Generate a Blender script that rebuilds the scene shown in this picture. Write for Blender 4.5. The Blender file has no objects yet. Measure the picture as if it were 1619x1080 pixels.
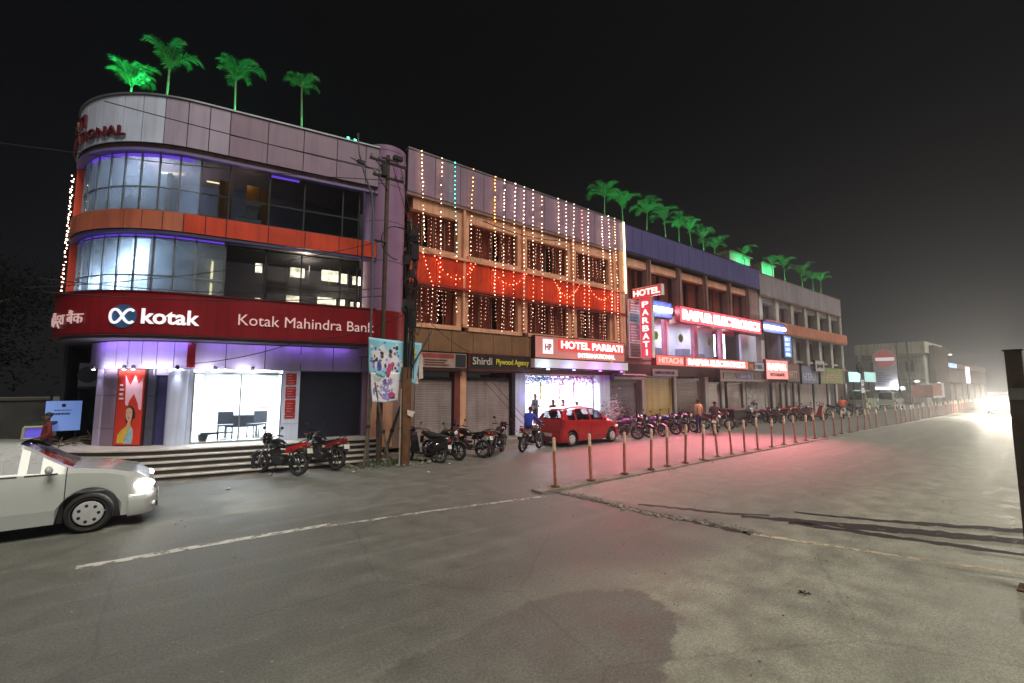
import bpy, bmesh, math, random
from mathutils import Vector, Matrix, Quaternion
random.seed(7)
PI = math.pi
C = bpy.context.scene.collection
scene = bpy.context.scene
WORLDROOT = set()

# ---------------------------------------------------------------- colour / materials
def lin(r, g, b):
    def f(c):
        c /= 255.0
        return c/12.92 if c <= .04045 else ((c+.055)/1.055)**2.4
    return (f(r), f(g), f(b), 1)
MATS = {}
def nodes(name):
    m = bpy.data.materials.new(name); m.use_nodes = True
    nt = m.node_tree; nt.nodes.clear()
    out = nt.nodes.new('ShaderNodeOutputMaterial')
    return m, nt, out
def mat(name, col, rough=.6, metal=0., var=.18, scale=3., bump=0., bscale=60., coat=0., objcol=False, spec=.5, streak=0.):
    if name in MATS: return MATS[name]
    m, nt, out = nodes(name); N = nt.nodes.new; L = nt.links.new
    b = N('ShaderNodeBsdfPrincipled'); L(b.outputs[0], out.inputs[0])
    tc = N('ShaderNodeTexCoord')
    n = N('ShaderNodeTexNoise'); n.inputs['Scale'].default_value = scale; n.inputs['Detail'].default_value = 6
    L(tc.outputs['Object'], n.inputs['Vector'])
    mr = N('ShaderNodeMapRange'); mr.inputs[1].default_value = .3; mr.inputs[2].default_value = .7
    mr.inputs[3].default_value = 1-var; mr.inputs[4].default_value = 1+var*.6
    L(n.outputs['Fac'], mr.inputs[0])
    fac = mr.outputs[0]
    if streak:
        mp = N('ShaderNodeMapping'); mp.inputs['Scale'].default_value = (7, 7, .35); L(tc.outputs['Object'], mp.inputs[0])
        n2 = N('ShaderNodeTexNoise'); n2.inputs['Scale'].default_value = 1.; n2.inputs['Detail'].default_value = 4; L(mp.outputs[0], n2.inputs['Vector'])
        m2 = N('ShaderNodeMapRange'); m2.inputs[1].default_value = .45; m2.inputs[2].default_value = .75; m2.inputs[3].default_value = 1; m2.inputs[4].default_value = 1-streak
        L(n2.outputs['Fac'], m2.inputs[0])
        mm = N('ShaderNodeMath'); mm.operation = 'MULTIPLY'; L(fac, mm.inputs[0]); L(m2.outputs[0], mm.inputs[1]); fac = mm.outputs[0]
    mx = N('ShaderNodeMix'); mx.data_type = 'RGBA'; mx.blend_type = 'MULTIPLY'; mx.inputs[0].default_value = 1
    if objcol:
        oi = N('ShaderNodeObjectInfo'); L(oi.outputs['Color'], mx.inputs[6])
    else:
        mx.inputs[6].default_value = col if len(col) == 4 else (*col, 1)
    cb = N('ShaderNodeCombineColor')
    for i in range(3): L(fac, cb.inputs[i])
    L(cb.outputs[0], mx.inputs[7]); L(mx.outputs[2], b.inputs['Base Color'])
    rr = N('ShaderNodeMapRange'); rr.inputs[3].default_value = max(.02, rough-.1*(rough > .15)); rr.inputs[4].default_value = min(1, rough+.1)
    L(n.outputs['Fac'], rr.inputs[0]); L(rr.outputs[0], b.inputs['Roughness'])
    b.inputs['Metallic'].default_value = metal
    b.inputs['Coat Weight'].default_value = coat
    b.inputs['Specular IOR Level'].default_value = spec
    if bump:
        n3 = N('ShaderNodeTexNoise'); n3.inputs['Scale'].default_value = bscale; n3.inputs['Detail'].default_value = 4; L(tc.outputs['Object'], n3.inputs['Vector'])
        bp_ = N('ShaderNodeBump'); bp_.inputs['Strength'].default_value = bump; bp_.inputs['Distance'].default_value = .02
        L(n3.outputs['Fac'], bp_.inputs['Height']); L(bp_.outputs[0], b.inputs['Normal'])
    MATS[name] = m
    return m
def emi(name, col, strength, base=None):
    if name in MATS: return MATS[name]
    m, nt, out = nodes(name)
    b = nt.nodes.new('ShaderNodeBsdfPrincipled'); nt.links.new(b.outputs[0], out.inputs[0])
    b.inputs['Base Color'].default_value = (*(base or col)[:3], 1)
    b.inputs['Emission Color'].default_value = (*col[:3], 1)
    b.inputs['Emission Strength'].default_value = strength
    b.inputs['Roughness'].default_value = .4
    MATS[name] = m
    return m
def emi_var(name, col, strength, scale=2., lo=.35):
    """a lit thing whose brightness varies over its face (tubes behind an acrylic face, a lit room wall)"""
    if name in MATS: return MATS[name]
    m = emi(name, col, strength); nt = m.node_tree; N = nt.nodes.new; L = nt.links.new
    b = [n for n in nt.nodes if n.type == 'BSDF_PRINCIPLED'][0]
    tc = N('ShaderNodeTexCoord'); n = N('ShaderNodeTexNoise'); n.inputs['Scale'].default_value = scale; L(tc.outputs['Object'], n.inputs['Vector'])
    mr = N('ShaderNodeMapRange'); mr.inputs[1].default_value = .35; mr.inputs[2].default_value = .65; mr.inputs[3].default_value = strength*lo; mr.inputs[4].default_value = strength
    L(n.outputs['Fac'], mr.inputs[0]); L(mr.outputs[0], b.inputs['Emission Strength'])
    return m
def glass(name, tint=(.6, .65, .7), ior=1.45, rough=.02, haze=0., hazecol=(.5, .55, .6)):
    if name in MATS: return MATS[name]
    m, nt, out = nodes(name); N = nt.nodes.new; L = nt.links.new
    t = N('ShaderNodeBsdfTransparent'); t.inputs[0].default_value = (*tint, 1)
    g = N('ShaderNodeBsdfGlossy'); g.inputs['Roughness'].default_value = rough; g.inputs['Color'].default_value = (.95, .97, 1, 1)
    f = N('ShaderNodeFresnel'); ge = N('ShaderNodeNewGeometry'); io = N('ShaderNodeMapRange'); io.inputs[3].default_value = ior; io.inputs[4].default_value = 1/ior; L(ge.outputs['Backfacing'], io.inputs[0]); L(io.outputs[0], f.inputs[0])
    mx = N('ShaderNodeMixShader'); L(f.outputs[0], mx.inputs[0])
    if haze:
        d = N('ShaderNodeBsdfDiffuse'); d.inputs[0].default_value = (*hazecol, 1)
        tr = N('ShaderNodeBsdfTranslucent'); tr.inputs[0].default_value = (*hazecol, 1)
        dm = N('ShaderNodeMixShader'); dm.inputs[0].default_value = .6; L(d.outputs[0], dm.inputs[1]); L(tr.outputs[0], dm.inputs[2])
        hm = N('ShaderNodeMixShader')
        tc = N('ShaderNodeTexCoord'); n = N('ShaderNodeTexNoise'); n.inputs['Scale'].default_value = 1.3; L(tc.outputs['Object'], n.inputs[0])
        mr = N('ShaderNodeMapRange'); mr.inputs[1].default_value = .3; mr.inputs[2].default_value = .7; mr.inputs[3].default_value = haze*.5; mr.inputs[4].default_value = haze*1.3
        L(n.outputs['Fac'], mr.inputs[0]); L(mr.outputs[0], hm.inputs[0])
        L(t.outputs[0], hm.inputs[1]); L(dm.outputs[0], hm.inputs[2]); L(hm.outputs[0], mx.inputs[1])
    else:
        L(t.outputs[0], mx.inputs[1])
    L(g.outputs[0], mx.inputs[2]); L(mx.outputs[0], out.inputs[0])
    MATS[name] = m
    return m

# ---------------------------------------------------------------- mesh builder
class MB:
    def __init__(s): s.v = []; s.f = []; s.mi = []; s.cur = 0
    def add(s, vs, fs):
        o = len(s.v); s.v += [tuple(v) for v in vs]
        for f in fs: s.f.append([i+o for i in f]); s.mi.append(s.cur)
        return s
    def box(s, x0, x1, y0, y1, z0, z1):
        if x0 > x1: x0, x1 = x1, x0
        if y0 > y1: y0, y1 = y1, y0
        if z0 > z1: z0, z1 = z1, z0
        return s.add([(x0,y0,z0),(x1,y0,z0),(x1,y1,z0),(x0,y1,z0),(x0,y0,z1),(x1,y0,z1),(x1,y1,z1),(x0,y1,z1)],
                     [(0,3,2,1),(4,5,6,7),(0,1,5,4),(1,2,6,5),(2,3,7,6),(3,0,4,7)])
    def obox(s, c, sx, sy, sz, rot=None):
        c = Vector(c); vs = []
        for z in (-.5, .5):
            for x, y in ((-.5,-.5),(.5,-.5),(.5,.5),(-.5,.5)):
                p = Vector((x*sx, y*sy, z*sz))
                if rot is not None: p = rot @ p
                vs.append(c+p)
        return s.add(vs, [(0,3,2,1),(4,5,6,7),(0,1,5,4),(1,2,6,5),(2,3,7,6),(3,0,4,7)])
    def quad(s, a, b, c, d): return s.add([a,b,c,d], [(0,1,2,3)])
    def tube(s, pts, r, n=8, caps=True, r1=None):
        pts = [Vector(p) for p in pts]; k = len(pts)
        rs = r if isinstance(r, (list, tuple)) else [r + ((r1-r)*i/(k-1) if r1 is not None else 0) for i in range(k)]
        up = None; vs = []
        for i, p in enumerate(pts):
            t = (pts[min(i+1,k-1)]-pts[max(i-1,0)])
            t = t.normalized() if t.length > 1e-9 else Vector((0,0,1))
            if up is None:
                up = Vector((0,0,1)) if abs(t.z) < .9 else Vector((1,0,0))
            a = t.cross(up)
            if a.length < 1e-6: a = t.orthogonal()
            a.normalize(); b = a.cross(t).normalized(); up = b
            for j in range(n):
                q = 2*PI*j/n
                vs.append(p + a*(math.cos(q)*rs[i]) + b*(math.sin(q)*rs[i]))
        fs = []
        for i in range(k-1):
            for j in range(n):
                fs.append((i*n+j, i*n+(j+1)%n, (i+1)*n+(j+1)%n, (i+1)*n+j))
        if caps:
            fs.append(tuple(range(n-1,-1,-1))); fs.append(tuple((k-1)*n+j for j in range(n)))
        return s.add(vs, fs)
    def lathe(s, prof, c=(0,0,0), axis='z', n=16, a0=0, a1=2*PI):
        full = abs(a1-a0-2*PI) < 1e-6; vs = []; m = n if full else n+1
        for (r, h) in prof:
            for j in range(m):
                q = a0+(a1-a0)*j/n; x, y = r*math.cos(q), r*math.sin(q)
                p = {'z':(x,y,h), 'y':(x,h,y), 'x':(h,x,y)}[axis]
                vs.append((p[0]+c[0], p[1]+c[1], p[2]+c[2]))
        fs = []
        for i in range(len(prof)-1):
            for j in range(n):
                j2 = (j+1) % m
                fs.append((i*m+j, i*m+j2, (i+1)*m+j2, (i+1)*m+j))
        return s.add(vs, fs)
    def ball(s, c, rx, ry=None, rz=None, n=10, m=6):
        ry = ry or rx; rz = rz or rx
        prof = [(math.sin(PI*i/m), -math.cos(PI*i/m)) for i in range(m+1)]
        vs = []
        for (r, h) in prof:
            for j in range(n):
                q = 2*PI*j/n; vs.append((c[0]+rx*r*math.cos(q), c[1]+ry*r*math.sin(q), c[2]+rz*h))
        fs = [(i*n+j, i*n+(j+1)%n, (i+1)*n+(j+1)%n, (i+1)*n+j) for i in range(m) for j in range(n)]
        return s.add(vs, fs)
    def prism(s, poly, z0, z1, xf=None):
        n = len(poly)
        vs = [(x,y,z0) for x,y in poly]+[(x,y,z1) for x,y in poly]
        if xf: vs = [xf(*v) for v in vs]
        fs = [tuple(range(n-1,-1,-1)), tuple(range(n,2*n))]+[(i,(i+1)%n,n+(i+1)%n,n+i) for i in range(n)]
        return s.add(vs, fs)
    def text(s, txt, xf, size=None, width=None, bold=0., ext=.01, align='LEFT'):
        """txt -> solid letters; xf(u, v, w) maps text space (right, up, out) to the scene"""
        cu = bpy.data.curves.new('t', 'FONT'); cu.body = txt; cu.extrude = .5; cu.offset = bold; cu.resolution_u = 3; cu.size = 1
        o = bpy.data.objects.new('t', cu); C.objects.link(o)
        dg = bpy.context.evaluated_depsgraph_get()
        me = bpy.data.meshes.new_from_object(o.evaluated_get(dg))
        vs = [v.co.copy() for v in me.vertices]; fs = [tuple(p.vertices) for p in me.polygons]
        bpy.data.objects.remove(o); bpy.data.curves.remove(cu); bpy.data.meshes.remove(me)
        if not vs: return 0
        x0 = min(v.x for v in vs); x1 = max(v.x for v in vs); y0 = min(v.y for v in vs); y1 = max(v.y for v in vs)
        sy = (size/(y1-y0)) if size else None
        sx = (width/(x1-x0)) if width else sy
        if sy is None: sy = sx
        w = (x1-x0)*sx
        off = {'LEFT':0, 'CENTER':-w/2, 'RIGHT':-w}[align]
        s.add([xf((v.x-x0)*sx+off, (v.y-y0)*sy, (v.z+.5)*ext) for v in vs], fs)
        return w
    def build(s, name, mats, parent=None, smooth=False, solid=True):
        me = bpy.data.meshes.new(name); me.from_pydata(s.v, [], s.f)
        if not isinstance(mats, (list, tuple)): mats = [mats]
        for m in mats: me.materials.append(m)
        for i, p in enumerate(me.polygons):
            p.material_index = s.mi[i]
        bm = bmesh.new(); bm.from_mesh(me)
        bmesh.ops.recalc_face_normals(bm, faces=bm.faces); bm.to_mesh(me); bm.free()
        if smooth:
            me.polygons.foreach_set('use_smooth', [True]*len(me.polygons))
            try: me.set_sharp_from_angle(angle=math.radians(38))
            except Exception: pass
        me.update()
        o = bpy.data.objects.new(name, me); C.objects.link(o)
        if parent is not None:
            o.parent = parent
            if parent.name in WORLDROOT:
                o.matrix_parent_inverse = Matrix.Translation(-parent.location)
        return o
def tag(o, label=None, cat=None, group=None, kind=None):
    if label: o['label'] = label
    if cat: o['category'] = cat
    if group: o['group'] = group
    if kind: o['kind'] = kind
    return o
def thing(name, label, cat, loc=(0,0,0), rz=0, group=None, world=False):
    o = bpy.data.objects.new(name, None); C.objects.link(o); o.empty_display_size = .2
    o.location = loc; o.rotation_euler = (0,0,rz); tag(o, label, cat, group)
    if world: WORLDROOT.add(o.name)
    return o
def struct(name, mb, m, smooth=False):
    return tag(mb.build(name, m, smooth=smooth), kind='structure')
def copy_tree(o, parent=None, color=None):
    c = o.copy(); C.objects.link(c)
    if parent is not None: c.parent = parent
    if color is not None: c.color = color
    for ch in list(o.children): copy_tree(ch, c, color)
    return c
def set_color(o, color):
    o.color = color
    for ch in o.children: set_color(ch, color)
def light(kind, name, loc, energy, col=(1,1,1), target=None, size=.2, sizey=None, spot=60, blend=.5):
    d = bpy.data.lights.new(name, kind); d.energy = energy; d.color = col[:3]
    if kind == 'AREA':
        d.size = size
        if sizey: d.shape = 'RECTANGLE'; d.size_y = sizey
    elif kind == 'SUN': d.angle = size
    else:
        d.shadow_soft_size = size
        if kind == 'SPOT': d.spot_size = math.radians(spot); d.spot_blend = blend
    o = bpy.data.objects.new(name, d); C.objects.link(o); o.location = loc
    if target is not None:
        o.rotation_euler = (Vector(target)-Vector(loc)).to_track_quat('-Z', 'Y').to_euler()
    return o
def FX(x0, y, z0): return lambda u, v, w: (x0+u, y-w, z0+v)          # letters on a face looking at the road
def PX(x, y0, z0): return lambda u, v, w: (x-w, y0-u, z0+v)          # letters on a face square to it

# ---------------------------------------------------------------- common materials
cool_lit_white = mat('cool_lit_white', lin(206,214,240), .45, 0, .1, 1.5, streak=.22)  # bluish tint puts cool light into the white panels' colour
mauve_lit_panel = mat('mauve_lit_panel', lin(146,122,144), .42, 0, .1, 1.3, streak=.18)  # mauve tint stands in for violet light on the parapet panels
column_panel = mat('column_panel', lin(146,112,146), .4, 0, .1, 1.3, streak=.15)
lilac_panel = mat('lilac_panel', lin(185,172,205), .4, 0, .08, 1.5, streak=.1)
dark_joint = mat('dark_joint', (.02,.018,.02), .8)
orange_panel = mat('orange_panel', lin(214,62,24), .5, 0, .25, 1.2, streak=.3)
red_panel = mat('red_panel', lin(138,22,32), .36, 0, .14, 1., streak=.3)
warm_lit_cream = mat('warm_lit_cream', lin(222,164,134), .7, 0, .2, 2., .15, 30, streak=.35)  # pinkish tone puts the bulbs' orange glow into the cream
brown_tile = mat('brown_tile', lin(135,98,70), .5, 0, .22, 1.5, streak=.2)
blue_panel = mat('blue_panel', lin(95,90,140), .4, 0, .14, .6, streak=.15)
grey_panel = mat('grey_panel', lin(150,140,148), .5, 0, .15, .7, streak=.35)
dim_paint = mat('dim_paint', lin(140,110,104), .75, 0, .25, 1.4, .15, 30, streak=.4)
pale_paint = mat('pale_paint', lin(176,170,166), .7, 0, .2, 1.5, .1, 30, streak=.35)
maroon_glow_cloth = emi_var('maroon_glow_cloth', (.55,.12,.07), .10, 1.2, .35)  # window glow added to the curtain cloth as faint emission
dark_wall = mat('dark_wall', (.03,.026,.026), .8, 0, .3, 2.)
concrete = mat('concrete', (.26,.24,.21), .85, 0, .3, 2.5, .3, 40)
black_rubber = mat('black_rubber', (.018,.018,.018), .8, 0, .2, 20)
black_plastic = mat('black_plastic', (.015,.015,.017), .45, 0, .2, 10)
dark_metal = mat('dark_metal', (.05,.048,.05), .45, .8, .3, 8)
chrome = mat('chrome', (.6,.6,.62), .18, 1, .1, 8)
alloy = mat('alloy', (.1,.1,.105), .4, .8, .2, 8)
rust_metal = mat('rust_metal', lin(112,70,44), .75, .3, .45, 7, .3, 60, streak=.4)
white_paint = mat('white_paint', (.75,.75,.74), .5, 0, .1, 4)
frame_alu = mat('frame_alu', (.32,.34,.37), .4, .7, .1, 5)
grey_shutter = mat('grey_shutter', lin(172,156,154), .5, .25, .18, 1.5, streak=.3)
dark_shutter = mat('dark_shutter', lin(34,34,52), .5, .2, .2, 1.5)
blue_shutter = mat('blue_shutter', lin(66,64,116), .5, .2, .2, 1.5)
slate_shutter = mat('slate_shutter', lin(116,110,120), .5, .25, .2, 1.5, streak=.3)
yellow_shutter = mat('yellow_shutter', lin(190,164,104), .5, .1, .15, 1.2, streak=.3)
brown_shutter = mat('brown_shutter', lin(96,80,74), .5, .2, .2, 1.5, streak=.3)
clear_glass = glass('clear_glass', (.72,.74,.76))
dark_glass = glass('dark_glass', (.52,.55,.58), 1.45)
misty_glass = glass('misty_glass', (.55,.62,.7), 1.5, .03, .3, (.45,.5,.56))
white_emit = emi('white_emit', (1,.98,.95), 2.2)
letter_white = mat('letter_white', (.82,.8,.8), .4)
# ================================================================ ground and road
def road_mat():
    m, nt, out = nodes('road_asphalt'); N = nt.nodes.new; L = nt.links.new
    b = N('ShaderNodeBsdfPrincipled'); L(b.outputs[0], out.inputs[0])
    g = N('ShaderNodeNewGeometry'); sx = N('ShaderNodeSeparateXYZ'); L(g.outputs['Position'], sx.inputs[0])
    def noise(scale, det=5, rough=.55, vec=None):
        n = N('ShaderNodeTexNoise'); n.inputs['Scale'].default_value = scale; n.inputs['Detail'].default_value = det; n.inputs['Roughness'].default_value = rough
        L(vec or g.outputs['Position'], n.inputs['Vector']); return n.outputs['Fac']
    def mth(op, a, c, d=None, clamp=False):
        n = N('ShaderNodeMath'); n.operation = op; n.use_clamp = clamp
        for i, v in enumerate((a, c)+((d,) if d is not None else ())):
            if isinstance(v, (int, float)): n.inputs[i].default_value = v
            else: L(v, n.inputs[i])
        return n.outputs[0]
    def rng(v, a, c, lo=0., hi=1.):
        n = N('ShaderNodeMapRange'); n.interpolation_type = 'SMOOTHSTEP'
        n.inputs[1].default_value = a; n.inputs[2].default_value = c; n.inputs[3].default_value = lo; n.inputs[4].default_value = hi
        L(v, n.inputs[0]); return n.outputs[0]
    X, Y = sx.outputs[0], sx.outputs[1]
    big = noise(.55, 6); mid = noise(2.2, 6, .6); fine = noise(95, 3, .7); grit = noise(32, 4, .7)
    wob = mth('MULTIPLY', mth('SUBTRACT', big, .5), 3.2)
    # dust on near corner and far carriageway, its paleness also painting in lamp light
    near = rng(mth('ADD', Y, wob), 2.9, 4.6, 1, 0)
    edge = mth('ADD', mth('ADD', X, mth('MULTIPLY', Y, .18)), mth('MULTIPLY', mth('SUBTRACT', mid, .5), .5))
    right = mth('MULTIPLY', rng(edge, 8.75, 9.1, 0, 1), rng(Y, 7.7, 7.9, 1, 0))
    d = mth('MAXIMUM', mth('MULTIPLY', near, .95), mth('MULTIPLY', right, .42), clamp=True)
    # patch of bare old asphalt where the dust has been worn through
    ex = mth('POWER', mth('ABSOLUTE', mth('DIVIDE', mth('SUBTRACT', X, 2.55), 2.05), 0), 2.6); ey = mth('POWER', mth('ABSOLUTE', mth('DIVIDE', mth('SUBTRACT', mth('SUBTRACT', Y, 3.1), mth('MULTIPLY', mth('SUBTRACT', X, 2.5), .1)), .85), 0), 2.2)
    el = mth('ADD', mth('ADD', ex, ey), mth('ADD', mth('MULTIPLY', mth('SUBTRACT', mid, .5), 1.1), mth('MULTIPLY', mth('SUBTRACT', noise(9, 6, .7), .5), .35)))
    bare = rng(el, .9, 1.06, 1, 0)
    # wheel tracks along the lanes, brushed streaks
    mp = N('ShaderNodeMapping'); mp.inputs['Scale'].default_value = (.12, 2.4, 1); L(g.outputs['Position'], mp.inputs[0])
    tr = noise(1., 5, .6, mp.outputs[0])
    d = mth('MULTIPLY', d, rng(mid, .25, .75, .62, 1.12))
    d = mth('ADD', d, mth('MULTIPLY', rng(tr, .5, .72), .22), clamp=True)
    d = mth('MULTIPLY', d, mth('SUBTRACT', 1, mth('MULTIPLY', bare, .85)))
    mx = N('ShaderNodeMix'); mx.data_type = 'RGBA'; L(d, mx.inputs[0])
    mx.inputs[6].default_value = (.142,.143,.127,1); mx.inputs[7].default_value = (.31,.318,.255,1)
    val = mth('MULTIPLY', rng(mid, .2, .8, .78, 1.2), rng(grit, .25, .75, .72, 1.25))
    val = mth('MULTIPLY', val, rng(fine, .3, .7, .68, 1.32))
    vo = N('ShaderNodeTexVoronoi'); vo.inputs['Scale'].default_value = 34; L(g.outputs['Position'], vo.inputs['Vector'])
    sp = rng(vo.outputs['Distance'], .06, .14, 2.0, 1.)
    val = mth('MULTIPLY', val, sp)
    # tar-filled cracks
    v2 = N('ShaderNodeTexVoronoi'); v2.feature = 'DISTANCE_TO_EDGE'; v2.inputs['Scale'].default_value = .35
    wp = N('ShaderNodeMix'); wp.data_type = 'VECTOR'; wp.inputs[0].default_value = .12
    nn_ = N('ShaderNodeTexNoise'); nn_.inputs['Scale'].default_value = 2.5; L(g.outputs['Position'], nn_.inputs['Vector'])
    L(g.outputs['Position'], wp.inputs[4]); L(nn_.outputs['Color'], wp.inputs[5]); L(wp.outputs[1], v2.inputs['Vector'])
    val = mth('MULTIPLY', val, rng(v2.outputs['Distance'], .002, .008, .86, 1.))
    cb = N('ShaderNodeCombineColor'); [L(val, cb.inputs[i]) for i in range(3)]
    m2 = N('ShaderNodeMix'); m2.data_type = 'RGBA'; m2.blend_type = 'MULTIPLY'; m2.inputs[0].default_value = 1
    L(mx.outputs[2], m2.inputs[6]); L(cb.outputs[0], m2.inputs[7]); L(m2.outputs[2], b.inputs['Base Color'])
    L(rng(mid, .2, .8, .5, .78), b.inputs['Roughness']); b.inputs['Specular IOR Level'].default_value = .45
    bu = N('ShaderNodeBump'); bu.inputs['Strength'].default_value = .5; bu.inputs['Distance'].default_value = .012
    L(mth('ADD', mth('MULTIPLY', grit, 1.), mth('MULTIPLY', fine, .5)), bu.inputs['Height']); L(bu.outputs[0], b.inputs['Normal'])
    return m
road_m = road_mat()
dust_m = mat('dusty_ground', (.13,.115,.095), .9, 0, .4, 1.5, .6, 25)
struct('ground', MB().quad((-90,-60,-.004),(330,-60,-.004),(330,160,-.004),(-90,160,-.004)), dust_m)
struct('road', MB().quad((-88,-40,.0),(320,-40,.0),(320,14.0,.0),(-88,14.0,.0)), road_m)
# rough earth shoulder between the carriageway and the shops
mb = MB(); rows = 5; xs = [-60+i*.55 for i in range(320)]
for j in range(rows):
    for i, x in enumerate(xs):
        t = j/(rows-1)
        y = 13.75+.16*math.sin(x*1.7)+.1*math.sin(x*5.1+1) if j == 0 else 13.9+t*2.2
        mb.v.append((x, y, .003 if j == 0 else .02+.03*t+.015*math.sin(x*2.3+j*2)))
n = len(xs)
for j in range(rows-1):
    for i in range(n-1): mb.f.append([j*n+i, j*n+i+1, (j+1)*n+i+1, (j+1)*n+i]); mb.mi.append(0)
struct('shoulder', mb, mat('shoulder_soil', (.17,.15,.125), .9, 0, .4, 3, .7, 40), True)
# raised footpath in front of the shops
mb = MB(); mb.box(7.4, 58, 15.05, 15.9, 0, .22); struct('footpath', mb, concrete)
# median strip that carries the posts: cast in lengths, a little uneven
mb = MB(); x = 6.95
while x < 120:
    l = 1.5*random.uniform(.9, 1.1); w = random.uniform(-.02, .02)
    mb.box(x, x+l-.02, 7.78+w, 8.12+w, 0, .04+random.uniform(-.014,.014)); x += l
struct('median_strip', mb, mat('median_concrete', (.24,.21,.18), .85, 0, .4, 3, .5, 30))
# worn white centre line to the left of the posts
def worn(name, col, keep=.5, fade=None):
    m, nt, out = nodes(name); N = nt.nodes.new; L = nt.links.new
    b = N('ShaderNodeBsdfPrincipled'); b.inputs['Base Color'].default_value = (*col, 1); b.inputs['Roughness'].default_value = .7
    t = N('ShaderNodeBsdfTransparent'); mx = N('ShaderNodeMixShader')
    g = N('ShaderNodeNewGeometry'); n = N('ShaderNodeTexNoise'); n.inputs['Scale'].default_value = 5; n.inputs['Detail'].default_value = 9; n.inputs['Roughness'].default_value = .75
    L(g.outputs['Position'], n.inputs['Vector'])
    mr = N('ShaderNodeMapRange'); mr.inputs[1].default_value = keep-.06; mr.inputs[2].default_value = keep+.07; L(n.outputs['Fac'], mr.inputs[0])
    fac = mr.outputs[0]
    if fade:
        sx = N('ShaderNodeSeparateXYZ'); L(g.outputs['Position'], sx.inputs[0]); fr = N('ShaderNodeMapRange'); fr.interpolation_type = 'SMOOTHSTEP'; fr.inputs[1].default_value, fr.inputs[2].default_value = fade; L(sx.outputs[0], fr.inputs[0])
        mu = N('ShaderNodeMath'); mu.operation = 'MULTIPLY'; L(fac, mu.inputs[0]); L(fr.outputs[0], mu.inputs[1]); fac = mu.outputs[0]
    L(fac, mx.inputs[0]); L(t.outputs[0], mx.inputs[1]); L(b.outputs[0], mx.inputs[2]); L(mx.outputs[0], out.inputs[0])
    return m
def ribbon(pts, w, z, jag=.02, step=.12):
    mb = MB(); P = []
    for (a, c) in zip(pts[:-1], pts[1:]):
        a = Vector((*a,0)); c = Vector((*c,0)); k = max(1, int((c-a).length/step))
        P += [(a+(c-a)*i/k, (c-a).normalized()) for i in range(k)]
    P.append((Vector((*pts[-1],0)), P[-1][1])); W = len(P)
    for i, (p, t) in enumerate(P):
        nrm = Vector((-t.y, t.x, 0)); wi = w if not callable(w) else w(i/(W-1))
        for sgn in (-.5, .5):
            q = p+nrm*(sgn*wi+random.uniform(-jag, jag)); mb.v.append((q.x, q.y, z))
    for i in range(W-1): mb.f.append([2*i, 2*i+2, 2*i+3, 2*i+1]); mb.mi.append(0)
    return mb
struct('lane_marking', ribbon([(-.6,8.42),(1.2,8.4),(2.6,8.32)], .15, .004), worn('worn_white', (.62,.6,.54), .44))
struct('lane_marking', ribbon([(2.5,8.26),(4.6,7.98),(6.9,7.55)], .09, .004), worn('worn_white_line', (.5,.48,.42), .47))
struct('lane_marking', ribbon([(-14,8.46),(-6,8.44),(-2,8.43)], .15, .004), MATS.get('worn_white') or worn('worn_white_far', (.55,.53,.48), .46))
struct('edge_marking', ribbon([(7.72,3.75),(8.1,2.6),(8.75,.9),(9.4,-1.)], .11, .004), worn('worn_cream', (.55,.48,.34), .45))
# broken seam across the far carriageway
seam = MB()
for i in range(420):
    t = random.random()**.9; y = 7.6-t*4.1; x = 7.35+t*.45+random.gauss(0, .07)+.12*math.sin(t*9)
    r = random.uniform(.008, .03)*(1.2 if .25 < t < .8 else .7)
    seam.ball((x, y, r*.3), r*random.uniform(.8,1.6), r*random.uniform(.8,1.6), r*.7, 6, 4)
for i in range(500):
    x = 7+random.random()**1.6*45; r = random.uniform(.008,.028); seam.ball((x, random.choice((7.74,8.15))+random.gauss(0,.05), r*.3), r, r*random.uniform(.6,1.3), r*.7, 6, 4)
tag(seam.build('rubble', mat('seam_rubble', (.28,.26,.22), .9, 0, .4, 9, .4)), kind='stuff')
struct('road_seam', ribbon([(7.3,7.7),(7.42,6.6),(7.5,5.6),(7.66,4.6),(7.75,3.6)], .2, .004, .05), worn('seam_tar', (.03,.028,.026), .45))
# wet tyre streaks
sk = worn('wet_streak', (.03,.026,.026), .4)
for pp, w in (([(7.9,5.9),(8.6,4.5),(9.1,3.9)], .13), ([(8.65,4.2),(9.2,3.3),(9.9,2.1),(10.6,.9),(11.2,0)], lambda t: .16+.22*math.sin(t*PI)),
              ([(9.7,3.7),(10.3,2.5),(11.2,1.2),(12,.2)], lambda t: .08+.25*t), ([(8.9,3.5),(9.3,2.3),(9.75,.95),(10.1,0)], .2)):
    struct('tyre_streak', ribbon(pp, w, .005, .05), sk)
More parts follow.
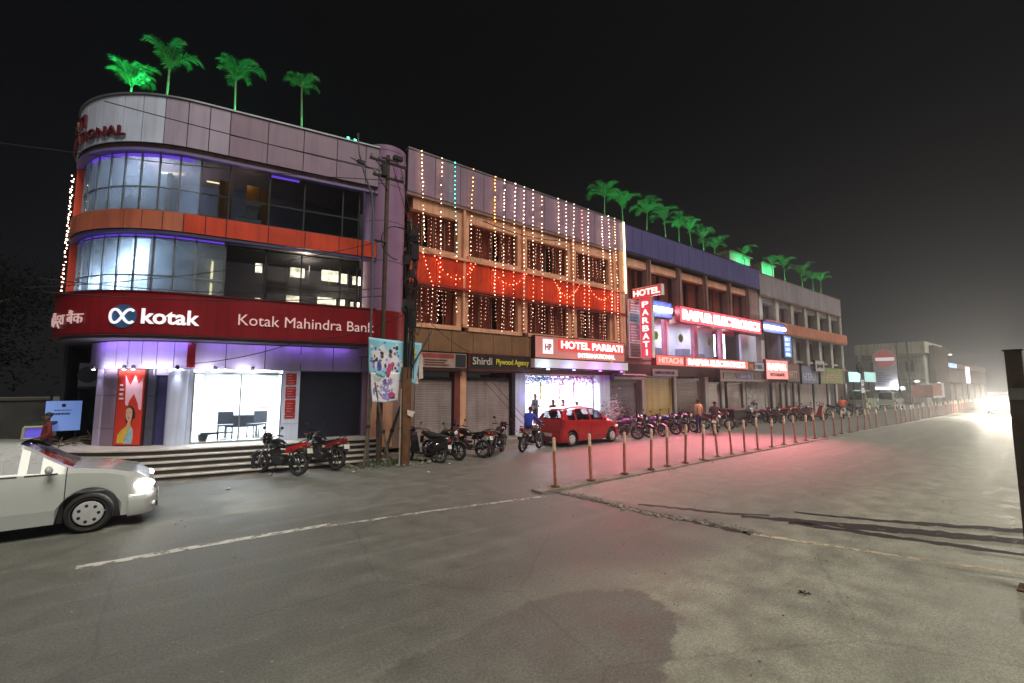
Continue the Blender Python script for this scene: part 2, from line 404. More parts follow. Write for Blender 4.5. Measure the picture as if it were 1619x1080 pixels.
# small litter
lf = MB()
for i in range(5):
    a = i*1.1; lf.add([(0,0,.01),(.05*math.cos(a),.05*math.sin(a),.025),(.075*math.cos(a+.35),.075*math.sin(a+.35),.012),(.045*math.cos(a+.7),.045*math.sin(a+.7),.03)],[(0,1,2,3)])
o = lf.build('dry_leaf', mat('leaf_brown', (.06,.035,.02), .9, 0, .3, 30)); o.location = (6.01,2.24,.004)
tag(o, 'crumpled brown dry leaf lying alone on the pale dusty road', 'leaf')
for i, (x, y) in enumerate(((4.6,12.9),(7.4,12.5),(9.3,12.9),(12.6,12.4),(1.6,12.6),(10.8,8.5),(13.4,8.6),(6.2,11.6))):
    q = MB(); a = random.random()*6; r = random.uniform(.04,.07)
    q.add([(r*math.cos(a+k*1.25)*random.uniform(.7,1.2), r*math.sin(a+k*1.25)*random.uniform(.7,1.2), random.uniform(.002,.03)) for k in range(5)]+[(0,0,.035)], [(k,(k+1)%5,5) for k in range(5)])
    o = q.build('paper_scrap', mat('paper_scrap', (.5,.48,.44), .8, 0, .3, 20)); o.location = (x,y,.004); tag(o, 'small pale paper scrap littering the road near the kerbs', 'litter', 'paper scraps on the road')
gv = MB()
for i in range(520):
    x = random.uniform(-1, 14); y = random.uniform(1.5, 13.5); r = random.uniform(.004, .013)
    gv.ball((x,y,r*.4), r*random.uniform(.8,1.5), r, r*.7, 5, 3)
tag(gv.build('gravel', mat('gravel_bits', (.3,.28,.24), .9, 0, .5, 40)), kind='stuff')
# ================================================================ rounded bank building
_b = math.radians(-8.8)
BD = (math.cos(_b), math.sin(_b)); BN = (math.sin(-_b), math.cos(_b))
R0 = 3.5; C0 = (1.27, 19.6); BP0 = (C0[0]-BN[0]*R0, C0[1]-BN[1]*R0)
A0 = math.atan2(-BN[1], -BN[0]) % (2*PI); ARC = R0*(A0-PI)
def bp(u, off=0.):
    """point on the frontage: u metres along it from the end of the curve, off metres outwards"""
    if u >= 0: return (BP0[0]+BD[0]*u-BN[0]*off, BP0[1]+BD[1]*u-BN[1]*off)
    if u > -ARC:
        a = A0+u/R0; return (C0[0]+(R0+off)*math.cos(a), C0[1]+(R0+off)*math.sin(a))
    return (C0[0]-R0-off, C0[1]-u-ARC)
def BX(u0, z0, off):                       # letters that follow the frontage
    def f(u, v, w):
        x, y = bp(u0+u, off+w); return (x, y, z0+v)
    return f
def usteps(u0, u1, st=.16):
    if u0 >= 0: return [u0, u1]
    e = min(u1, 0.); k = max(1, int((e-u0)/st+.5)); r = [u0+(e-u0)*i/k for i in range(k+1)]
    return r if u1 <= 0 else r+[u1]
def strip(mb, u0, u1, z0, z1, o0, o1, st=.16):
    us = usteps(u0, u1, st); vs = []
    for u in us:
        a = bp(u, o0); c = bp(u, o1)
        vs += [(*a,z0),(*c,z0),(*c,z1),(*a,z1)]
    fs = [(0,1,2,3)]; k = len(us)
    for i in range(k-1):
        for j in range(4): fs.append((i*4+j,(i+1)*4+j,(i+1)*4+(j+1)%4,i*4+(j+1)%4))
    fs.append(tuple((k-1)*4+j for j in (3,2,1,0)))
    return mb.add(vs, fs)
def panels(us, zs, o0, o1, gap=.012, vgap=.012):
    mb = MB()
    for a, c in zip(us[:-1], us[1:]):
        for z0, z1 in zip(zs[:-1], zs[1:]): strip(mb, a+gap, c-gap, z0+vgap, z1-vgap, o0, o1)
    return mb
bank = thing('bank_building', 'three storey corner building with rounded glass end above a white lit bank hall', 'building', (1.27,19.6,0), world=True)
UE = 5.35; UB = -11.0
def plate(z0, z1, off, name='floor_slab', m=dark_wall, u0=UB, u1=UE):
    us = usteps(u0, u1, .4); poly = [bp(u, off) for u in us]+[(6.6,28.0),(poly_x(off),28.0)]
    return MB().prism(poly, z0, z1).build(name, m, bank)
def poly_x(off): return C0[0]-R0-off
uj_par = [-11,-9.9,-8.8,-7.7,-6.6,-5.8,-5.2,-4.64,-4.07,-3.5,-3.0,-2.5,-2.0,-1.45,-.87,-.29,.25,.78,1.82,2.87,3.92,4.88,5.34]
# parapet
p = MB(); strip(p, UB, UE, 9.47, 10.88, -.14, -.03); par = p.build('parapet', dark_joint, bank)
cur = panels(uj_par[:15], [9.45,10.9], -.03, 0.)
cur.build('panel', cool_lit_white, par, True)
panels(uj_par[14:18], [9.45,10.9], -.03, 0.).build('panel', mat('pale_mauve_lit', lin(172,158,182), .42, 0, .1, 1.3, streak=.18), par, True)  # in-between tint paints the light's change along the parapet
panels(uj_par[17:], [9.45,10.12,10.9], -.03, 0.).build('panel', mauve_lit_panel, par, True)
p = MB(); strip(p, UB, UE, 10.9, 10.95, -.2, .04); p.build('coping', frame_alu, par)
plate(9.32, 9.46, -.1, 'roof_slab', dim_paint)
# soffit lip below the parapet with the violet cove light in it
p = MB(); strip(p, UB, UE, 9.22, 9.30, -.24, -.02); p.build('soffit', mat('soffit_lilac', lin(120,105,160), .5), bank)
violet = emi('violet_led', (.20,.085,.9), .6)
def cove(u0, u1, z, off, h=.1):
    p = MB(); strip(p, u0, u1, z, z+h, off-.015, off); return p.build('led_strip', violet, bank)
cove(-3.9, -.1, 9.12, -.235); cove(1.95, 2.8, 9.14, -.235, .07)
# upper glass storey
def curtain(z0, z1, off, ujs, zt, m_l, m_r, usplit):
    for a, c, m in ((UB, usplit, m_l), (usplit, 4.8, m_r)):
        p = MB(); strip(p, a, c, z0, z1, off-.012, off); g = p.build('curtain_glass', m, bank, True)
        fr = MB()
        for u in ujs:
            if a <= u <= c: strip(fr, u-.022, u+.022, z0, z1, off+.001, off+.05)
        for z in zt: strip(fr, a, c, z-.02, z+.02, off+.002, off+.042)
        fr.build('mullion', frame_alu if m is m_l else dark_metal, g)
uj_g = [-10,-9,-8,-7,-6,-5.4,-4.8,-4.2,-3.65,-3.1,-2.54,-2.03,-1.52,-1.0,-.45,.1,.85,1.95,2.98,4.2,4.75]
curtain(7.44, 9.30, -.25, uj_g, [7.5,8.2,9.24], misty_glass, dark_glass, .1)
curtain(4.96, 6.74, -.25, uj_g, [5.02,5.56,6.68], misty_glass, dark_glass, .85)
# orange band between the storeys
p = MB(); strip(p, UB, UE, 6.88, 7.42, -.16, -.03); sp = p.build('spandrel', dark_joint, bank)
salmon = mat('salmon_panel', lin(196,110,84), .45, 0, .2, 1.3, streak=.25)
uj_s = [-11,-10,-9,-8,-7,-6,-5.3,-4.7,-4.1,-3.55,-2.8,-2.23,-1.74,-1.26,-.74,-.23,.31,.84,1.97,3.03,4.09,4.7,5.34]
panels(uj_s[:16], [6.86,7.44], -.03, 0.).build('panel', salmon, sp, True)
panels(uj_s[15:], [6.86,7.44], -.03, 0.).build('panel', orange_panel, sp, True)
plate(6.86, 7.3, -.4, 'floor_slab')
p = MB(); strip(p, UB, UE, 6.76, 6.84, -.24, -.02); p.build('soffit', mat('soffit_dark', lin(70,62,110), .5), bank)
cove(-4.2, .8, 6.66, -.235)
# orange upright fin behind the corner lights
p = MB(); strip(p, -5.6, -4.72, 4.98, 9.2, -.22, -.04); p.build('fin', orange_panel, bank)
plate(4.1, 4.9, -.4, 'floor_slab')
plate(3.72, 3.80, .0, 'soffit', mat('soffit_grey', lin(96,90,104), .6))
# set-back ground floor: panelled fascia, piers, shutters, glass front
GO = -.75
p = MB(); strip(p, -6, UE+.6, 2.92, 3.70, GO-.2, GO-.03); fas = p.build('fascia', dark_joint, bank)
uj_f = [-6,-5,-4.2,-3.6,-3.0,-2.45,-1.95,-1.45,-.95,-.4,.12,1.0,2.08,3.13,4.15,5.1,5.9]
panels(uj_f, [2.88,3.70], GO-.03, GO).build('panel', lilac_panel, fas, True)
for u in (-3.0,-2.3,-1.6,-.9,-.2):
    x, y = bp(u, GO+.3); x2, y2 = bp(u, GO); light('AREA', 'violet_wash', (x,y,3.66), 2.4, (.36,.2,1), (x2,y2,3.45), .5, .06)
for u in (-2.8,-2.0,-1.2,-.4,.6,1.6):
    x, y = bp(u, GO+.22); x2, y2 = bp(u, GO); light('AREA', 'fascia_wash', (x,y,2.86), 4.6, (.92,.92,1), (x2,y2,3.05), .6, .04)
for u in (.9,2.0,3.1,4.2):
    x, y = bp(u, GO+.25); x2, y2 = bp(u, GO); light('AREA', 'violet_wash', (x,y,3.69), 1.6, (.4,.2,1), (x2,y2,3.5), .9, .04)
gz0, gz1 = .65, 2.88
def pier(u0, u1, o=GO, m=cool_lit_white, st=.16):
    p = MB()
    for z0, z1 in ((gz0,1.15),(1.16,2.1),(2.11,gz1)): strip(p, u0, u1, z0, z1, o-.3, o, st)
    return p.build('pier', m, bank, True)
pier(-3.35, -2.98, GO+.02, lilac_panel); pier(-2.96, -2.36, GO-.02, mauve_lit_panel)
p = MB(); strip(p, -2.36, -1.26, gz0, gz1, GO-.3, GO-.06); p.build('wall', mat('poster_wall', lin(70,20,26), .6), bank, True)
pier(-1.24, -.97, GO-.1, mat('slate_panel', lin(74,74,92), .5))
def bshutter(u0, u1, z0, z1, off, m):
    p = MB(); k = int((z1-z0)/.085)
    for i in range(k):
        a = z0+(z1-z0)*i/k; d = (z1-z0)/k
        strip(p, u0, u1, a, a+d*.78, off-.03, off, .3); strip(p, u0, u1, a+d*.78, a+d, off-.03, off-.014, .3)
    return p.build('shutter', m, bank)
bshutter(-.95, -.56, gz0, 2.7, GO-.22, blue_shutter)
p = MB(); strip(p, -1.24, -.54, 2.7, gz1, GO-.24, GO-.1); p.build('lintel', lilac_panel, bank, True)
# round white column by the glass front
x, y = bp(-.2, GO-.05); p = MB(); p.lathe([(.27,gz0),(.27,1.15),(.265,1.155),(.27,1.16),(.27,2.1),(.265,2.105),(.27,2.11),(.27,gz1)], (x,y,0), 'z', 24)
p.build('column', cool_lit_white, bank, True)
pier(-.54, -.42, GO-.05, lilac_panel); pier(.03, .2, GO-.02, cool_lit_white)
pier(2.62, 3.14, GO, cool_lit_white)
bshutter(3.16, 5.14, gz0, 2.86, GO-.2, dark_shutter)
pier(5.16, 5.34, GO, mauve_lit_panel); 
# lit bank hall
p = MB(); strip(p, .2, 2.62, gz0, 2.8, GO-.09, GO-.08); gf = p.build('shop_glass', clear_glass, bank)
p = MB()
for u in (.22, 1.45, 2.6): strip(p, u-.02, u+.02, gz0, 2.8, GO-.11, GO-.06)
strip(p, .2, 2.62, gz0, .7, GO-.112, GO-.058); strip(p, .2, 2.62, 2.74, 2.8, GO-.112, GO-.058)
p.build('frame', frame_alu, gf)
hall = mat('hall_white', (.85,.87,.88), .6, 0, .04, 2)
p = MB(); strip(p, .0, 2.9, gz0, 2.95, GO-4.1, GO-4.0); strip(p, .1, .19, gz0, 2.95, GO-4.0, GO-.32); strip(p, 2.63, 2.72, gz0, 2.95, GO-4.0, GO-.32)
p.build('hall_wall', hall, bank)
p = MB(); strip(p, .0, 2.9, 2.95, 3.0, GO-4.0, GO-.1); p.build('hall_ceiling', hall, bank)
p = MB(); strip(p, -3.4, 5.4, .3, .648, GO-4.5, GO-.02); p.build('floor_slab', mat('hall_floor', (.6,.6,.58), .25, 0, .05, 3), bank)
for u in (.8, 2.0):
    for o in (GO-1., GO-2.6):
        p = MB(); strip(p, u-.3, u+.3, 2.925, 2.949, o-.3, o+.3); p.build('ceiling_lamp', emi('hall_lamp', (.95,1,1), 12), bank)
x, y = bp(1.4, GO-1.8); light('AREA', 'hall_light', (x,y,2.9), 800, (.93,1,1), (x,y,0), 1.8, 2.6)
# two floodlights over the hall glass, two on the piers
for u, o, e in ((.75,GO+.1,14),(1.75,GO+.1,14),(-.2,GO+.32,16),(-1.62,GO+.1,20),(-1.95,GO+.1,16),(-3.15,GO+.2,10)):
    x, y = bp(u, o); fl = MB(); fl.lathe([(.0,2.86),(.05,2.86),(.055,2.95),(.03,2.99),(0,2.99)], (x,y,0), 'z', 10)
    f = fl.build('spot_fitting', dark_metal, bank); q = MB(); q.lathe([(0,2.853),(.045,2.853),(.045,2.858),(0,2.858)], (x,y,0), 'z', 10)
    q.build('lens', emi('spot_lens', (.9,.93,1), 30), f)
    x2, y2 = bp(u, o-.14); light('SPOT', 'spot_light', (x,y,2.84), e, (.86,.88,1), (x2,y2,.6), .03, spot=75, blend=.8)
# interiors seen through the glass
inn = mat('inner_wall', lin(96,92,100), .8, 0, .25, 1.5)
for z0, z1, o in ((7.3,9.32,-2.6), (4.9,6.86,-3.0)):
    p = MB(); strip(p, -4.6, UE, z0, z1, o-.05, o, .4); p.build('inner_wall', inn, bank)
warm_emit = emi_var('warm_window', (1,.84,.55), 7., 5., .3)
curtain_m = mat('amber_curtain', lin(190,130,60), .9, 0, .2, 5)
# level one: white lit blind, hanging lanterns, strip lamp, mezzanine rail and tables
p = MB(); strip(p, -1.95, -1.36, 4.9, 6.74, -.62, -.58); p.build('lit_blind', emi('lit_blind', (.86,.97,1), 3.2), bank)
p = MB(); strip(p, -3.9, -2.0, 4.9, 6.8, -.82, -.78); strip(p, -1.3, .1, 4.9, 6.8, -.82, -.78); p.build('blind', mat('blind_grey', lin(206,216,230), .8, 0, .35, 1.2, streak=.4), bank)
x, y = bp(-1.7, -.5); light('POINT', 'blind_light', (x,y,6.0), 190, (.85,.95,1), size=.25)
x, y = bp(-2.8, -.5); light('POINT', 'blind_light', (x,y,5.4), 170, (.8,.9,1), size=.2)
p = MB(); strip(p, .48, .54, 4.95, 5.52, -.5, -.46); strip(p, .48, .54, 5.6, 6.2, -.5, -.46); p.build('strip_lamp', emi('amber_strip', (1,.72,.3), 5), bank)
for u0, u1, z0, z1 in ((1.66,1.86,6.12,6.42),(2.7,3.15,6.1,6.42),(3.7,4.25,6.08,6.46),(4.35,4.55,6.05,6.4),(4.75,4.85,6.05,6.35),(4.95,5.03,6.05,6.35),
                       (1.7,1.85,5.06,5.26),(2.62,3.05,5.06,5.44),(3.6,4.2,5.08,5.48),(4.32,4.5,5.08,5.46),(4.7,4.8,5.08,5.4),(4.92,5.0,5.08,5.4)):
    p = MB(); strip(p, u0, u1, z0, z1, -1.05, -.98); p.build('lit_panel', warm_emit, bank)
p = MB(); strip(p, 1.9, 4.9, 5.55, 5.95, -1.3, -1.25); p.build('mezzanine', mat('mezz_grey', lin(150,140,150), .7), bank)
p = MB()
for u in (2.0,2.6,3.3,3.95,4.6): strip(p, u, u+.03, 4.92, 6.6, -1.2, -1.17)
p.build('post', frame_alu, bank)
# level two: amber curtains, white stacked linen on a counter, cornice lamps
for q in ((.55,.72,7.5,8.85,-.6,-.56),(.74,.9,7.5,8.85,-.62,-.58),(1.3,1.66,7.6,8.85,-.6,-.56),(1.7,1.95,7.6,8.8,-.62,-.58),(-1.0,-.85,7.5,8.85,-.7,-.66)): p = MB(); strip(p, *q); p.build('door_curtain', curtain_m, bank)
p = MB()
for i in range(9): strip(p, 1.12+.03*i, 1.62+.012*i, 7.72+.055*i, 7.76+.055*i, -.55, -.35)
strip(p, 1.05, 1.75, 7.46, 7.68, -.56, -.33); p.build('counter', white_paint, bank)
for q in ((-1.35,-.5,8.86,8.9,-.75,-.7),(.2,.6,8.78,8.81,-.75,-.7)): p = MB(); strip(p, *q); p.build('cornice_lamp', emi('cornice', (1,.7,.35), 5), bank)
x, y = bp(1.25, -.38); light('POINT', 'curtain_light', (x,y,8.95), 9, (1,.75,.45), size=.2)
x, y = bp(-1.6, -1.2); light('POINT', 'upper_light', (x,y,8.7), 260, (.75,.85,1), size=.3)
x, y = bp(3.2, -1.6); light('POINT', 'restaurant_light', (x,y,6.5), 150, (1,.8,.6), size=.2)
# round violet column where the frontages meet
jc = (6.5, 15.95)
p = MB()
for z0, z1 in ((3.4,4.98),(5.0,6.8),(6.82,8.25),(8.27,9.6),(9.62,10.9),(10.92,11.1)): p.lathe([(.75,z0),(.75,z1)], (*jc,0), 'z', 40)
cl = p.build('corner_column', column_panel, bank, True)
p = MB(); p.lathe([(.735,3.38),(.735,11.06),(.7,11.12),(0,11.12)], (*jc,0), 'z', 32); p.build('core', dark_joint, cl)
p = MB(); p.box(5.95,6.15,15.25,15.6,.3,3.4); p.box(6.2,6.75,15.3,15.7,.3,3.4); p.build('pier', warm_lit_cream, bank)
p = MB(); p.box(6.75,7.4,15.52,15.8,.2,3.6); p.build('wall', dim_paint, bank)
p = MB(); p.tube([bp(4.86,.03)+(z,) for z in (4.9,6,7.5,9.2)], .035, 8); p.tube([bp(5.2,.05)+(z,) for z in (4.9,7,9.3)], .022, 6); p.build('drain_pipe', mat('pipe_blue', lin(58,56,80), .5), bank)
p = MB(); p.box(-2.22, 6.5, 27.9, 28.1, 0, 9.4); p.box(-2.2, -2.1, 20.5, 27.9, .3, 3.7); p.build('wall', dark_wall, bank)
x, y = bp(2.98, GO+.02); p = MB(); p.obox((x, y, 3.28), .34, .12, .3, Matrix.Rotation(_b,3,'Z')); p.build('meter_box', lilac_panel, bank)
x, y = bp(.12, GO+.06); p = MB(); p.obox((x, y, 3.3), .2, .14, .72, Matrix.Rotation(_b,3,'Z')); p.build('alarm_box', red_panel, bank)
# entrance steps: shade put into the dark riser colour, pale worn treads
steps = thing('entrance_steps', 'flight of low steps with pale treads and shade-painted risers below the bank', 'steps', (*bp(1, 1), 0), world=True)
for k in range(5):
    o = .35+.3*k; z = .65-.13*k
    p = MB(); strip(p, -5.2, 5.5, max(0, z-.13), z-.028, -1.2 if k == 0 else o-.34, o-.02, .2); r = p.build('riser', mat('shaded_riser', lin(52,44,40), .5, 0, .3, 4), steps)
    p = MB(); strip(p, -5.2, 5.52, z-.028, z, -.74 if k == 0 else o-.32, o+.015, .2); p.build('tread', mat('pale_stone', lin(190,182,172), .45, 0, .22, 3), steps)
# ---------------------------------------------------------------- bank signs
def sign(name, label, cat='sign', loc=(0,0,0), group=None): return thing(name, label, cat, loc, 0, group, world=True)
s = sign('bank_sign', 'long curved dark red sign board with white bank lettering wrapped round the corner', 'sign', (*bp(0,.3),4.3))
p = MB(); strip(p, -6.5, 5.35, 3.83, 5.0, -.2, .15); p.lathe([(.87,3.83),(.87,5.0),(.7,5.0)], (*jc,0), 'z', 24, -PI*.75, -PI*.12); p.build('board', red_panel, s)
p = MB(); strip(p, -6.5, 5.35, 5.0, 5.04, -.2, .18); strip(p, -6.5, 5.35, 3.79, 3.83, -.2, .18); p.build('edge_trim', mat('dark_red_trim', lin(90,14,22), .5), s)
p = MB(); p.text('kotak', BX(-.98, 4.1, .16), size=.43, width=1.32, bold=.022, ext=.03); p.build('lettering', emi('sign_white', (.95,.93,1), .75, (.8,.8,.8)), s)
p = MB(); p.text('Kotak Mahindra Bank', BX(1.3, 4.2, .16), size=.33, width=4.0, ext=.02); p.build('lettering', emi('sign_pink', (1,.62,.62), .32, (.7,.5,.5)), s)
p = MB(); p.text('मिहंद्रा बैंक', BX(-4.5, 4.0, .17), size=.5, width=2.0, bold=.01, ext=.02); p.build('lettering', MATS['sign_pink'], s)
# round logo: blue disc carrying two joined open rings
p = MB()
def disc(mb, u, z, r, o0, o1, n=28, f=BX):
    g = f(u, z, o0); g2 = f(u, z, o1)
    mb.add([g(r*math.cos(2*PI*i/n), r*math.sin(2*PI*i/n), 0) for i in range(n)]+[g2(r*math.cos(2*PI*i/n), r*math.sin(2*PI*i/n), 0) for i in range(n)],
           [tuple(range(n)), tuple(range(2*n-1,n-1,-1))]+[(i,(i+1)%n,n+(i+1)%n,n+i) for i in range(n)])
disc(p, -1.42, 4.3, .325, .152, .17); lg = p.build('logo_disc', mat('logo_blue', lin(58,100,150), .5, 0, .05), s)
p = MB(); K = 64; loop = []
for i in range(K):
    t = .3+(2*PI-.6)*i/(K-1)
    q = 1+math.sin(t)**2; loop.append((.3*math.cos(t)/q*1.0, .3*math.sin(t)*math.cos(t)/q*1.75))
g = BX(-1.42, 4.3, .185)
for seg in (loop,):
    vs = []
    for i, (a, c) in enumerate(seg):
        a2, c2 = seg[min(i+1,len(seg)-1)]; a1, c1 = seg[max(i-1,0)]; l = math.hypot(a2-a1, c2-c1) or 1
        nx, ny = -(c2-c1)/l*.034, (a2-a1)/l*.034
        vs += [g(a+nx,c+ny,0), g(a-nx,c-ny,0), g(a-nx,c-ny,.015), g(a+nx,c+ny,.015)]
    n = len(seg); p.add(vs, [(i*4+j,(i+1)*4+j,(i+1)*4+(j+1)%4,i*4+(j+1)%4) for i in range(n-1) for j in range(4)])
p.build('logo_loop', MATS['sign_white'], lg)
s = sign('parapet_lettering', 'dark red raised hotel lettering on the pale rounded parapet of the corner building', 'sign', (*bp(-3.5,.1),9.6))
redl = mat('dark_red_letters', lin(96,26,34), .45, 0, .1, 5)
p = MB(); p.text('INTERNATIONAL', BX(-5.85, 9.62, .02), size=.3, width=3.98, bold=.02, ext=.06); p.build('lettering', redl, s)
p = MB(); p.text('HOTEL PARBATI', BX(-8.2, 10.08, .02), size=.4, width=4.75, bold=.02, ext=.06); p.build('lettering', redl, s)
# poster by the shutter: red, pink spotlight painted on, woman in a sari
s = sign('advert_poster', 'tall red bank poster with a smiling woman in a yellow and blue sari', 'poster', (*bp(-1.8,GO),.7))
p = MB(); strip(p, -2.3, -1.32, .68, 2.86, GO-.055, GO-.03); p.build('panel', mat('poster_red', lin(214,58,44), .5, 0, .12, 1.2), s)
PO = GO-.028
def patch(pts, m, name, o=0.):
    g = BX(-2.3, .68, PO+o); p = MB(); n = len(pts)
    p.add([g(a,c,0) for a,c in pts]+[g(a,c,.003) for a,c in pts], [tuple(range(n)), tuple(range(2*n-1,n-1,-1))]+[(i,(i+1)%n,n+(i+1)%n,n+i) for i in range(n)])
    return p.build(name, m, s)
skin_p = mat('poster_skin', lin(226,176,146), .6, 0, .06); hair_p = mat('poster_hair', (.02,.014,.014), .6)
patch([(.3,2.0),(.36,1.15),(.95,1.0),(.94,1.95),(.8,1.75),(.66,2.02),(.5,1.72)], mat('painted_spot_glow', lin(246,190,205), .6, 0, .1), 'pale_shape')
patch([(.4,.95),(.4,.8),(.44,.66),(.5,.6),(.64,.62),(.68,.74),(.76,.78),(.76,.92),(.69,1.06),(.56,1.14),(.45,1.08)], hair_p, 'hair', .002)
patch([(.42,1.0),(.42,.82),(.47,.72),(.55,.67),(.62,.72),(.66,.84),(.65,1.0),(.58,1.07),(.48,1.07)], skin_p, 'face', .006)
patch([(.14,.06),(.16,.3),(.3,.44),(.44,.52),(.52,.6),(.62,.58),(.72,.44),(.74,.2),(.7,.04)], mat('poster_yellow', lin(222,186,70), .6, 0, .2, 9), 'sari', .004)
patch([(.42,.04),(.5,.3),(.62,.52),(.72,.4),(.7,.04)], mat('poster_blue', lin(150,190,215), .6, 0, .2, 9), 'sari_fold', .008)
patch([(.46,.44),(.52,.68),(.58,.9),(.64,.92),(.66,.82),(.62,.62),(.56,.42)], skin_p, 'arm', .01)
for z in (.93,): patch([(.46,z),(.5,z+.012),(.5,z-.008)], hair_p, 'eye', .011); patch([(.56,z),(.61,z+.012),(.6,z-.008)], hair_p, 'eye', .011)
patch([(.49,.79),(.54,.765),(.6,.79),(.545,.8)], mat('poster_lip', lin(150,40,40), .5), 'mouth', .011)
wl = mat('poster_white', (.8,.78,.76), .6)
for i, (w, h) in enumerate(((.2,.05),(.26,.05),(.22,.06),(.28,.05))): patch([(.1,1.75-i*.13),(.1+w*.6,1.75-i*.13),(.1+w*.6,1.75-h-i*.13),(.1,1.75-h-i*.13)], wl, 'text_line', .003)
# red notice plates on the pier
for i, (z0, z1) in enumerate(((2.42,2.8),(1.98,2.36),(1.5,1.93),(1.33,1.47))):
    lb = ['topmost plain red notice plate on the pier right of the lit hall', 'second red plate from the top on the pier, with a pale figure', 'third red plate down on the pier, the tallest', 'lowest and smallest red strip plate on the pier'][i]
    s = sign('notice_plate', lb, 'notice plate', (*bp(2.87,GO),z0), 'red notice plates on the pier')
    p = MB(); strip(p, 2.72, 3.03, z0, z1, GO+.001, GO+.02); p.build('plate', mat('plate_red', lin(165,28,34), .45, 0, .15, 5), s)
    p = MB(); k = max(1, int((z1-z0)/.09))
    for j in range(k): strip(p, 2.76, 2.76+random.uniform(.12,.24), z0+.05+j*.085, z0+.07+j*.085, GO+.02, GO+.024)
    p.build('text_line', mat('plate_text', lin(225,150,140), .5), s)
# writing inside the hall
s = sign('wall_notice', 'pale pink notice on the white back wall inside the bank hall', 'notice', (*bp(2.1,GO-3.9),1.5))
p = MB(); strip(p, 1.75, 2.45, 1.55, 1.85, GO-3.98, GO-3.95); p.build('panel', mat('pink_notice', lin(236,150,150), .6), s)
p = MB(); strip(p, 1.85, 2.3, 1.62, 1.66, GO-3.949, GO-3.945); strip(p, 1.85, 2.2, 1.73, 1.77, GO-3.949, GO-3.945); p.build('text_line', plate_t := MATS['plate_text'], s)
# table and chair in the hall
def at_hall(u, o): return (*bp(u, GO-o), .65)
t = thing('desk', 'dark office desk standing inside the white bank hall', 'desk', at_hall(1.5,1.9), _b)
dk = mat('desk_dark', (.07,.08,.11), .5); MB().box(-.5,.5,-.3,.3,.7,.74).build('desk_top', dk, t)
for x in (-.46,.46):
    for y in (-.26,.26): MB().box(x-.025,x+.025,y-.025,y+.025,0,.7).build('leg', dk, t)
MB().box(-.45,.45,.2,.22,.3,.69).build('modesty_panel', dk, t)
for j, (u, o, lb) in enumerate(((1.05,1.2,'dark visitor chair on the near side of the desk in the bank hall'),(1.95,1.3,'dark visitor chair by the far end of the desk in the bank hall'))):
    t = thing('chair', lb, 'chair', at_hall(u,o), _b+j*.5, 'chairs in the bank hall')
    MB().box(-.22,.22,-.22,.22,.42,.47).build('seat', dk, t); MB().box(-.22,.22,-.24,-.2,.5,.9).build('backrest', dk, t)
    for x in (-.2,.2):
        for y in (-.2,.2): MB().tube([(x,y,0),(x,y,.42)], .016, 6).build('leg', dark_metal, t)
t = thing('waste_bin', 'small black bin on the floor behind the bank glass', 'bin', at_hall(.5,.5)); MB().lathe([(.1,0),(.14,.22),(.13,.22),(.09,.02),(0,.02)], n=14).build('bin_body', black_plastic, t)
# planter shelf
# ================================================================ the long row: hotel, shop block, end block
YF = 15.5
def shutter(b, x0, x1, z0, z1, m, y=YF+.12, gl=True):
    p = MB(); k = int((z1-z0)/.09); d = (z1-z0)/k
    for i in range(k):
        a = z0+d*i
        p.add([(x0,y,a),(x1,y,a),(x1,y-.014,a+d*.12),(x0,y-.014,a+d*.12),(x0,y-.018,a+d*.85),(x1,y-.018,a+d*.85),(x0,y,a+d),(x1,y,a+d)], [(0,1,2,3),(3,2,5,4),(4,5,7,6)])
    o = p.build('shutter', m, b)
    if gl:
        p = MB(); p.box(x0-.05,x0,y-.06,y+.02,z0,z1); p.box(x1,x1+.05,y-.06,y+.02,z0,z1); p.box(x0-.05,x1+.05,y-.08,y+.02,z1,z1+.12); p.build('guide_rail', dark_metal, o)
        p = MB(); p.box((x0+x1)/2-.12,(x0+x1)/2+.12,y-.055,y-.031,z0+.12,z0+.16); p.build('handle', dark_metal, o)
    return o
def pbox(b, name, m, *boxes):
    p = MB()
    for q in boxes: p.box(*q)
    return p.build(name, m, b)
def tiles(b, x0, x1, z0, z1, w, m, y=YF, name='panel', proud=.03, rows=1):
    p = MB(); k = max(1, round((x1-x0)/w)); d = (x1-x0)/k
    for i in range(k):
        for r in range(rows):
            h = (z1-z0)/rows
            p.box(x0+i*d+.011, x0+(i+1)*d-.011, y-proud, y, z0+r*h+.011, z0+(r+1)*h-.011)
    return p.build(name, m, b)
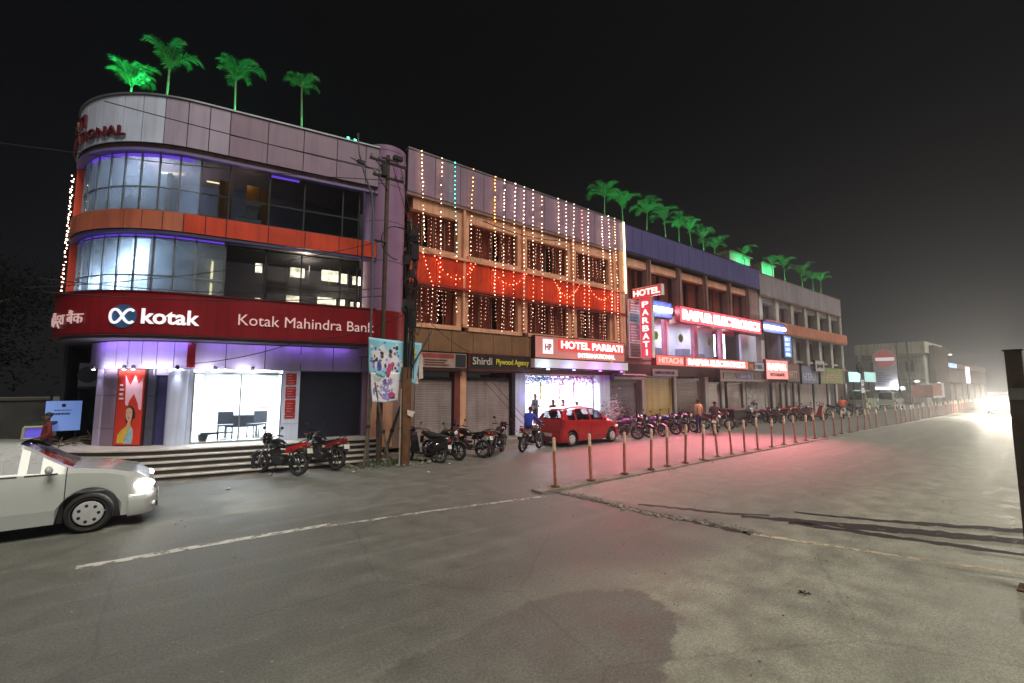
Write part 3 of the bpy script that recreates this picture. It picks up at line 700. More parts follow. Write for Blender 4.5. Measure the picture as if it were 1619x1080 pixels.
def window(b, x0, x1, z0, z1, y, n=3, glassm=None, frame=None, curtain=maroon_glow_cloth, sill=None, sill_m=None, drop=True):
    p = MB(); p.box(x0,x0+.05,y-.05,y+.02,z0,z1); p.box(x1-.05,x1,y-.05,y+.02,z0,z1); p.box(x0+.05,x1-.05,y-.05,y+.02,z0,z0+.05); p.box(x0+.05,x1-.05,y-.05,y+.02,z1-.05,z1)
    for i in range(1,n): xx = x0+(x1-x0)*i/n; p.box(xx-.025,xx+.025,y-.045,y+.015,z0+.05,z1-.05)
    w = p.build('window', frame or mat('window_frame', lin(120,86,70), .5, .2, .15, 5), b)
    MB().quad((x0+.03,y,z0+.03),(x1-.03,y,z0+.03),(x1-.03,y,z1-.03),(x0+.03,y,z1-.03)).build('pane', glassm or dark_glass, w)
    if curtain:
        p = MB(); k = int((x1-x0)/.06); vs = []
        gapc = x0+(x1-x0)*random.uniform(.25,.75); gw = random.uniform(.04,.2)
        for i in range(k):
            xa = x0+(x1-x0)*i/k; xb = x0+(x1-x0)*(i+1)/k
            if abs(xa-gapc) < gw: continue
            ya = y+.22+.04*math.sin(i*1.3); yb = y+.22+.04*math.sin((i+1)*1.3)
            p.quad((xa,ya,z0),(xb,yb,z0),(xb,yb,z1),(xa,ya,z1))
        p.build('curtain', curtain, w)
    if sill: pbox(w, 'sill', sill_m or warm_lit_cream, (x0-.1,x1+.1,y-sill,y-.052,z0-.17,z0-.005))
    return w
# ---------------------------------------------------------------- hotel
X0, X1 = 7.2, 20.0
hotel = thing('hotel_building', 'hotel block with cream window frames and orange band, hung all over with bulb strings', 'building', (13.5,16,0), world=True)
pbox(hotel, 'core_wall', dark_wall, (X0+.01,X1-.01,16.35,28,4.2,11.0)); pbox(hotel, 'roof_slab', dim_paint, (X0,X1,15.72,28,11.001,11.1))
pbox(hotel, 'parapet_wall', dark_joint, (X0,X1,15.53,15.7,9.72,11.36))
tiles(hotel, X0, X1, 9.72, 11.4, 1.14, mauve_lit_panel, y=YF+.03, proud=.05)
pbox(hotel, 'coping', frame_alu, (X0,X1,15.45,15.72,11.4,11.45))
pbox(hotel, 'soffit', dim_paint, (X0,X1,15.5,16.34,9.6,9.715))
wx = [(7.5,9.5),(10.05,12.65),(13.2,15.8),(16.4,18.9)]
px_ = [(9.5,10.05),(12.65,13.2),(15.8,16.4),(18.9,20.0)]
for a, c in px_:
    pbox(hotel, 'pillar', warm_lit_cream, (a,c,15.62,16.34,4.75,9.6), (a+.2,a+.3,15.46,15.62,4.85,9.55))
pbox(hotel, 'lintel', warm_lit_cream, *[(a,c,15.6,16.3,9.12,9.58) for a,c in wx])
pbox(hotel, 'lintel', warm_lit_cream, *[(a,c,15.66,16.3,6.22,6.3) for a,c in wx])
for a, c in wx:
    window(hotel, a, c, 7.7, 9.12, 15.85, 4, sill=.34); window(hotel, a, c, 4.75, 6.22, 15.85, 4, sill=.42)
pbox(hotel, 'ledge', warm_lit_cream, (X0,X1,15.4,15.84,7.42,7.52))
pbox(hotel, 'spandrel_wall', dark_joint, *[(a,c,15.5,15.84,6.31,7.41) for a,c in ((X0,X1),)])
tiles(hotel, X0, X1, 6.3, 7.42, 1.3, orange_panel, y=YF, name='spandrel_panel')
pbox(hotel, 'ledge', mat('red_ledge', lin(150,40,26), .6, 0, .2, 2), (X0,X1,15.38,15.62,6.2,6.29))
pbox(hotel, 'fascia_wall', dark_joint, (X0,X1,15.5,15.84,3.7,4.56))
tiles(hotel, X0, 13.2, 3.7, 4.56, 1.05, brown_tile, name='fascia_panel'); tiles(hotel, 13.2, X1, 3.7, 4.56, 1.05, brown_tile, name='fascia_panel')
pbox(hotel, 'edge_pier', warm_lit_cream, (19.55,20.0,15.44,15.62,4.6,9.7))
pbox(hotel, 'beam', dim_paint, (X0,X1,15.55,16.3,2.95,3.7))
pbox(hotel, 'plinth', concrete, (X0,X1,15.45,16.6,.0,.3))
for a, c, m in ((7.4,7.66,dim_paint),(9.36,9.62,mat('dull_red', lin(120,54,50), .6)),(9.62,9.9,warm_lit_cream),(12.2,12.36,dark_metal),(12.4,12.98,cool_lit_white),(17.85,18.62,cool_lit_white),(21.33,21.6,pale_paint)):
    if c < 20: pbox(hotel, 'pillar', m, (a,c,15.48,15.9,.3,2.95))
shutter(hotel, 7.72, 9.3, .3, 2.62, grey_shutter); shutter(hotel, 9.96, 12.14, .3, 2.62, grey_shutter); shutter(hotel, 18.68, 20.9, .25, 2.6, slate_shutter)
# bright entrance hall with tinsel
ent = mat('entrance_white', (.85,.82,.86), .6, 0, .1, 2)
pbox(hotel, 'entrance_wall', ent, (13.0,17.85,19.0,19.1,.3,2.95), (12.98,13.04,15.95,19,.3,2.95), (17.8,17.86,15.95,19,.3,2.95))
pbox(hotel, 'entrance_ceiling', ent, (13.0,17.85,16.0,19.0,2.88,2.94)); pbox(hotel, 'entrance_floor', mat('entrance_tile', (.5,.48,.5), .2), (13.0,17.85,15.6,19.0,.301,.32))
for x in (13.9,15.4,16.9): pbox(hotel, 'ceiling_lamp', emi('entrance_lamp', (1,.95,1), 10), (x-.35,x+.35,17.0,17.7,2.86,2.878))
light('AREA', 'entrance_light', (15.4,17.4,2.82), 800, (1,.93,.98), (15.4,17.4,0), 4, 2)
light('POINT', 'entrance_blue', (13.1,15.35,1.9), 9, (.25,.25,1), size=.15)
tin = thing('tinsel_garland', 'shiny pink, violet and blue tinsel fringe across the top of the hotel entrance', 'garland', (15.4,15.75,2.6), world=True)
cols = [mat('tinsel_pink', lin(235,80,190), .3, .4), mat('tinsel_violet', lin(120,80,220), .3, .4), mat('tinsel_blue', lin(80,150,235), .3, .4), mat('tinsel_silver', lin(230,220,240), .25, .6), mat('tinsel_teal', lin(90,200,200), .3, .4)]
for k, m in enumerate(cols):
    p = MB()
    for i in range(230):
        x = 13.1+4.7*random.random(); 
        if k == 0: x = 15.2+2.5*random.random()
        if k == 4: x = 13.05+1.6*random.random()
        z = 2.86-abs(random.gauss(0,.22)); y = 15.7+random.uniform(-.12,.12); s_ = random.uniform(.02,.05); a = random.random()*PI
        dx, dz = s_*math.cos(a), s_*math.sin(a)
        p.quad((x-dx,y-.01,z-dz),(x+dz,y+.01,z-dx),(x+dx,y+.01,z+dz),(x-dz,y-.01,z+dx))
    o = p.build('tinsel_strip', m, tin); o['kind'] = 'stuff'
for x, m, w in ((14.2,mat('drop_yellow', lin(225,215,60), .5),.09),(15.45,cols[0],.06),(16.4,cols[0],.08),(17.3,cols[1],.05)):
    p = MB()
    for i in range(12): p.ball((x+random.uniform(-.03,.03),15.9,2.55-i*.07), w*random.uniform(.5,1), w*.6, .045, 6, 4)
    p.build('tassel', m, tin)
# canopy over the entrance
can = thing('entrance_canopy', 'white boxed canopy over the hotel entrance washed with blue and violet light', 'canopy', (16.2,15,3.4), world=True)
pbox(can, 'canopy_box', mat('canopy_white', (.8,.8,.82), .4, 0, .05), (13.05,19.45,14.95,15.49,3.2,3.58))
pbox(can, 'underside', dark_metal, (13.1,19.4,14.98,15.48,3.15,3.198))
for x, c, e in ((13.6,(.5,.75,1),16),(15.2,(.25,.3,1),18),(17.0,(.65,.15,1),24),(18.6,(.5,.1,1),10)):
    q = MB(); q.box(x-.06,x+.06,14.66,14.74,3.1,3.14); f = q.build('led_fitting', emi('led_%d'%int(x*10), c, 6), can)
    MB().tube([(x,14.74,3.12),(x,14.96,3.17)], .012, 5).build('bracket', dark_metal, f)
    light('POINT', 'canopy_led', (x,14.62,3.28), e*.55, c, size=.05)
# ---------------------------------------------------------------- violet-parapet shop block
shops = thing('shop_building', 'shop block with violet metal parapet and dark openings over glazed electronics showroom', 'building', (28,16,0), world=True)
A, B = 20.02, 36.55
pbox(shops, 'core_wall', dark_wall, (A,B,17.2,28,7.3,11)); pbox(shops, 'roof_slab', dim_paint, (A,B,15.72,28,11.001,11.1)); pbox(shops, 'back_wall', dark_wall, (A,B,19.5,28,0,7.29))
pbox(shops, 'parapet_wall', dark_joint, (A,B,15.53,15.7,9.86,11.3))
tiles(shops, A, B, 9.86, 11.36, .83, blue_panel, y=YF+.03, proud=.05)
pbox(shops, 'coping', dark_metal, (A,B,15.46,15.72,11.36,11.4)); pbox(shops, 'soffit', dark_wall, (A,B,15.5,17.2,9.78,9.855))
cols_x = [(20.02,20.55),(22.38,22.75),(25.45,26.0),(28.6,29.15),(31.84,32.4),(34.7,36.55)]
for a, c in cols_x: pbox(shops, 'pillar', dim_paint, (a,c,15.66,16.3,6.3,9.77), (a+.05,a+.14,15.5,15.66,7.3,9.7))
for (a, c), (d, e) in zip(cols_x[:-1], cols_x[1:]):
    pbox(shops, 'lintel', warm_lit_cream, (c,d,15.74,16.2,9.15,9.6)); 
    window(shops, c, d, 7.3, 9.15, 16.1, 2, frame=mat('maroon_frame', lin(80,34,32), .6), curtain=maroon_glow_cloth, sill=.3, sill_m=dim_paint)
pbox(shops, 'floor_slab', dim_paint, (A,B,15.6,19.5,6.95,7.12), (A,B,15.6,19.5,3.62,3.95))
# glazed showroom
sh_w = mat('showroom_white', (.62,.62,.72), .6, 0, .15, 1)
pbox(shops, 'showroom_wall', sh_w, (21.5,35,18.6,18.7,3.95,6.95), (21.4,21.5,15.9,18.6,3.95,6.95))
for x0, x1 in ((21.6,23.7),(23.95,26.9),(27.3,30.2),(30.5,34.2)):
    MB().quad((x0,15.62,3.96),(x1,15.62,3.96),(x1,15.62,6.9),(x0,15.62,6.9)).build('showroom_glass', clear_glass, shops)
for a, c in ((23.72,23.94),(26.92,27.28),(30.22,30.48),(21.46,21.6)): pbox(shops, 'showroom_pillar', mat('showroom_pink', lin(190,120,150), .5), (a,c,15.5,15.75,3.95,6.95))
pbox(shops, 'cool_lit_white', cool_lit_white, (33.0,35.3,15.44,15.6,3.95,6.1))
tl = emi('tube_lamp', (.88,.9,1), 9)
for x, z0, z1 in ((22.15,4.5,5.9),(29.9,4.4,5.9),(31.0,4.3,6.0),(31.2,4.3,6.0)): pbox(shops, 'tube_lamp', tl, (x-.05,x+.07,15.75,15.8,z0,z1))
for x in (22.6,25,28,31.5): light('AREA', 'showroom_light', (x,17.0,6.8), 190, (.85,.87,1), (x,17.0,0), 1.5)
pbox(shops, 'shelf', mat('showroom_shelf', lin(126,120,146), .6), *[(x,x+.9,17.6,18.2,3.96,4.4+random.random()*.8) for x in (22.2,24.4,25.7,27.8,29,31,32.3)])
for x, m in ((23.0,'sale_green'),(25.6,'sale_green'),(29.0,'sale_lime')):
    p = MB(); p.lathe([(0,15.64),(.26,15.64),(.26,15.66),(0,15.66)], (x,0,5.35), 'y', 18); p.build('hanging_disc', mat(m, lin(170,205,70), .5, 0, .1), shops)
p = MB()
for x in (24.15,27.45,30.65):
    for i in range(16): p.ball((x,15.58,4.2+i*.13), .045, .03, .05, 6, 4)
p.build('bead_string', mat('beads', lin(190,180,190), .4), shops)
# ground floor of the shop block
for a, c in ((21.33,21.6),(24.44,24.7),(27.95,28.35),(30.0,30.4),(33.0,33.4),(35.2,36.5)): pbox(shops, 'pillar', pale_paint, (a,c,15.48,15.9,.2,2.98))
shutter(shops, 21.66, 24.38, .22, 2.85, yellow_shutter); shutter(shops, 24.76, 27.3, .22, 2.75, brown_shutter)
shutter(shops, 28.42, 29.95, .22, 2.55, grey_shutter); shutter(shops, 30.95, 32.95, .22, 2.55, grey_shutter)
pbox(shops, 'beam', dark_wall, (A,B,15.6,16.2,2.98,3.6))
pbox(shops, 'door_opening', dark_wall, (35.1,36.9,15.9,16.0,.2,2.6), (27.32,27.93,15.9,16.0,.2,2.98), (30.42,30.9,15.9,16.0,.2,2.98))
pw = pbox(shops, 'poster_wall', mat('peeling_wall', lin(170,160,158), .8, 0, .5, 3, .3, 20), (33.42,35.1,15.44,15.9,.2,2.7))
p = MB()
for i in range(26):
    x = random.uniform(33.5,34.8); z = random.uniform(.5,2.4); p.box(x,x+random.uniform(.1,.22),15.425,15.438-random.uniform(0,.008),z,z+random.uniform(.1,.25))
p.build('pasted_bill', mat('bill_grey', lin(205,200,200), .8, 0, .5, 6), pw)
p = MB()
for i in range(26):
    x = random.uniform(33.5,34.9); z = random.uniform(.3,1.3); p.box(x,x+random.uniform(.08,.2),15.412,15.424,z,z+random.uniform(.08,.2))
p.build('pasted_bill', mat('bill_dark', lin(60,56,66), .8, 0, .4, 6), pw)
# ---------------------------------------------------------------- end block
endb = thing('end_building', 'pale end block of the row with grey parapet, salmon band and small tall windows', 'building', (45,16,0), world=True)
A, B = 36.58, 54.8
pbox(endb, 'core_wall', dark_wall, (A,B-.02,16.5,28,0,11)); pbox(endb, 'roof_slab', dim_paint, (A,B,15.72,28,11.001,11.1))
pbox(endb, 'parapet_wall', dark_joint, (A,B,15.53,15.7,9.5,11.12)); tiles(endb, A, B, 9.5, 11.16, 2.02, grey_panel, y=YF+.03, proud=.05)
pbox(endb, 'coping', dim_paint, (A,B,15.45,15.72,11.16,11.2)); pbox(endb, 'soffit', dim_paint, (A,B,15.5,16.5,9.4,9.495)); 
pbox(endb, 'side_wall', pale_paint, (B-.01,B+.15,15.6,28,0,11.0))
k = 6; xs = [A+.2+i*(B-A-.2)/k for i in range(k+1)]
lit = emi_var('lit_room', (1,.93,.8), .5, 3, .2)
for i in range(k):
    a, c = xs[i]+.45, xs[i+1]-.15
    for z0, z1 in ((7.6,9.0),(4.62,6.4)):
        if z0 < 5 and i == 0: continue
        w = window(endb, a, c, z0, z1, 16.2, 3, frame=frame_alu, curtain=mat('end_curtain', lin(84,74,70), .9, 0, .3, 4), sill=.2, sill_m=pale_paint)
        if (i in (2,3)) and z0 > 7: pbox(w, 'lit_room', lit, (a+.5,a+1.3,16.44,16.46,z0+.35,z1-.1))
for i in range(k+1): pbox(endb, 'pillar', pale_paint, (xs[i]-.15,xs[i]+.45,15.64,16.49,3.9,9.39))
pbox(endb, 'lintel', pale_paint, *[(xs[i]+.45,xs[i+1]-.15,15.8,16.48,9.0,9.39) for i in range(k)])
pbox(endb, 'spandrel', mat('salmon_band', lin(180,112,90), .7, 0, .2, 1, streak=.35), (A,B+.3,15.2,15.63,6.62,7.5)); pbox(endb, 'ledge', dim_paint, (A,B+.3,15.25,15.63,6.5,6.615))
pbox(endb, 'ledge', dim_paint, (A,B,15.3,15.63,3.9,4.1)); pbox(endb, 'beam', dark_wall, (A,B,15.6,16.4,2.7,3.89))
gx = [36.6,38.0,39.65,40.75,42.15,43.3,46.5,49.9,52,54.8]
for i, x in enumerate(gx): pbox(endb, 'pillar', pale_paint, (x-.2,x+.25,15.48,15.9,.2,2.69))
for i, m in enumerate((dark_shutter,brown_shutter,slate_shutter,brown_shutter,grey_shutter,grey_shutter,grey_shutter,slate_shutter,brown_shutter)):
    shutter(endb, gx[i]+.3, gx[i+1]-.25, .22, 2.6, m)
# ================================================================ signs along the row
def board(name, label, x0, x1, z0, z1, y, m, depth=.12, trim=dark_metal, cat='sign', group=None, rim=.03):
    s = sign(name, label, cat, ((x0+x1)/2,y,z0), group)
    pbox(s, 'board', m, (x0,x1,y,y+depth,z0,z1))
    if trim: pbox(s, 'edge_trim', trim, (x0-rim,x0-.002,y-.01,y+depth,z0-rim,z1+rim), (x1+.002,x1+rim,y-.01,y+depth,z0-rim,z1+rim), (x0,x1,y-.01,y+depth,z1+.002,z1+rim), (x0,x1,y-.01,y+depth,z0-rim,z0-.002))
    return s
def letters(s, txt, x0, z, y, size, width, m, bold=.02, ext=.02, xf=None):
    p = MB(); p.text(txt, (xf or FX)(x0, y-.003, z), size=size, width=width, bold=bold, ext=ext); return p.build('lettering', m, s)
def glyphs(s, x0, z, y, size, width, m, aspect=.62):
    """lettering too blurred to read in the photograph: letter-like strokes"""
    p = MB(); n = max(2, round(width/(size*aspect*1.25))); d = width/n; t = size*.17
    for i in range(n):
        a = x0+i*d; b = a+d*.78; k = random.randrange(6)
        if k != 5: p.box(a, a+t, y-.02, y-.003, z, z+size)
        if k in (0,1,3): p.box(b-t, b, y-.02, y-.003, z, z+size*random.choice((1,.55)))
        if k in (0,2,4): p.box(a+t+.001, b-t-.001, y-.02, y-.003, z+size-t, z+size)
        if k in (1,2,3): p.box(a+t+.001, b-t-.001, y-.02, y-.003, z+size*.42, z+size*.42+t)
        if k in (0,4): p.box(a+t+.001, b-t-.001, y-.02, y-.003, z, z+t)
        if k == 5: p.box(a, b, y-.02, y-.003, z+size-t, z+size); p.box((a+b)/2-t/2, (a+b)/2+t/2, y-.02, y-.003, z, z+size-t-.001)
    return p.build('lettering', m, s)
# hotel name box
hw = emi('hotel_letter', (1,.78,.74), 1.5); hred = emi('hotel_red', (1,.06,.05), .32)
s = board('hotel_sign', 'wide red hotel name sign with white letters above the violet canopy', 13.3, 19.5, 3.66, 4.62, 15.2, emi('hotel_back', (.9,.3,.22), .22, (.5,.2,.17)), .25)
pbox(s, 'red_panel', hred, (14.7,19.4,15.17,15.198,4.05,4.55))
letters(s, 'HOTEL PARBATI', 14.85, 4.13, 15.168, .36, 4.45, hw, .03, .03)
letters(s, 'INTERNATIONAL', 16.0, 3.75, 15.198, .22, 2.7, hw, .02, .03)
pbox(s, 'logo_plate', emi('hotel_logo', (1,.75,.8), 1.0), (13.75,14.35,15.17,15.198,3.85,4.5)); 
p = MB(); p.text('HP', FX(13.85,15.167,4.0), size=.3, width=.4, bold=.03); p.build('monogram', mat('logo_ink', lin(150,40,60), .5), s)
# projecting hotel signs
s = sign('projecting_sign', 'small red box sign reading hotel, jutting out above the vertical one', 'sign', (20.6,14.5,7.4))
pbox(s, 'box', emi('proj_red', (1,.1,.1), .4, (.6,.05,.05)), (20.6,20.8,13.6,15.42,7.16,7.68)); letters(s, 'HOTEL', 15.35, 7.25, 0, .34, 1.68, hw, .03, .02, xf=lambda a,b,c: PX(20.597,a,c))
pbox(s, 'edge_trim', letter_white, (20.58,20.82,13.57,13.598,7.13,7.71), (20.58,20.82,13.6,15.42,7.682,7.71))
MB().tube([(20.7,15.5,7.75),(20.7,14.2,7.72)], .025, 6).build('bracket', dark_metal, s)
s = sign('vertical_sign', 'tall narrow red sign spelling the hotel name downwards beside the showroom', 'sign', (20.65,14.6,5.4))
pbox(s, 'box', emi('vert_red', (1,.1,.16), .5, (.6,.05,.08)), (20.62,20.78,14.25,14.95,3.9,7.1)); pbox(s, 'edge_trim', letter_white, (20.6,20.8,14.22,14.248,3.88,7.12), (20.6,20.8,14.952,14.98,3.88,7.12))
for i, ch in enumerate('PARBATI'): letters(s, ch, 14.82 if ch != 'I' else 14.64, 6.6-i*.43, 0, .32, .4 if ch != 'I' else .09, hw, .02, .02, xf=lambda a,b,c: PX(20.617,a,c))
for z in (6.9,4.2): MB().tube([(20.7,15.5,z),(20.7,14.9,z)], .02, 6).build('bracket', dark_metal, s)
# collage of small boards behind the vertical sign
for i, (z0, z1, c, lb) in enumerate(((6.4,7.05,(200,70,100),'small pink square board with a white flash, top of the column by the vertical sign'),(5.85,6.35,(120,130,160),'grey blue landscape board, second down beside the vertical sign'),(4.75,5.8,(190,110,150),'tall pink lined board, third down beside the vertical sign'),(3.95,4.7,(120,105,110),'greyish narrow board, lowest beside the vertical sign'))):
    s = board('shop_board', lb, 20.1, 21.35, z0, z1, 15.3, mat('collage_%d'%i, lin(*c), .5, 0, .3, 2), .1, letter_white, group='small boards beside the vertical sign')
    p = MB()
    for j in range(int((z1-z0)/.16)): p.box(20.25,20.25+random.uniform(.4,.95),15.285,15.298,z0+.08+j*.15,z0+.14+j*.15)
    p.build('text_line', mat('collage_ink_%d'%(i % 2), lin(*((236,220,228),(60,50,80))[i % 2]), .5), s)
# blue-white light boxes
def lightbox(label, x0, x1, z0, z1, y):
    s = board('light_box', label, x0, x1, z0, z1, y, mat('lightbox_blue', lin(70,80,160), .5), .3, dark_metal, group='tube lit blue boards')
    pbox(s, 'tube_lamp', emi('blue_tube', (.8,.84,1), 14), (x0+.05,x1-.05,y-.09,y-.04,(z0+z1)/2-.11,(z0+z1)/2+.11))
    for x in (x0+.3,x1-.3): pbox(s, 'lamp_bracket', dark_metal, (x-.02,x+.02,y-.04,y-.002,(z0+z1)/2-.03,(z0+z1)/2+.03))
    light('AREA', 'tube_light', ((x0+x1)/2,y-.5,(z0+z1)/2), 45, (.8,.84,1), ((x0+x1)/2,y,(z0+z1)/2), x1-x0, .1)
lightbox('blue light box with a glaring white tube, right of the hotel vertical sign', 21.75, 23.7, 6.3, 7.2, 15.0)
lightbox('blue light box with a glaring white tube, right of the large electronics sign', 35.65, 39.5, 6.5, 7.25, 15.0)
# electronics signs
er = emi('electro_red', (1,.10,.14), 1.5, (.6,.05,.05)); ew = emi('electro_letter', (1,.84,.76), 4.5)
s = board('showroom_sign', 'large glowing pink red showroom sign with blown-out white letters above the glass front', 23.75, 34.1, 6.1, 7.0, 14.5, er, .3, red_panel)
letters(s, 'RAIPUR ELECTRONICS', 24.0, 6.25, 14.497, .6, 9.8, ew, .035, .05)
for x in (24.2,28,32,33.8): MB().tube([(x,14.8,6.55),(x,15.6,6.55)], .03, 6).build('bracket', dark_metal, s)
s = board('showroom_strip_sign', 'long narrow glowing sign strip with two names, directly below the showroom glass', 21.3, 31.8, 3.55, 4.07, 14.5, emi('strip_red', (1,.14,.13), .8, (.5,.1,.1)), .3, red_panel)
letters(s, 'HITACHI', 21.5, 3.65, 14.497, .32, 2.3, emi('strip_dim', (1,.5,.4), .8), .02, .03); pbox(s, 'divider', red_panel, (24.0,24.1,14.46,14.498,3.56,4.06)); letters(s, 'RAIPUR ELECTRONICS', 24.4, 3.63, 14.497, .35, 6.9, emi('strip_letter', (1,.85,.68), 3.2), .03, .04)
for x in (21.6,26.5,31.5): MB().tube([(x,14.8,3.8),(x,15.6,3.8)], .03, 6).build('bracket', dark_metal, s)
g_ = light('AREA', 'sign_glow', (25.0,14.0,6.5), 760, (1,.2,.27), (20.0,12.6,0), 10, .8); g_.data.spread = math.radians(64)
g_ = light('AREA', 'sign_glow', (16.6,14.6,4.4), 330, (1,.22,.25), (13.5,11.8,0), 5, .5); g_.data.spread = math.radians(95)
s = board('shop_board', 'red square board between the long strip sign and the white lined board', 31.85, 33.3, 3.5, 4.1, 14.7, red_panel, .2, None); glyphs(s, 32.2, 3.64, 14.697, .3, .75, mat('gold_ink', lin(220,170,90), .4))
s = board('shop_board', 'pale board with dark blue line of lettering right of the red square board', 33.4, 35.2, 3.5, 4.1, 14.9, mat('pale_board', lin(190,185,205), .5), .2); glyphs(s, 33.7, 3.65, 14.897, .26, 1.2, mat('navy_ink', lin(40,40,90), .5))
s = board('shop_board', 'bright square red and white board sticking out over the dark doorway', 35.3, 39.1, 2.95, 4.35, 14.8, emi('redwhite', (1,.33,.3), .9, (.6,.2,.2)), .2, red_panel)
letters(s, 'RAIPUR', 35.6, 3.6, 14.797, .5, 3.2, emi('rw_letter', (1,.9,.82), 3), .03, .03); glyphs(s, 35.9, 3.15, 14.797, .24, 2.6, mat('maroon_ink', lin(120,30,36), .5))
s = board('vertical_board', 'tall blue board with white glyphs hanging right of the second light box', 39.2, 40.6, 4.7, 6.4, 15.0, emi('vert_blue', (.16,.3,.75), .5), .2)
for i in range(4): glyphs(s, 39.45, 6.0-i*.4, 14.997, .26, .9, emi('vb_letter', (.75,.88,1), 1.2))
# ground floor shop boards
s = board('shop_board', 'dusty white and red board with a dark picture, over the first grey shutter', 7.75, 9.72, 3.08, 3.64, 15.2, mat('dusty_white', lin(168,140,132), .6, 0, .2, 3), .12)
pbox(s, 'red_stripe', mat('faded_red', lin(160,66,56), .6, 0, .2, 3), (7.8,9.15,15.185,15.198,3.46,3.6)); p = MB()
for j in range(3): p.box(7.9,9.0-random.random()*.4,15.186,15.198,3.16+j*.09,3.2+j*.09)
p.build('text_line', mat('brown_ink', lin(110,56,50), .6), s); pbox(s, 'picture', mat('dark_picture', lin(46,48,54), .5, 0, .5, 9), (9.22,9.68,15.185,15.198,3.12,3.6))
s = board('plywood_sign', 'dark shop sign with cream script and yellow letters over the second shutter', 9.85, 13.0, 3.05, 3.66, 15.2, mat('dark_board', lin(38,30,30), .5, 0, .2, 3), .12, mat('red_edge', lin(120,40,40), .6))
letters(s, 'Shirdi', 10.0, 3.24, 15.197, .3, .95, mat('cream_ink', lin(200,185,175), .5), .012); letters(s, 'Plywood Agency', 11.15, 3.2, 15.197, .3, 1.75, mat('yellow_ink', lin(225,205,60), .5, 0, .05), .016)
s = board('shop_board', 'narrow pale lilac board with blue lettering over the yellow shutter', 21.95, 24.45, 2.98, 3.36, 15.2, mat('lilac_board', lin(160,150,180), .5, 0, .1, 3), .1); glyphs(s, 22.2, 3.08, 15.197, .17, 1.9, MATS['navy_ink'])
s = board('awning_board', 'rolled shutter hood with a pale metal edge over the slate shutter', 18.6, 21.2, 2.75, 3.05, 15.15, mat('hood_metal', lin(120,110,120), .4, .5, .2, 2), .3, None); p = MB(); p.tube([(18.65,15.1,2.95),(21.15,15.1,2.95)], .07, 10); p.build('roller', alloy, s)
s = board('fascia_board', 'long pale framed shop fascia with violet and brown name panels below the strip sign', 29.0, 35.9, 2.75, 3.45, 15.0, mat('pale_fascia', lin(160,138,130), .6, 0, .15, 2), .3)
pbox(s, 'name_panel', mat('brown_name', lin(84,44,40), .5), (29.4,30.9,14.97,14.998,2.9,3.3)); v = pbox(s, 'name_panel', mat('violet_name', lin(70,50,120), .5), (31.1,33.4,14.97,14.998,2.9,3.3)); glyphs(s, 31.4, 3.0, 14.967, .2, 1.6, mat('lilac_ink', lin(190,170,230), .5)); pbox(s, 'name_panel', mat('maroon_name', lin(70,34,40), .5), (33.6,35.6,14.97,14.998,2.9,3.3))
for lb, x0, x1, z0, z1, y, c, txt, ink in (
    ('grey-brown narrow board right of the bright red and white board', 39.4,41.9,2.8,4.2,15.0,(120,90,84),'~',(200,170,150)),
    ('dull blue double board above the far grey shutters', 42.1,45.7,2.65,4.1,14.9,(110,112,140),'~',(190,190,215)),
    ('small pale square board with a large letter at the end block', 44.3,46.4,3.7,4.6,14.6,(176,170,166),'M',(70,66,66)),
    ('long olive green board, last one on the end block', 45.9,51.7,2.65,4.05,14.8,(128,134,88),'~',(200,205,150))):
    s = board('shop_board', lb, x0, x1, z0, z1, y, mat('bd_%d%d'%(c[0],c[2]), lin(*c), .6, 0, .2, 2), .15)
    (letters if txt == 'M' else (lambda s_, t_, *a: glyphs(s_, *a)))(s, txt, x0+.3, z0+.25, y, (z1-z0)*.42, (x1-x0)-.7, mat('ink_%d%d'%(ink[0],ink[2]), lin(*ink), .5))
# ================================================================ camera, sky, light
cam = bpy.data.cameras.new('camera'); cam.sensor_width = 36; cam.lens = 725/1619*36; cam.clip_end = 1500; cam.clip_start = .05
co = bpy.data.objects.new('camera', cam); C.objects.link(co); scene.camera = co
_p = math.atan(72/725); _a = math.radians(51.73)
Fh = Vector((math.cos(_a), math.sin(_a), 0)); Rv = Vector((math.sin(_a), -math.cos(_a), 0))
Fv = Fh*math.cos(_p)+Vector((0,0,math.sin(_p))); Uv = Rv.cross(Fv)
co.matrix_world = Matrix(((Rv.x,Uv.x,-Fv.x,0),(Rv.y,Uv.y,-Fv.y,0),(Rv.z,Uv.z,-Fv.z,2.35),(0,0,0,1)))
w = bpy.data.worlds.new('World'); scene.world = w; w.use_nodes = True
nt = w.node_tree; nt.nodes.clear(); N = nt.nodes.new; L = nt.links.new
out = N('ShaderNodeOutputWorld'); bg = N('ShaderNodeBackground'); L(bg.outputs[0], out.inputs[0])
sky = N('ShaderNodeTexSky'); sky.sky_type = 'NISHITA'; sky.sun_disc = False; sky.sun_elevation = math.radians(-7); sky.sun_rotation = math.radians(250)
tc = N('ShaderNodeTexCoord'); sep = N('ShaderNodeSeparateXYZ'); L(tc.outputs['Generated'], sep.inputs[0])
def mm(op, a, b, clamp=False):
    n = N('ShaderNodeMath'); n.operation = op; n.use_clamp = clamp
    for i, v in enumerate((a, b)):
        if isinstance(v, (int, float)): n.inputs[i].default_value = v
        else: L(v, n.inputs[i])
    return n.outputs[0]
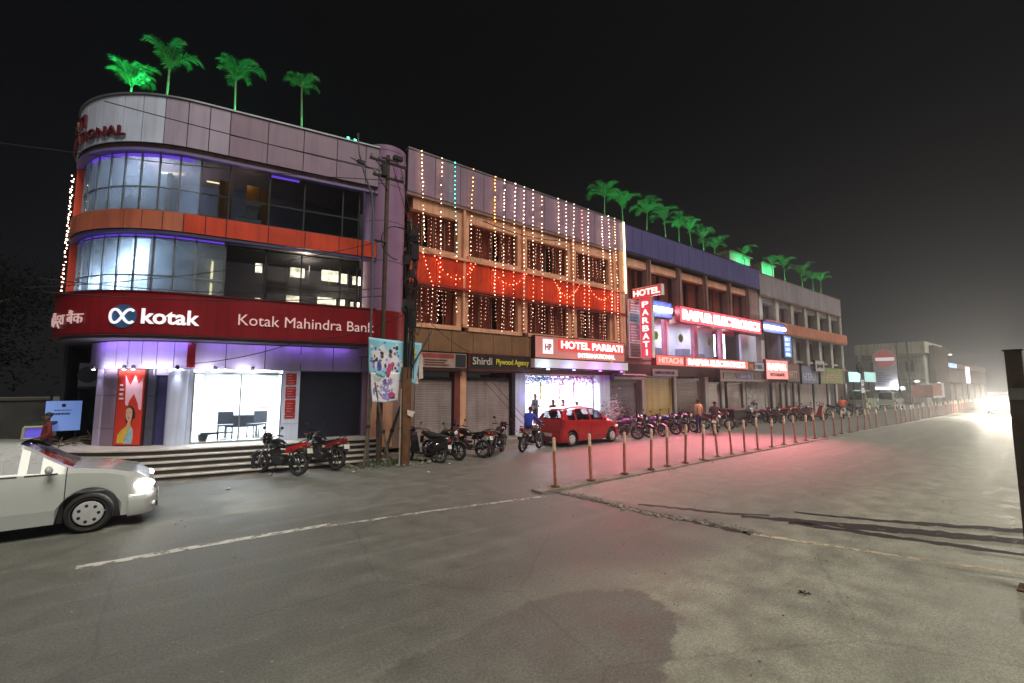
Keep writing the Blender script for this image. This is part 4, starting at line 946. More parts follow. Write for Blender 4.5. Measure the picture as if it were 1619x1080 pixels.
# town glow: the smoky air over the street is lit from below towards the far end of the road
low = mm('POWER', mm('SUBTRACT', 1, mm('ABSOLUTE', sep.outputs[2], 0), True), 5)
along = mm('POWER', mm('MAXIMUM', mm('ADD', mm('MULTIPLY', sep.outputs[0], .5), .5), 0), 2.2)
glow = mm('MULTIPLY', low, along)
mx = N('ShaderNodeMix'); mx.data_type = 'RGBA'; L(glow, mx.inputs[0]); mx.inputs[6].default_value = (.0018,.0018,.0027,1); mx.inputs[7].default_value = (.034,.033,.036,1)
m2 = N('ShaderNodeMix'); m2.data_type = 'RGBA'; m2.inputs[0].default_value = .06; L(mx.outputs[2], m2.inputs[6]); L(sky.outputs[0], m2.inputs[7])
L(m2.outputs[2], bg.inputs[0]); bg.inputs[1].default_value = 1.
light('SUN', 'street_light_sun', (0,-10,30), 2.75, (1,.95,.82), (1.0,10.5,0), math.radians(34))
scene.view_settings.view_transform = 'Standard'; scene.view_settings.look = 'None'; scene.view_settings.exposure = 0; scene.view_settings.gamma = 1
cy = scene.cycles; cy.use_denoising = True; cy.max_bounces = 7; cy.diffuse_bounces = 3; cy.glossy_bounces = 3; cy.transmission_bounces = 4; cy.transparent_max_bounces = 14
cy.sample_clamp_indirect = 4; cy.sample_clamp_direct = 0; cy.use_light_tree = True; cy.caustics_reflective = False; cy.caustics_refractive = False; cy.use_adaptive_sampling = False
# ================================================================ posts on the median
bx = [7.55,8.77,10.12,11.25,12.1,13.01,14.0,14.95,15.9,16.81]
while bx[-1] < 92: bx.append(bx[-1]+1.13*random.choice((.95,1,1,1.05,1.05,1.9 if bx[-1] > 24 else 1)))
post_paint = mat('post_paint', lin(190,112,88), .6, 0, .4, 9, streak=.5); post_top = mat('post_top', lin(228,190,162), .45, 0, .3, 12)
bo = thing('bollard', 'orange steel post at the near end of the median, first of the long row', 'bollard', (7.55,7.95,.05), 0, 'orange posts along the median')
p = MB(); p.lathe([(.037,0),(.036,.82),(.036,1.0)], n=12); p.build('post', post_paint, bo, True)
p = MB(); p.lathe([(.039,.82),(.039,1.1),(.026,1.125),(0,1.13)], n=12); p.build('reflective_sleeve', post_top, bo, True)
p = MB(); p.lathe([(.11,0),(.11,.012),(.05,.02)], n=12); 
for i in range(4): p.lathe([(.012,0),(.012,.03),(0,.03)], (.085*math.cos(i*PI/2+.4),.085*math.sin(i*PI/2+.4),0), n=6)
p.build('base_plate', rust_metal, bo)
near_lbl = ['', 'second orange steel post from the near end of the median', 'third orange post from the near end of the median', 'fourth orange post from the near end of the median', 'fifth orange post from the near end of the median', 'sixth orange post from the near end of the median','seventh orange post from the near end of the median','eighth orange post from the near end of the median','ninth orange post from the near end of the median','tenth orange post from the near end of the median']
for i, x in enumerate(bx[1:], 1):
    c = copy_tree(bo); c.location = (x, 7.95+random.uniform(-.03,.03), .05); c.rotation_euler = (random.uniform(-.06,.06), random.uniform(-.06,.06), random.random()*6); c.scale = (1,1,random.uniform(.94,1.03))
    c['label'] = near_lbl[i] if i < 10 else 'orange steel post in the close-set far part of the median row'
bo.rotation_euler = (.0, -.03, 0)
# ================================================================ bulb strings
bulb_me = {}
def bulb_mesh(key, col, st):
    if key not in bulb_me:
        p = MB(); p.ball((0,0,0), .016, .016, .019, 6, 4); o = p.build('bulb', emi('bulb_'+key, col, st)); bulb_me[key] = o.data; bpy.data.objects.remove(o)
    return bulb_me[key]
COL = {'warm':((1,.56,.28),19),'white':((1,.66,.48),19),'amber':((1,.45,.10),18),'teal':((.08,1,.62),12),'pink':((1,.34,.26),15),'red':((1,.16,.07),15),'dim':((1,.52,.34),6),'soft':((1,.6,.4),10),'teal_dim':((.5,1,.8),8),'faint':((1,.45,.3),2.2)}
def string(label, pts, keys, step=.115, group=None, jit=.018, name='light_string'):
    p0 = pts[0]; s = thing(name, label, 'light string', p0, 0, group, world=True)
    P = []; tot = 0
    for a, c in zip(pts[:-1], pts[1:]):
        a = Vector(a); c = Vector(c); k = max(1, round((c-a).length/step))
        P += [(a+(c-a)*i/k) for i in range(k)]
    P.append(Vector(pts[-1]))
    P = [v+Vector((random.uniform(-jit,jit), random.uniform(-jit,.0), 0)) for v in P]
    MB().tube(P[::3]+[P[-1]], .005, 4).build('cable', black_plastic, s)
    n = len(P); cap = P if n <= 100 else P[:100]
    for i, v in enumerate(cap):
        t = i/max(1,n-1); k = keys(t) if callable(keys) else keys
        if random.random() < .06: continue
        o = bpy.data.objects.new('bulb', bulb_mesh(k, *COL[k])); C.objects.link(o); o.parent = s; o.location = v-Vector(p0); 
        f = random.choice((.8,1,1,1.25)); o.scale = (f,f,f)
def hx(px): # along-row position of a string head seen on the parapet at z 11.4
    r = (px-809.5)/728.6; dx = math.cos(_a)+r*math.sin(_a); dy = math.sin(_a)-r*math.cos(_a); return dx/dy*15.38
spec_ = [(659,'warm',2),(693,'warm',1),(714,'teal',1),(745,'amber',1),(781,'amber',2),(797,'white',2),(815,'white',1),(829,'white',1),(844,'white',1),(858,'warm',1),(885,'white',1),(898,'white',1),(911,'white',1),(923,'pink',1),(934,'white',1),(956,'white',2),(967,'white',1),(977,'warm',2)]
words = ['first','second','third','fourth','fifth','sixth','seventh','eighth','ninth','tenth','eleventh','twelfth','thirteenth','fourteenth','fifteenth','sixteenth','seventeenth','eighteenth']
for i, (px0, k, dens) in enumerate(spec_):
    x = hx(px0); zs = (4.75,4.9,5.3,4.8,7.0,4.7)[i % 6]
    if i in (4,): zs = 7.0
    pts = [(x,15.36,11.38)]; zz = 11.38
    sw = random.uniform(-.09,.09)
    pts += [(x+sw,15.36,9.7),(x+sw*2+.03,15.34,7.7)]
    if i == 0: pts += [(x+.12,15.34,7.4),(x+.55,15.33,6.2),(x+.5,15.34,zs)]
    else: pts += [(x+sw*2,15.34,6.2),(x+sw*3,15.34,zs)]
    def keys(t, k=k, i=i, L_=11.38-zs):
        z = 11.38-t*L_
        if z > 9.6: return k
        if 6.2 < z < 7.45: return 'red' if (i+int(z*9)) % 3 else 'pink'  # red glow of the orange wall put into the bulb colour
        return 'teal_dim' if i == 2 and z > 7.6 else 'soft' if z > 7.4 else 'dim'
    d = {'warm':'warm white','white':'cool white','amber':'amber','pink':'pinkish'}.get(k, 'turquoise topped')
    string(f'{words[i]} bulb string from the violet round column, {d}, hanging down the hotel front', pts, keys, .15 if dens == 2 else .19, 'bulb strings hung from the hotel parapet')
rq = random.Random(17)
for bay, (a, c) in enumerate(wx):
    for z0, z1, st in ((9.0,7.8,'upper'),(6.12,4.9,'lower')):
        for q in range(6):
            x = a+.2+(c-a-.4)*(q+rq.uniform(.1,.9))/6
            string(f'short faint bulb string inside the {st} window of hotel bay {["one","two","three","four"][bay]}', [(x,15.79,z0),(x+rq.uniform(-.05,.05),15.79,z1+rq.choice((0,0,.3)))], 'faint', .15, 'faint bulb strings inside the hotel windows')
for j, (xa, xb, dz) in enumerate(((8.3,10.2,.75),(11.0,12.9,.6),(14.6,16.3,.7),(17.0,18.8,.55))):
    string(['red looping swag of bulbs across the orange band of the first hotel bay','red looping swag of bulbs across the orange band of the second hotel bay','red looping swag of bulbs across the orange band of the third hotel bay','red looping swag of bulbs across the orange band of the fourth hotel bay'][j], [(xa+(xb-xa)*k/10, 15.33, 7.35-dz*4*(k/10)*(1-k/10)) for k in range(11)], 'red', .17, 'bulb swags on the orange band')
# rope light down the hotel's far edge
rp = thing('rope_light', 'thick yellow-white rope light running down the far edge of the hotel', 'rope light', (19.95,15.4,11.4), world=True)
p = MB(); p.tube([(19.93,15.38,11.36),(19.97,15.38,9.5),(20.0,15.38,7.4)], .05, 8); p.build('rope', emi_var('rope_light', (1,.78,.42), 5, 9, .5), rp)
p = MB(); [p.box(19.86,20.08,15.4,15.43,z,z+.03) for z in (11,10,9,8)]; p.build('clip', dark_metal, rp)
# zigzag strings on the bank's orange fin
for j in range(2):
    pts = []
    for i in range(16):
        u = -4.95+(.16 if (i+j) % 2 else -.1)+.04*j; z = 8.95-i*.27; pts.append((*bp(u,.05+.02*j),z))
    string(['zigzag bulb string down the corner fin of the bank, crossing its twin','second zigzag bulb string on the bank corner fin, mirrored to the first'][j], pts, lambda t: 'pink' if t > .6 else 'white', .21, 'zigzag strings on the corner fin', .01)
# ================================================================ palms on the roofs
fr_m = mat('palm_frond', (.05,.12,.04), .5, 0, .3, 6); tr_m = mat('palm_trunk', (.16,.15,.1), .8, 0, .3, 9)
def palm_crown(seed, nf, ln, up):
    rnd = random.Random(seed); p = MB(); 
    for i in range(nf):
        a = 2*PI*i/nf+rnd.uniform(-.3,.3); l = ln*rnd.uniform(.75,1.15); e = rnd.uniform(*up); bend = rnd.uniform(1.7,2.7)
        d = Vector((math.cos(a), math.sin(a), 0)); side = Vector((-d.y, d.x, 0)); pos = Vector((0,0,0)); th = e; n = 22; spine = []
        for k in range(n+1):
            spine.append((pos.copy(), th)); pos = pos+(d*math.cos(th)+Vector((0,0,math.sin(th))))*(l/n); th -= bend/n*(.08+2.3*(k/n)**1.5)
        p.tube([q for q, _ in spine], .014, 4, False, .004)
        for k in range(3, n+1):
            q, th = spine[k]; t = k/n; ll = .30*l*math.sin(PI*(.12+.82*t))**.7*rnd.uniform(.8,1.15)+.03
            fwd = d*math.cos(th)+Vector((0,0,math.sin(th))); nrm = -d*math.sin(th)+Vector((0,0,math.cos(th)))
            for s_ in (-1,1):
                dr = (side*s_*.75+fwd*.62+nrm*rnd.uniform(-.1,.35)).normalized(); tip = q+dr*ll+Vector((0,0,-.28*ll)); mid = q+dr*ll*.5; wv = fwd*.015
                p.add([q-wv*.5,q+wv*.5,mid+wv,tip,mid-wv], [(0,1,2,3,4)])
    return p
def make_palm(label, loc, h, proto, group, sc=1., rz=0., lean=.0):
    t = thing('palm_tree', label, 'palm', loc, rz, group); 
    o = bpy.data.objects.new('crown', proto); C.objects.link(o); o.parent = t; o.location = (lean,0,h); o.scale = (sc,)*3
    p = MB(); pts = [(lean*(k/5)**1.5,0,h*k/5) for k in range(6)]; p.tube(pts, [.06,.05,.042,.038,.036,.03], 8); p.build('trunk', tr_m, t, True)
    return t
protos = []
for sd, nf, ln, up in ((1,9,1.25,(.8,1.5)),(2,7,1.35,(.95,1.4)),(3,11,1.15,(.5,1.45)),(4,7,1.35,(1.0,1.5))):
    o = palm_crown(sd, nf, ln, up).build('crown', fr_m); protos.append(o.data); bpy.data.objects.remove(o)
green = (.03,1,.30)
ROOF = 9.47
def palm_at(px, py, d, z): pass
for i, (x, y, top, k, sc, lb) in enumerate(((-1.1,18.5,11.95,0,.85,'bushy low palm over the round end of the bank parapet, first on that roof'),(-.12,18.0,12.75,1,.85,'tall palm with two arching fronds and a bare pale trunk, second on the bank roof'),
        (1.78,17.5,12.8,3,.85,'palm with a bright green lit trunk, third on the bank roof'),(3.8,17.0,13.05,2,.68,'small upright palm with a curved thin trunk, fourth on the bank roof'))):
    make_palm(lb, (x,y,ROOF), top-ROOF, protos[k], 'palms on the bank roof', sc, i*1.3, .18 if i == 3 else .08)
    light('SPOT', 'palm_flood', (x+.35,y-.5,ROOF+1.6), [560,380,420,260][i], green, (x,y,top+.3), .05, spot=70, blend=.6)
light('POINT', 'trunk_glow', (1.75,17.3,11.6), 9, (.1,1,.6), size=.04)
row = [(20.3,17,13.45,2,.95),(22.05,17,13.35,0,1.),(24.3,17,13.4,2,1.05),(26.5,17,13.35,1,.9),(28.05,17,13.2,0,.9),(29.7,17,13.4,3,.95),(31.3,17,13.1,1,.9),(34.0,17.6,13.0,0,1.1),(38.4,17.3,13.2,3,.9),(42.9,17,13.2,3,.85),(45.5,17,13.35,0,.95),(49.6,17,13.3,1,1.1),(52.3,17,13.2,2,1.1),(54.3,17,13.3,0,1.0)]
for i, (x, y, top, k, sc) in enumerate(row):
    lb = f'green lit palm on the row roof, {words[i]} from the hotel end'
    make_palm(lb, (x,y,11.1), top-11.1, protos[k], 'palms along the row roof', sc*1.15, i*.9+.4, random.uniform(-.15,.15))
    light('SPOT', 'palm_flood', (x-.1,y-.75,11.5), 320+60*(i > 7), green, (x,y,top+.4), .05, spot=100, blend=.6)
# flood fittings seen above the bank parapet
for j, x in enumerate((5.05,5.3)):
    f = thing('flood_lamp', ['green flood lamp on the bank roof edge, nearer to the palms','green flood lamp on the bank roof edge, close against the utility pole'][j], 'lamp', (x,15.9,10.95), .2, 'green flood lamps by the pole')
    MB().box(-.05,.05,-.04,.04,.12,.3).build('lamp_body', dark_metal, f); MB().box(-.045,.045,-.055,-.042,.13,.29).build('lens', emi('green_lens', (.05,1,.45), 7), f); MB().tube([(0,0,0),(0,0,.12)], .015, 6).build('stalk', dark_metal, f)
light('POINT', 'green_lamp', (5.2,15.7,11.3), 6, green, size=.03)
# rooftop huts washed green
for j, (x0, x1, y0, y1, z1, lb) in enumerate(((36.3,39.9,17.6,20,13.3,'ribbed rooftop hut washed bright green, the longer of the two'),(42.1,44.6,17.6,19.4,13.35,'small tapering rooftop tank washed bright green, right of the longer hut'))):
    h = thing('rooftop_hut', lb, 'hut', ((x0+x1)/2,y0,11.1), world=True)
    p = MB(); k = int((x1-x0)/.2)
    for i in range(k): a = x0+(x1-x0)*i/k; p.box(a,a+.17,y0-.04,y0,11.12,z1)
    p.box(x0,x1,y0,y1,11.1,z1); p.build('wall', mat('hut_wall', (.5,.55,.5), .7, 0, .2, 2), h); p = MB(); p.box(x0-.15,x1+.15,y0-.2,y1+.1,z1,z1+.08); p.build('roof', dim_paint, h)
    light('SPOT', 'hut_flood', ((x0+x1)/2,y0-1.3,11.3), 250, green, ((x0+x1)/2,y0,12.4), .05, spot=110, blend=.5)
# ================================================================ poles, wires, banners
def at(px, py, Y):
    d = Fv+Rv*((px-809.5)/725)-Uv*((py-540)/725); t = Y/d.y; return Vector((d.x*t, Y, 2.35+d.z*t))
def gp(px, py, z=0.):
    d = Fv+Rv*((px-809.5)/725)-Uv*((py-540)/725); t = (z-2.35)/d.z; return Vector((d.x*t, d.y*t, z))
wood = mat('bamboo', lin(96,84,66), .85, 0, .4, 6, .3, 30, streak=.5)
pole = thing('utility_pole', 'tall rusty steel utility pole with crossarms before the violet round column', 'utility pole', (5.55,13.5,0), world=True)
p = MB(); p.tube([(5.55,13.5,0),(5.57,13.5,3),(5.6,13.52,9.75)], .085, 12, True, .062); p.build('pole_shaft', mat('pole_rust', lin(92,72,62), .7, .3, .4, 5, .2, 40, streak=.4), pole, True)
for z, l in ((9.45,.62),(8.95,.5)):
    p = MB(); p.box(5.6-l,5.6+l,13.44,13.5,z,z+.07); p.tube([(5.6-l*.7,13.46,z),(5.59,13.46,z-.4)], .015, 6); cr = p.build('crossarm', dark_metal, pole)
    p = MB()
    for q in (-.9,-.5,.5,.9): p.lathe([(.02,z+.07),(.045,z+.1),(.03,z+.13),(.045,z+.16),(.02,z+.2),(0,z+.2)], (5.6+l*q,13.47,0), n=8)
    p.build('insulator', mat('insulator', (.25,.2,.18), .3), cr)
p = MB(); p.box(5.35,5.85,13.4,13.44,9.55,9.6); p.obox((5.9,13.45,9.72), .3, .16, .12); p.obox((5.45,13.45,9.2), .16,.16,.4); p.build('switch_gear', dark_metal, pole)
p = MB(); p.tube([(5.56,13.42,6.85),(5.2,13.42,6.86)], .035, 6); p.build('clamp', dark_metal, pole)
arm = thing('lamp_bracket_pole', 'thin grey pole with a bent top leaning left beside the utility pole', 'pole', (5.22,13.5,0), world=True)
p = MB(); p.tube([(5.22,13.5,0),(5.2,13.5,4),(5.17,13.5,7.6),(5.1,13.5,8.3),(4.85,13.5,8.9),(4.66,13.5,9.5),(4.6,13.5,10.05)], [.035]*4+[.03,.026,.022], 8); p.build('shaft', mat('galv', lin(110,110,122), .5, .5, .3, 6), arm, True)
p = MB(); p.obox((4.72,13.5,9.25), .22,.1,.1); p.tube([(4.4,13.5,9.3),(5.0,13.5,9.15)], .015, 5); p.obox((4.6,13.5,10.08), .06,.06,.12); p.build('bracket', dark_metal, arm)
jp = thing('junction_pole', 'brown square pole with meter boxes and cable coils right of the banners', 'utility pole', (6.15,13.0,0), world=True)
p = MB(); p.box(6.03,6.3,12.94,13.1,0,2.95); p.build('column', mat('column_brown', lin(110,74,48), .75, .1, .35, 5, .2, 40, streak=.5), jp)
p = MB(); p.tube([(6.17,13.15,2.9),(6.19,13.16,5),(6.2,13.16,7.6)], .06, 10); p.build('shaft', dark_metal, jp, True)
for x0, z, sx, sz in ((6.1,6.3,.2,.3),(6.34,6.6,.26,.5),(6.3,7.1,.3,.34),(6.2,4.9,.34,.3),(6.33,4.45,.2,.5),(6.05,4.75,.1,.14),(6.25,5.9,.16,.2)): MB().obox((x0,13.05,z), sx, .18, sz).build('meter_box', mat('box_dark', lin(44,40,46), .5, .3, .3, 5), jp)
p = MB()
rn = random.Random(3)
for i in range(16):
    a = rn.uniform(-.14,.2); b = rn.uniform(-.1,.1); p.tube([(6.2+a,13.03+b,2.6),(6.2+a+rn.uniform(-.05,.05),13.0+b,4),(6.2+a*1.6,13.0,5.3),(6.2+a+rn.uniform(-.1,.2),13.04,6.4),(6.2+a*2,13.05,7.5)], .012, 5)
for i in range(10):
    x = rn.uniform(6.05,6.5); z = rn.uniform(4,7.2); p.tube([(x,12.95,z),(x+rn.uniform(-.25,.3),12.9,z-rn.uniform(.1,.4)),(x+rn.uniform(-.2,.4),12.96,z+rn.uniform(-.1,.3))], .01, 4)
p.build('wire_bundle', black_rubber, jp)
for c, r, k in (((6.2,12.86,5.55),.2,5),((5.75,12.95,6.75),.52,2)):
    p = MB()
    for i in range(k): p.tube([(c[0]+(r+rn.uniform(-.02,.02))*math.cos(q*PI/14), c[1]+.02*i, c[2]+(r+rn.uniform(-.02,.02))*math.sin(q*PI/14)) for q in range(29 if r < .3 else 22)], .013, 5)
    p.build('cable_coil', black_rubber, jp)
for nm, pts, r, lb in (('leaning_pole', [(5.03,13.3,0),(5.17,13.35,1.5),(5.4,13.45,3.6)], .05, 'bamboo prop leaning right against the tall utility pole, outermost on its road side'),
    ('leaning_pole', [(5.75,13.1,0),(5.5,13.2,1.3),(5.28,13.3,2.5)], .04, 'bamboo prop crossing the others, leaning left under the banners'),
    ('leaning_pole', [(5.62,13.75,0),(5.52,13.6,1.6),(5.5,13.5,3.2)], .045, 'straight bamboo pole standing behind the crossed props under the banners'),
    ('leaning_pole', [(5.95,14.1,.1),(6.2,13.9,1.2),(6.45,13.6,2.2)], .06, 'thick brown plank propped behind the brown square pole'),
    ('leaning_branch', [(6.2,13.2,2.5),(6.5,13.2,3.1),(6.85,13.2,3.7),(7.1,13.2,4.15)], .03, 'dark bare branch poking up to the right from the brown square pole')):
    t = thing(nm, lb, 'pole', pts[0], world=True); p = MB(); p.tube(pts, r, 8, True, r*.7); p.build('shaft', wood if nm != 'leaning_branch' else dark_metal, t, True)
    p = MB(); m_ = (Vector(pts[0])+(Vector(pts[1])-Vector(pts[0]))*.8); p.tube([m_+Vector((0,0,-.04)), m_+Vector((0,0,.04))], r*1.25, 8); p.build('binding', black_plastic, t)
t = thing('conduit_pipe', 'thin pale conduit pipe standing against the brown square pole', 'pipe', (5.95,12.95,0), world=True); MB().tube([(5.96,12.93,0),(5.96,12.93,2.3)], .022, 8).build('pipe', mat('conduit', lin(150,142,130), .6), t); MB().box(5.92,6.03,12.94,12.96,1.1,1.16).build('clip', dark_metal, t)
# torn flex banners
def banner(name, label, corners, Y, paint, wav=.05):
    b = thing(name, label, 'banner', at(*corners[0], Y), world=True)
    (a, q, c, d) = [at(x, y, Y) for x, y in corners]; n = 14; p = MB(); pts = []
    for i in range(n+1):
        for j in range(n+1):
            s_, t_ = i/n, j/n; v = a*(1-s_)*(1-t_)+q*s_*(1-t_)+c*s_*t_+d*(1-s_)*t_
            v = v+Vector((0, wav*math.sin(s_*5+t_*2)-.03*t_, .015*math.sin(s_*9) if t_ > .9 else 0)); pts.append(v)
    p.add(pts, [(i*(n+1)+j,(i+1)*(n+1)+j,(i+1)*(n+1)+j+1,i*(n+1)+j+1) for i in range(n) for j in range(n)]); sh = p.build('sheet', paint, b, True)
    md = sh.modifiers.new('thick', 'SOLIDIFY'); md.thickness = .004
    def at_b(s_, t_): 
        v = a*(1-s_)*(1-t_)+q*s_*(1-t_)+c*s_*t_+d*(1-s_)*t_; return v+Vector((0, wav*math.sin(s_*5+t_*2)-.03*t_-.008, 0))
    return b, sh, at_b
def blob(b, f, s0, t0, rs, rt, m, name='printed_shape', n=9, seed=0, lift=0.):
    rn = random.Random(seed+int(s0*100)); p = MB(); vs = []
    for i in range(n):
        a = 2*PI*i/n; k = rn.uniform(.75,1.15); s_ = min(.985,max(.015,s0+rs*k*math.cos(a))); t_ = min(.985,max(.015,t0+rt*k*math.sin(a))); vs.append(f(s_, t_)-Vector((0,lift,0)))
    p.add([f(s0,t0)-Vector((0,lift,0))]+vs, [(0,1+i,1+(i+1)%n) for i in range(n)]); return p.build(name, m, b)
bl_sky = mat('banner_blue', lin(150,212,236), .45, 0, .2, 1.5)
bw, bb, bm_, bs = mat('banner_white', lin(232,228,240), .5, 0, .12, 6), mat('banner_navy', lin(76,90,170), .5, 0, .3, 9), mat('banner_magenta', lin(206,70,130), .5, 0, .2, 8), mat('banner_skin', lin(120,90,90), .5, 0, .2, 8)
by, bk = mat('banner_yellow', lin(220,214,130), .5, 0, .4, 14), mat('banner_dark', lin(50,56,84), .5, 0, .3, 9)
lil_ = mat('banner_lilac', lin(150,140,205), .5, 0, .3, 9)
b1, sh1, f1 = banner('flex_banner', 'sky blue printed banner with children and a yellow emblem, torn at its lower right', [(583,533),(666,543),(657,610),(584,591)], 13.3, bl_sky)
rq = random.Random(21)
pr = [(.24,.5,.2,.34,bw),(.45,.55,.14,.36,bw),(.7,.6,.12,.08,bw)]
for q in range(70):
    cx_ = rq.choice((.1,.2,.27,.4,.45,.52)); pr.append((cx_+rq.gauss(0,.035), min(.95,max(.08,rq.gauss(.55,.24))), rq.uniform(.012,.035), rq.uniform(.02,.075), rq.choice((bw,bw,bb,bs,lil_,bk,bl_sky))))
pr += [(.25,.38,.035,.055,bk),(.255,.47,.035,.05,bs),(.41,.3,.035,.06,bk),(.405,.4,.03,.055,bs),(.42,.54,.07,.09,bw),(.39,.74,.05,.13,bm_),(.45,.62,.035,.07,bm_),(.36,.86,.05,.06,bm_),(.54,.84,.045,.12,bb),(.2,.72,.05,.14,bb),(.83,.17,.05,.07,by),(.88,.23,.04,.06,by),(.85,.35,.06,.05,by),(.83,.12,.02,.03,bw),(.84,.55,.022,.035,bk)]
for q in range(9): pr.append((.63+q*.03, .8+.015*rq.random(), .011, .03, bk)); pr.append((.6+q*.032, .5+.01*rq.random(), .012, .022, bw))
for k, (s0, t0, rs, rt, m) in enumerate(pr): blob(b1, f1, s0, t0, rs, rt, m, seed=k, n=9, lift=.002+.00018*k)
b2, sh2, f2 = banner('flex_banner', 'smaller faded lilac banner with pale figures hanging under the sky blue one', [(586,589),(631,589),(629,635),(589,637)], 13.25, bw)
lil, grey_l = mat('banner_lilac', lin(150,140,205), .5, 0, .3, 9), mat('banner_sage', lin(190,200,190), .5, 0, .3, 9)
for k, (s0, t0, rs, rt, m) in enumerate(((.25,.18,.16,.12,grey_l),(.5,.5,.12,.22,lil),(.48,.3,.06,.1,bb),(.12,.6,.07,.14,lil),(.66,.3,.04,.12,lil),(.5,.8,.2,.12,lil),(.7,.75,.14,.1,bm_),(.7,.86,.2,.03,bk),(.3,.78,.1,.08,bw),(.35,.55,.05,.1,grey_l))+tuple((rq.uniform(.12,.88), rq.uniform(.15,.9), rq.uniform(.02,.05), rq.uniform(.02,.06), rq.choice((lil,lil,grey_l,bb,bw,bm_))) for q in range(40))):
    blob(b2, f2, s0, t0, rs, rt, m, seed=40+k, n=9, lift=.002+.0002*k)
for lb, pts, Y in (('white torn strip of banner cloth hanging right of the sky blue banner', [(663,560),(668,560),(669,598),(662,600)], 13.36),('white rag end of banner cloth below the torn corner', [(645,592),(660,594),(662,607),(644,607)], 13.34),('pale scrap of cloth above the banners on the wire bundle', [(646,524),(653,523),(652,543),(644,541)], 13.1),('scrap of white paper stuck on the brown square pole', [(644,648),(656,651),(652,660),(644,656)], 12.9)):
    t = thing('cloth_scrap', lb, 'cloth scrap', at(*pts[0], Y), world=True); p = MB(); q = [at(x,y,Y) for x,y in pts]; p.add(q+[v+Vector((0,.01,0)) for v in q], [(0,1,2,3),(7,6,5,4),(0,4,5,1),(1,5,6,2),(2,6,7,3),(3,7,4,0)]); p.build('cloth', mat('scrap_white', lin(214,196,186), .7, 0, .2, 9), t)
# overhead cables
def cable(label, a, c, sag=.3, r=.012, n=14):
    a = Vector(a); c = Vector(c); t = thing('overhead_cable', label, 'cable', a, 0, 'overhead cables', world=True); p = MB()
    p.tube([a+(c-a)*(i/n)-Vector((0,0,sag*4*(i/n)*(1-i/n))) for i in range(n+1)], r, 5); p.build('wire', black_rubber, t)
cable('thin cable slanting down across the bank parapet to the utility pole top', at(165,160,16.0), (5.5,13.45,9.15), .05, .014)
cable('upper cable crossing the upper bank glass and orange band from the left', at(40,455,16.2), (5.5,13.45,6.9), .25)
cable('slack cable along the top edge of the red bank sign', at(70,462,15.8), (5.5,13.45,5.15), .18, .015)
cable('second slack cable just above the red bank sign, slightly higher', at(62,440,15.8), (5.5,13.45,5.4), .25, .012)
cable('cable drooping over the lilac fascia of the bank', at(300,575,16.3), at(470,540,15.4), .12, .012)
cable('cable from the lilac fascia up to the brown square pole', at(470,540,15.4), (6.1,13.0,4.6), .2, .012)
cable('cable dropping from the crossarm to the wire bundle, left one', (5.75,13.45,9.4), (6.2,13.05,7.4), .05)
cable('cable dropping from the crossarm to the wire bundle, right one', (6.0,13.47,9.5), (6.4,13.05,7.2), .1)
cable('cable from the wire bundle to the first hotel window sill', (6.3,13.05,7.2), (8.6,15.4,7.5), .25)
cable('cable from the wire bundle along the hotel spandrel', (6.3,13.05,5.6), (12.2,15.35,6.4), .3)
cable('cable from the wire bundle to the brown tiled fascia', (6.3,13.05,5.0), (10.0,15.4,3.75), .2)
cable('cable hanging in front of the second shutter, nearer the pillar', (10.3,15.3,2.9), (11.9,14.4,.9), .02, .01)
cable('cable hanging in front of the second shutter, farther one', (10.7,15.3,2.9), (12.2,14.5,1.0), .02, .01)
cable('cable from the tall utility pole over the street to the left dark', (5.5,13.5,8.9), (-14,21,9.5), .6)
cable('cable under the hotel parapet between the window lintels', (10.6,15.42,9.3), (15.9,15.42,9.5), .25, .02)
# rubble and weeds at the foot of the poles
wd = MB()
for i in range(260):
    x = random.gauss(5.6,.5); y = random.uniform(13.0,14.2); a = random.random()*2*PI; h = random.uniform(.05,.28); dx, dy = .09*math.cos(a), .09*math.sin(a)
    wd.add([(x-.008,y,.02),(x+.008,y,.02),(x+dx*.5+.01,y+dy*.5,h*.7),(x+dx,y+dy,h)], [(0,1,2,3)])
tag(wd.build('weeds', mat('weeds', (.05,.08,.03), .8, 0, .4, 6)), kind='stuff')
rb = MB()
for i in range(150):
    x = random.gauss(5.9,.75); y = random.uniform(12.9,14.3); r = random.uniform(.02,.1)*(1 if random.random() < .4 else .5)
    rb.ball((x,y,r*.4), r, r*random.uniform(.6,1), r*.7, 6, 4)
tag(rb.build('debris', mat('debris', (.22,.2,.17), .9, 0, .5, 8, .4)), kind='stuff')
